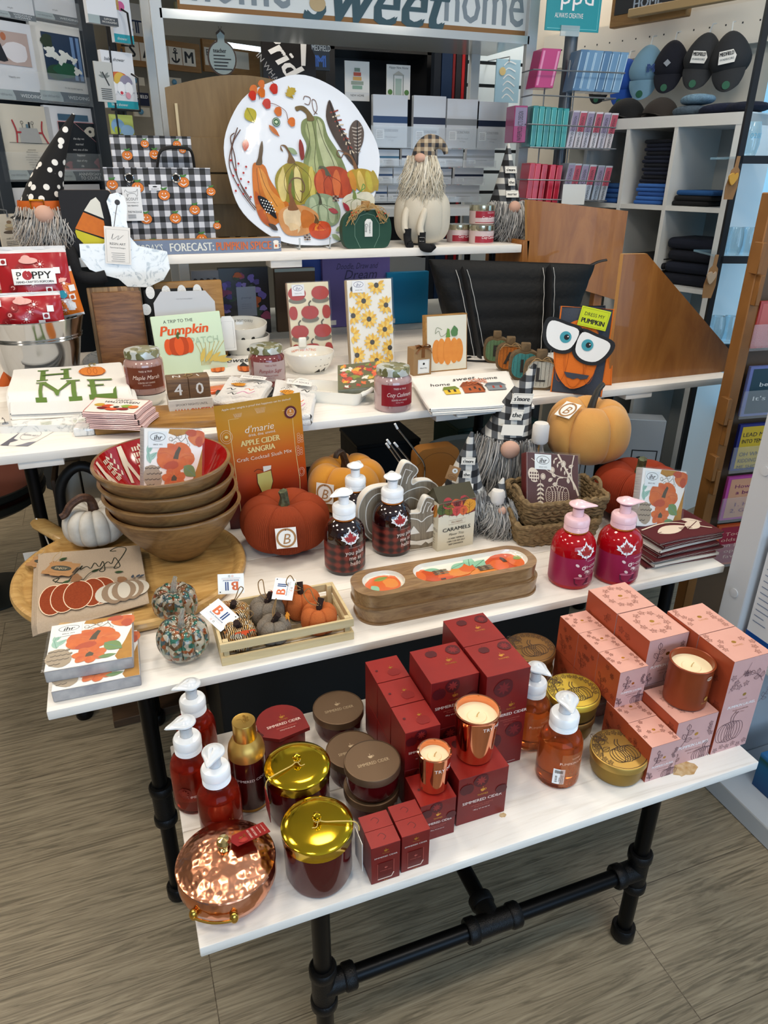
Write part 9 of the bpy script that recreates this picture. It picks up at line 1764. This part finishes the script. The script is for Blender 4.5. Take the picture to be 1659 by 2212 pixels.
# ---- right wall: rail, hooks, caps
t,w,h=RW.th('peg_rail','white perforated rail on the right wall above the caps','rail',1270,20,1665,100,None,.40);t.location.z=RW.az(1450,100,.4)[1]-.03;m=M();m.box(-.3,w+.5,0,.02,0,.16,P('#d8d5cc',.6));
for i in range(24):m.box(-.25+i*.08,-.243+i*.08,-.0006,0,.08,.087,TXB)
m.ob('rail',t)
def cap(lb,u,v,s,col,patch=None,bill=None,rot=0,tilt=0,seal=True):
 p=RW.pt(u,v,.30);t=T('baseball_cap',lb,'cap',p,RW.rz+rot+.5,'caps hanging on the wall');t.rotation_euler=(0,tilt,RW.rz+rot+.35);CM=P(col,.9,bump=(300,.2));s=s*mpp(p)/.0019
 def f(a,b):th=2*pi*a;ph=pi*b;x=.085*s*sin(ph)*cos(th);y=.075*s*sin(ph)*sin(th);z=.105*s*cos(ph);return(x*(1-.25*max(0,z/(.1*s))),y,z*(1 if z>0 else .72))
 m=M();m.surf(lambda a,b:f(a,1-b),28,18,CM,cu=True);m.ob('crown',t)
 m=M();BM=P(bill or col,.9,bump=(300,.2));m.surf(lambda a,b:((a-.5)*.135*s*(1-.35*b*b),-.035*s-.02*s*b-.03*s*(1-(2*a-1)**2)*(1-b*.2),-.045*s-.085*s*b*(1-.25*(2*a-1)**2)),14,10,BM);m.surf(lambda a,b:((.5-a)*.135*s*(1-.35*b*b),-.033*s-.02*s*b-.03*s*(1-(1-2*a)**2)*(1-b*.2)+.003,-.045*s-.085*s*b*(1-.25*(1-2*a)**2)),14,10,BM);m.ob('bill',t)
 if patch:m=M();d=D(m,lambda a,b,l:(a,-.078*s-.004-l,b),.0008);patch(d,s);m.ob('embroidery',t)
 if seal:m=M();m.tube([(.0,-.078*s,-.105*s),(.0,-.0795*s,-.105*s)],.016*s,P('#1f5a44',.5),16);m.ob('round_sticker',t)
 m=M();m.tube([(0,.0,.10*s),(0,.02,.14*s),(0,.08,.15*s)],.003,P('#c9cfd0',.3),6);m.ob('hook',t)
med=lambda d,s:(d.poly([(-.034*s,-.024*s),(.03*s,-.024*s),(.038*s,.0),(.025*s,.024*s),(-.03*s,.024*s)],P('#d8dad8',.6)),d.text('MEDFIELD',0,.012*s,.014*s,TXB,wid=.055*s,bold=.06),d.text('WARRIORS',0,-.008*s,.008*s,P('#2f4a5a',.6)))
cap('charcoal cap with white medfield patch, rightmost on the wall',1578,128,.95,'#26292d',med,tilt=-.15)
cap('charcoal cap with white medfield patch, left of its twin',1518,128,.88,'#2a2d31',med,tilt=.1)
cap('navy black cap with small grey diamond patch',1450,140,.82,'#0f1320',lambda d,s:(d.poly([(-.018*s,0),(.0,.016*s),(.018*s,0),(0,-.016*s)],P('#8a929c',.6))))
cap('pale blue cap with embroidered letter M',1398,152,.85,'#6d93ab',lambda d,s:d.text('M',.04*s,.0,.035*s,P('#1f3f7a',.6),bold=.1),seal=True)
cap('bright blue cap half hidden behind the pale blue one',1352,175,.75,'#1c4aa0')
cap('black cap at the far left of the row of caps',1300,178,.62,'#16181d')
t,w,h=RW.th('framed_sign','dark letter board in a wide oak frame at the top right','sign',1325,-90,1490,46,None,.25);m=M();m.box(0,w,0,.04,0,h,OAK,.004,1);m.box(w*.06,w,-.004,0,h*.2,h,P('#20252c',.6));D(m,fr_front(-.004),.0006).text('HOME',w*.5,h*.33,h*.16,P('#9fb0c4',.6),bold=.05);m.ob('frame',t)
m=M();m.box(w*.35,w*1.6,-.06,-.02,.02,h*.22,P('#a38a62',.6),.003,1);m.ob('lower_rail',t)
# ---- cube shelf
KW=Wl(R0(1450,450,3.25),radians(164));t=T('cube_shelf','white cube shelf filled with folded clothes by the right wall','shelf unit',KW.P,KW.rz);KM=P('#cdd0cf',.45);dk=.36
va=[KW.az(u,360)[0]for u in(1262,1347,1448,1572)];hz=[KW.az(1448,v)[1]-KW.P.z for v in(275,450,622)];hz.append(hz[2]-.33);hz.append(-KW.P.z+.02)
for i,a in enumerate(va):m=M();th=.018 if i<3 else .045;m.box(a-(.009 if i<3 else 0),a+(.009 if i<3 else .045),0,dk,-KW.P.z,hz[0]+.04,KM);m.ob('upright',t)
m=M();m.box(va[0]-.4,va[3]+.045,-.002,dk,hz[0],hz[0]+.045,KM);m.ob('top',t)
for z in hz[1:]:m=M();m.box(va[0]-.4,va[3],.002,dk,z-.01,z+.01,KM);m.ob('shelf',t)
m=M();m.box(va[0]-.4,va[3]+.04,dk-.012,dk,-KW.P.z,hz[0],P('#9fa5a5',.6));m.ob('back_panel',t)
def stack(a0,a1,z,n,th,cols,g,lbl,y0=.04,dpt=.22):
 nm_=['lowest','second','third','fourth','fifth','sixth','seventh','eighth','ninth','tenth','eleventh','twelfth']
 for i in range(n):
  w=a1-a0;j=.008*((i*37)%5-2)/2;o=KW.P+KW.X*(a0+j)+KW.n*y0;tt=T('folded_shirt','%s, %s from the bottom'%(lbl,nm_[i]if i else 'first'),'clothes',(o.x,o.y,KW.P.z+z+i*th),KW.rz,g);m=M();m.box(0,w,0,dpt,0,th*.97,P(cols[i%len(cols)],.95,bump=(200,.2)),th*.45,3);m.ob('cloth',tt)
NV=['#131a2b','#10151f','#161d30'];zsh=hz[1]+.0105
def au(u,v=440):return KW.az(u,v,.05)[0]
stack(au(1372),au(1434),zsh,5,.018,['#2f5fa8','#3a6ab4','#2a549a'],'folded blue shirts','folded royal blue shirt in the middle cube');stack(au(1378),au(1440),zsh+.092,11,.0165,NV,'folded navy shirts','folded navy shirt on the blue ones in the middle cube')
stack(au(1455),au(1535,440),zsh,3,.022,['#0d0e12','#141518','#1b4a80'],'dark folded clothes','dark folded garment in the upper right cube')
stack(au(1295),au(1336),zsh,4,.022,['#2f5fa8','#35609a'],'folded blue shirts behind the spinner','folded blue shirt behind the spinner');zs2=hz[2]+.0105
stack(au(1430,600),au(1545,600),zs2,4,.052,['#0e1320','#111828'],'dark jumpers','thick folded dark navy jumper in the lower right cube');stack(au(1355,600),au(1428,600),zs2,4,.03,['#101116','#15161b'],'black shirts','folded black shirt in the lower middle cube')
def topcap(lb,u,v,col,s=.9):p=KW.pt(u,v,.12);p.z=KW.P.z+hz[0]+.046;t=T('baseball_cap',lb,'cap',p,KW.rz,'hats lying on the cube shelf');m=M();CM=P(col,.9,bump=(300,.2));m.surf(lambda a,b:(.085*s*cos(2*pi*a)*sin(pi/2*(1-b)+1e-4),.075*s*sin(2*pi*a)*sin(pi/2*(1-b)+1e-4),.085*s*cos(pi/2*(1-b))),24,10,CM,cu=True);m.ob('crown',t);m=M();m.surf(lambda a,b:((a-.5)*.12*s,-.07*s-.055*s*b*(1-(2*a-1)**2*.6),.006+.01*(1-(2*a-1)**2)),12,8,CM);m.ob('bill',t)
topcap('black cap lying on the cube shelf behind the spinner',1352,250,'#0e1013',1.1);topcap('dark brown cap lying on the cube shelf',1425,250,'#2a2522',1.0)
for i,(u,c_,w_)in enumerate(((1490,'#4a5a68',.16),(1500,'#6a8aa0',.14),(1560,'#131c36',.22),(1605,'#10182c',.2))):
 p=KW.pt(u,262,.10);t=T('knit_hat',('grey blue knitted hat lying on the cube shelf','pale blue knitted hat on top of the grey one','navy folded garment on the cube shelf','dark navy garment at the right end of the cube shelf')[i],'hat',(p.x,p.y,KW.P.z+hz[0]+.046+(.042 if i==1 else 0)),KW.rz,'hats lying on the cube shelf');m=M();m.surf(lambda a,b:(w_/2*cos(2*pi*a)*sin(pi*b)**.5 if sin(pi*b)>0 else 0,.08*sin(2*pi*a)*sp(pi*b)**.5,.02+.02*-cos(pi*b)+.004*sin(9*a)*sin(pi*b)),28,10,P(c_,.95,bump=(200,.6),var=(90,.5)),cu=True);m.ob('knit',t)
 # ---- black framed glass shelf with glassware in front of the window
BW_=Wl(R0(1590,400,2.78),radians(110));t=T('glass_shelf','black framed shelf with glass tumblers against the bright window','shelf unit',BW_.P,BW_.rz);BF=P('#0f1114',.4,.4);a=BW_.az(1600,340)[0];m=M();m.box(a-.011,a+.011,0,.02,-BW_.P.z,.75,BF);m.ob('post',t);GLS=P('#b8dcec',.05,trans=.7,coat=1,alpha=.55)
zl=[BW_.az(1640,v)[1]-BW_.P.z for v in(345,562,752)]
for z in zl:m=M();m.box(a,a+.62,-.0,.02,z-.014,z+.014,BF);m.ob('rail',t);q=M();q.box(a+.01,a+.62,.02,.3,z+.004,z+.012,P('#9fd0ea',.05,alpha=.35,coat=1));q.ob('glass_shelf',t)
m=M();m.box(a,a+.62,0,.02,.70,.73,BF);m.ob('rail',t)
def tumbler(lb,u,k,H,R,stem=False,word=None):
 aa=BW_.az(u,(345,562,752)[k])[0];p=BW_.P+BW_.X*aa+BW_.n*.09;tt=T('glass_tumbler' if not stem else 'wine_glass',lb,'glass',(p.x,p.y,BW_.P.z+zl[k]+.0125),0,'glasses on the glass shelf');m=M();z0=.05 if stem else 0
 pr=([(0,0),(.03,.001),(.004,.006),(.004,z0)]if stem else[(0,0),(R*.75,0)])+[(R*.85,z0+.01),(R,z0+H*.35),(R*.96,z0+H*.7),(R*.78,z0+H)]
 m.lathe(pr,GLS,28);m.lathe([(r*.95,z)for r,z in pr[2:]],GLS,28)
 if word:D(m,fr_cyl(R),.0006).text(word,0,H*.6,.018,P('#5fa0c0',.5))
 m.ob('glass',tt)
tumbler('tall straight glass etched 052 on the top glass shelf',1636,0,.12,.036,word='02052')
for i,(u,k)in enumerate(((1600,1),(1628,1),(1655,1),(1560,2),(1588,2),(1620,2))):tumbler('%s glass on the %s glass shelf'%(('leftmost rounded','middle rounded','rightmost rounded')[i%3],('middle','lower')[i//3]),u,k,.105,.036,stem=(i==5))
for i,(u,v)in enumerate(((1584,385),(1537,598))):
 tt,w,h=BW_.th('hanging_tag',('upper kraft tag with a golden wooden heart','lower kraft tag with a pale wooden heart')[i]+' clipped to the black post','tag',u-16,v-48,u+16,v+46,'kraft tags on the black post',-.03);m=M();m.prism([(x*w,y*h)for x,y in((.15,0),(.75,0),(.9,.3),(.85,.68),(.7,.75),(.72,1),(.5,1),(.46,.75),(.3,.68),(.1,.3))],0,.004,P('#84623c',.7));m.ob('tag',tt);m=M();m.prism([(x*w,y*h)for x,y in spl([(.2,.58),(.4,.62),(.5,.57),(.68,.62),(.72,.5),(.4,.33),(.14,.5)],3,True)],-.012,-.002,P('#b58a2a' if i==0 else '#9a8a76',.5));m.ob('heart',tt)
 # ---- wooden frame card rack at right
CR_=Wl((1.9,1.72,1.0),radians(97));t=T('card_rack','wooden framed card rack with clear pockets at the right edge','rack',CR_.P,CR_.rz);OK_=P('#8f6230',.55,var=(12,.3),h2='#6b451e');OKd=P('#5c4a38',.6)
a=CR_.az(1576,900)[0];m=M();m.box(a-.02,a+.02,0,.05,-1.0,.55,OK_,.003,1);m.ob('side_frame',t);m=M();m.box(a+.02,a+.5,.03,.045,-1.0,.5,OKd);m.ob('back_panel',t)
for i,v in enumerate((560,630,890,935,1010,1040)):aa,zz=CR_.az(1560,v,-.01);m=M();m.box(a-.034+(.018 if i%2 else 0),a-.018+(.018 if i%2 else 0),-.02,.02,zz-CR_.P.z-.045,zz-CR_.P.z+.045,OK_,.002,1);m.ob('wooden_peg',t)
def lines(L_,c_,bg):return lambda d,w,h:(d.rect(w*.06,h*.05,w*.94,h*.95,P(bg,.4)),[d.text(s_,w*.5,h*(.78-.14*i),h*.085,P(c_,.5),wid=w*min(.8,.075*len(s_)))for i,s_ in enumerate(L_)])
for lb,u0,v0,u1,v1,fr_,bg,c_,L_ in(('coral red card high in the wooden card rack',1634,650,1720,750,'#b5443f','#c4625a','#efe6dc',('Dear','...')),('teal card with lilac border in the wooden rack',1612,790,1720,895,'#6a78b8','#0f3a4a','#e6eef0',('','be kind',"","It's fine")),('yellow card reading lead me not into temptation',1590,915,1690,1012,'#1f2a7a','#c9b02a','#15182a',('LEAD ME NOT','INTO TEMPTATION','','OH WHO AM I','KIDDING FOLLOW','ME SHORTCUT')),('pink and peach card reading how to be',1566,1028,1668,1118,'#b84aa0','#d3a082','#7a2a6a',('How to be','a beauty','','1. Have','2. Go out')),('red card with orange border low in the wooden rack',1545,1132,1650,1215,'#c4562a','#9a1f3c','#e6b8a8',('Today old','olds can be','on laps or','open all','favorite'))):
 card(CR_,'greeting_card',lb,'card',u0,v0,u1,v1,P(fr_,.4),'cards in the wooden rack',-.005,.012,lines(L_,c_,bg),.0005)
 card(CR_,'clear_pocket','clear pocket over the '+' '.join(lb.split()[:6]),'rack',u0-8,(v0+v1)/2,u1,v1+6,P('#dfe8ee',.04,alpha=.14,coat=1),'clear pockets of the wooden rack',-.03,.003)
 # ---- white shelf unit at the right front
t=T('white_shelf_unit','white open shelf unit at the right edge, next to the pink cartons','shelf unit',(0,0,0));WU=P('#c3c8cc',.5)
m=M();m.box(1.41,2.1,1.125,1.195,0,1.75,WU,.003,1);m.ob('side_panel',t)
m=M();m.box(1.41,2.1,-.2,1.124,0,.06,WU,.003,1);m.ob('bottom_shelf',t);m=M();m.box(1.415,2.1,-.2,1.124,.46,.50,WU,.003,1);m.ob('shelf',t);m=M();m.box(1.40,2.1,-.2,1.124,.985,1.06,WU,.003,1);m.ob('shelf',t)
for z in(.62,.96):m=M();m.lathe([(0,0),(.012,0),(.012,.002),(0,.0025)],WU,20);m.v=[(1.4098-z_,1.16+x_,z+y_)for x_,y_,z_ in m.v];m.ob('screw_cover',t)
def cart(lb,x,y,z,w,dp,h,blue):
 t=T('white_carton',lb,'box',(x,y,z),0,'white cartons on the right shelf unit');m=M();m.box(0,w,0,dp,0,h,P('#d2d6da',.5),.001,1);m.box(-.0004,w+.0004,-.0004,dp+.0004,0,h*.12 if not blue else h*.8,P('#12448a' if not blue else '#0f4f9a',.4));d=D(m,lambda a,b,l:(-.0006-l,dp-a,b),.0005)
 for i in range(12):d.line([(dp*.15,h*(.85-.055*i)),(dp*(.5+.3*((i*7)%5)/5),h*(.85-.055*i))],.0025,P('#6f7f9a',.5))
 m.ob('carton',t)
cart('tall white carton with blue text nearest the panel, on the middle shelf',1.425,1.025,.5005,.1,.085,.30,False);cart('tall white carton with blue text standing beside its twin',1.425,.92,.5005,.1,.10,.30,False)
t=T('blue_box','blue sea-scene box stacked on the lowest white shelf','box',(1.49,.90,.0605));m=M();
def sea():
 m_=bpy.data.materials.new('sea_print');m_.use_nodes=True;nt=m_.node_tree;b=nt.nodes['Principled BSDF'];tc=nt.nodes.new('ShaderNodeTexCoord');s_=nt.nodes.new('ShaderNodeSeparateXYZ');nt.links.new(tc.outputs['Object'],s_.inputs[0]);mr=nt.nodes.new('ShaderNodeMapRange');mr.inputs[2].default_value=.16;nt.links.new(s_.outputs['Z'],mr.inputs[0]);nt.links.new(ramp(nt,mr.outputs[0],[(0,'#063a6a'),(.5,'#0a5f8a'),(.62,'#0f4a3a'),(.68,'#2a78b8'),(1,'#5fa0d8')]),b.inputs['Base Color']);return m_
m.box(0,.25,-.14,.12,0,.115,sea(),.001,1);m.ob('box',t)
# ---- grey plinth, low things under the tables
pa,pb=onz(1400,1012,0),onz(1560,1105,0);d_=(pb-pa).normalized();t=T('grey_plinth','plain grey cabinet side standing on the floor behind the third bench','cabinet',(pa.x-d_.x*.2,pa.y-d_.y*.2,0),atan2(d_.y,d_.x));m=M();m.box(.15,.5,0,.03,0,.98,P('#85888c',.5),.003,1);m.ob('cabinet_side',t)
t=T('white_crate','white box with a black framed letter S on the floor under the third bench','box',(2.05,2.9,0),-.5);m=M();m.box(0,.5,0,.1,0,.5,P('#aeb4ba',.5),.003,1);d=D(m,fr_front(0),.001);d.line([(.36,.22),(.48,.22),(.48,.34),(.36,.34)],.008,TXB,True);d.text('S',.40,.28,.06,TXB,bold=.05);m.ob('box',t)
for i,(x,y,w,dp,h,c_,lb)in enumerate(((.55,3.0,.6,.3,.22,'#2a1518','dark red crate on the floor behind the yellow pumpkin'),(1.55,3.05,.45,.3,.42,'#2f4f4a','green grey storage box on the floor under the third bench'),(.0,3.1,.4,.3,.3,'#3a3430','dark box on the floor far under the third bench'),(1.1,3.3,.35,.3,.30,'#22262c','black box on the floor under the gondola'))):
 t=T('storage_box',lb,'box',(x,y,0));m=M();m.box(0,w,0,dp,0,h,P(c_,.6),.004,1);m.ob('box',t)
 m=M();m.box(-.004,w+.004,-.004,dp+.004,h,h+.02,P(c_,.5),.003,1);m.ob('lid',t)
t=T('round_tray_table','white round low table top under the third bench, behind the metal straws','table',(1.42,2.55,0));m=M();m.lathe([(0,.47),(.24,.47),(.26,.478),(.27,.50),(.265,.50),(.25,.485),(0,.485)],P('#b3b5b0',.5),56);m.ob('table_top',t);m=M();m.tube([(0,0,.0),(0,0,.47)],.025,P('#222426',.4),16);m.ob('leg',t);m=M();m.lathe([(0,0),(.15,0),(.15,.012),(0,.014)],P('#222426',.4),32);m.ob('base',t)
# ---- wooden book crate behind the tray, left
bp=onz(150,1230,.15);t=T('wooden_crate','dark wooden crate full of sealed wooden blocks, on the floor left of the second bench','crate',(-.225,2.07,.0));DKW=wood('dark_crate_wood',[(0,'#2a1d12'),(.5,'#4a3420'),(1,'#6b4e30')],sc=(4,30,30),rough=.6,bump=.2,dist=2)
def sb(x0,x1,y0,y1,z0,z1,n='side'):m=M();m.box(x0,x1,y0,y1,z0,z1,DKW,.002,1);m.ob(n,t)
sb(0,.34,0,.012,0,.66);sb(0,.34,.33,.342,0,.66);sb(0,.012,.0125,.3295,0,.80);sb(.328,.34,.0125,.3295,0,.66)
m=M();m.tube(spl([(.015,-.012,.45),(.015,-.014,.70),(.03,-.016,.80),(.085,-.018,.845),(.14,-.016,.80),(.155,-.014,.70),(.155,-.012,.45)],5),.015,P('#101113',.5),12);m.ob('handle',t,'black arched metal handle')
KBk=P('#9a8f7e',.35,coat=.5)
for i in range(5):tt=T('wrapped_block','clear-wrapped pale wooden block in the dark crate, %s from the left'%('first','second','third','fourth','fifth')[i],'block',(-.205+.061*i,2.10,.01),0,'wrapped blocks in the dark crate');m=M();m.box(0,.056,0,.10,0,.80+.012*(i%2),wood('block_%d'%i,[(0,'#8f8270'),(.5,'#b0a48f'),(1,'#c9beaa')],sc=(20,20,3),rough=.4,bump=.05,dist=1),.004);m.ob('block',tt)
for i in range(4):tt=T('wrapped_block','clear-wrapped pale wooden block in the rear row of the dark crate, %s from the left'%('first','second','third','fourth')[i],'block',(-.20+.072*i,2.24,.01),0,'wrapped blocks in the dark crate');m=M();m.box(0,.066,0,.10,0,.88,KBk,.004);m.ob('block',tt)
sp_=onz(70,1100,.45);
for k in range(2):t=T('round_stool_tray',('lower','upper')[k]+' round black tray with brown leather top, on the floor at left','tray',(-.62,2.95,.42+.05*k));m=M();m.lathe([(0,0),(.25,0),(.28,.02),(.285,.045),(.275,.046),(.26,.03),(0,.03)],P('#1f221e',.5),48);m.ob('tray',t);m=M();m.lathe([(0,.031),(.258,.031),(.255,.034),(0,.034)],P('#6f3422',.5,bump=(60,.1)),48);m.ob('leather_top',t)
t=T('stool','black pedestal under the round leather trays','stool',(-.62,2.95,0));m=M();m.lathe([(0,0),(.16,0),(.16,.01),(.03,.03),(.025,.40),(.12,.418),(0,.418)],P('#1f221e',.5),32);m.ob('pedestal',t)
t=T('witch_doll_leg','orange stuffed doll leg with black boot and gold buckle, at the left edge','doll',onz(20,905,R3-.1));m=M();m.tube(spl([(.03,.10,.14),(.0,.06,.09),(-.01,.0,.0)],5),.022,P('#b5521a',.9),12);m.ob('leg',t);m=M();m.tube(spl([(-.01,0,.0),(-.012,-.02,-.04),(.01,-.05,-.07)],4),.026,BLF,12);m.ob('boot',t)
c_=onz(262,1570,0);t=T('wooden_plank','short brown wooden board lying on the floor behind the bench leg','board',(c_.x,c_.y,0),.05);m=M();m.box(-.02,.35,0,.30,.0,.028,DKW,.002,1);m.ob('board',t)
t=T('black_bin','large black box stored under the second bench','box',(.12,1.50,0));m=M();m.box(0,1.05,0,.5,0,.48,P('#07080a',.5),.01);m.ob('box',t);m=M();m.box(-.01,1.06,-.01,.51,.4805,.51,P('#0a0b0d',.4),.006);m.ob('lid',t)
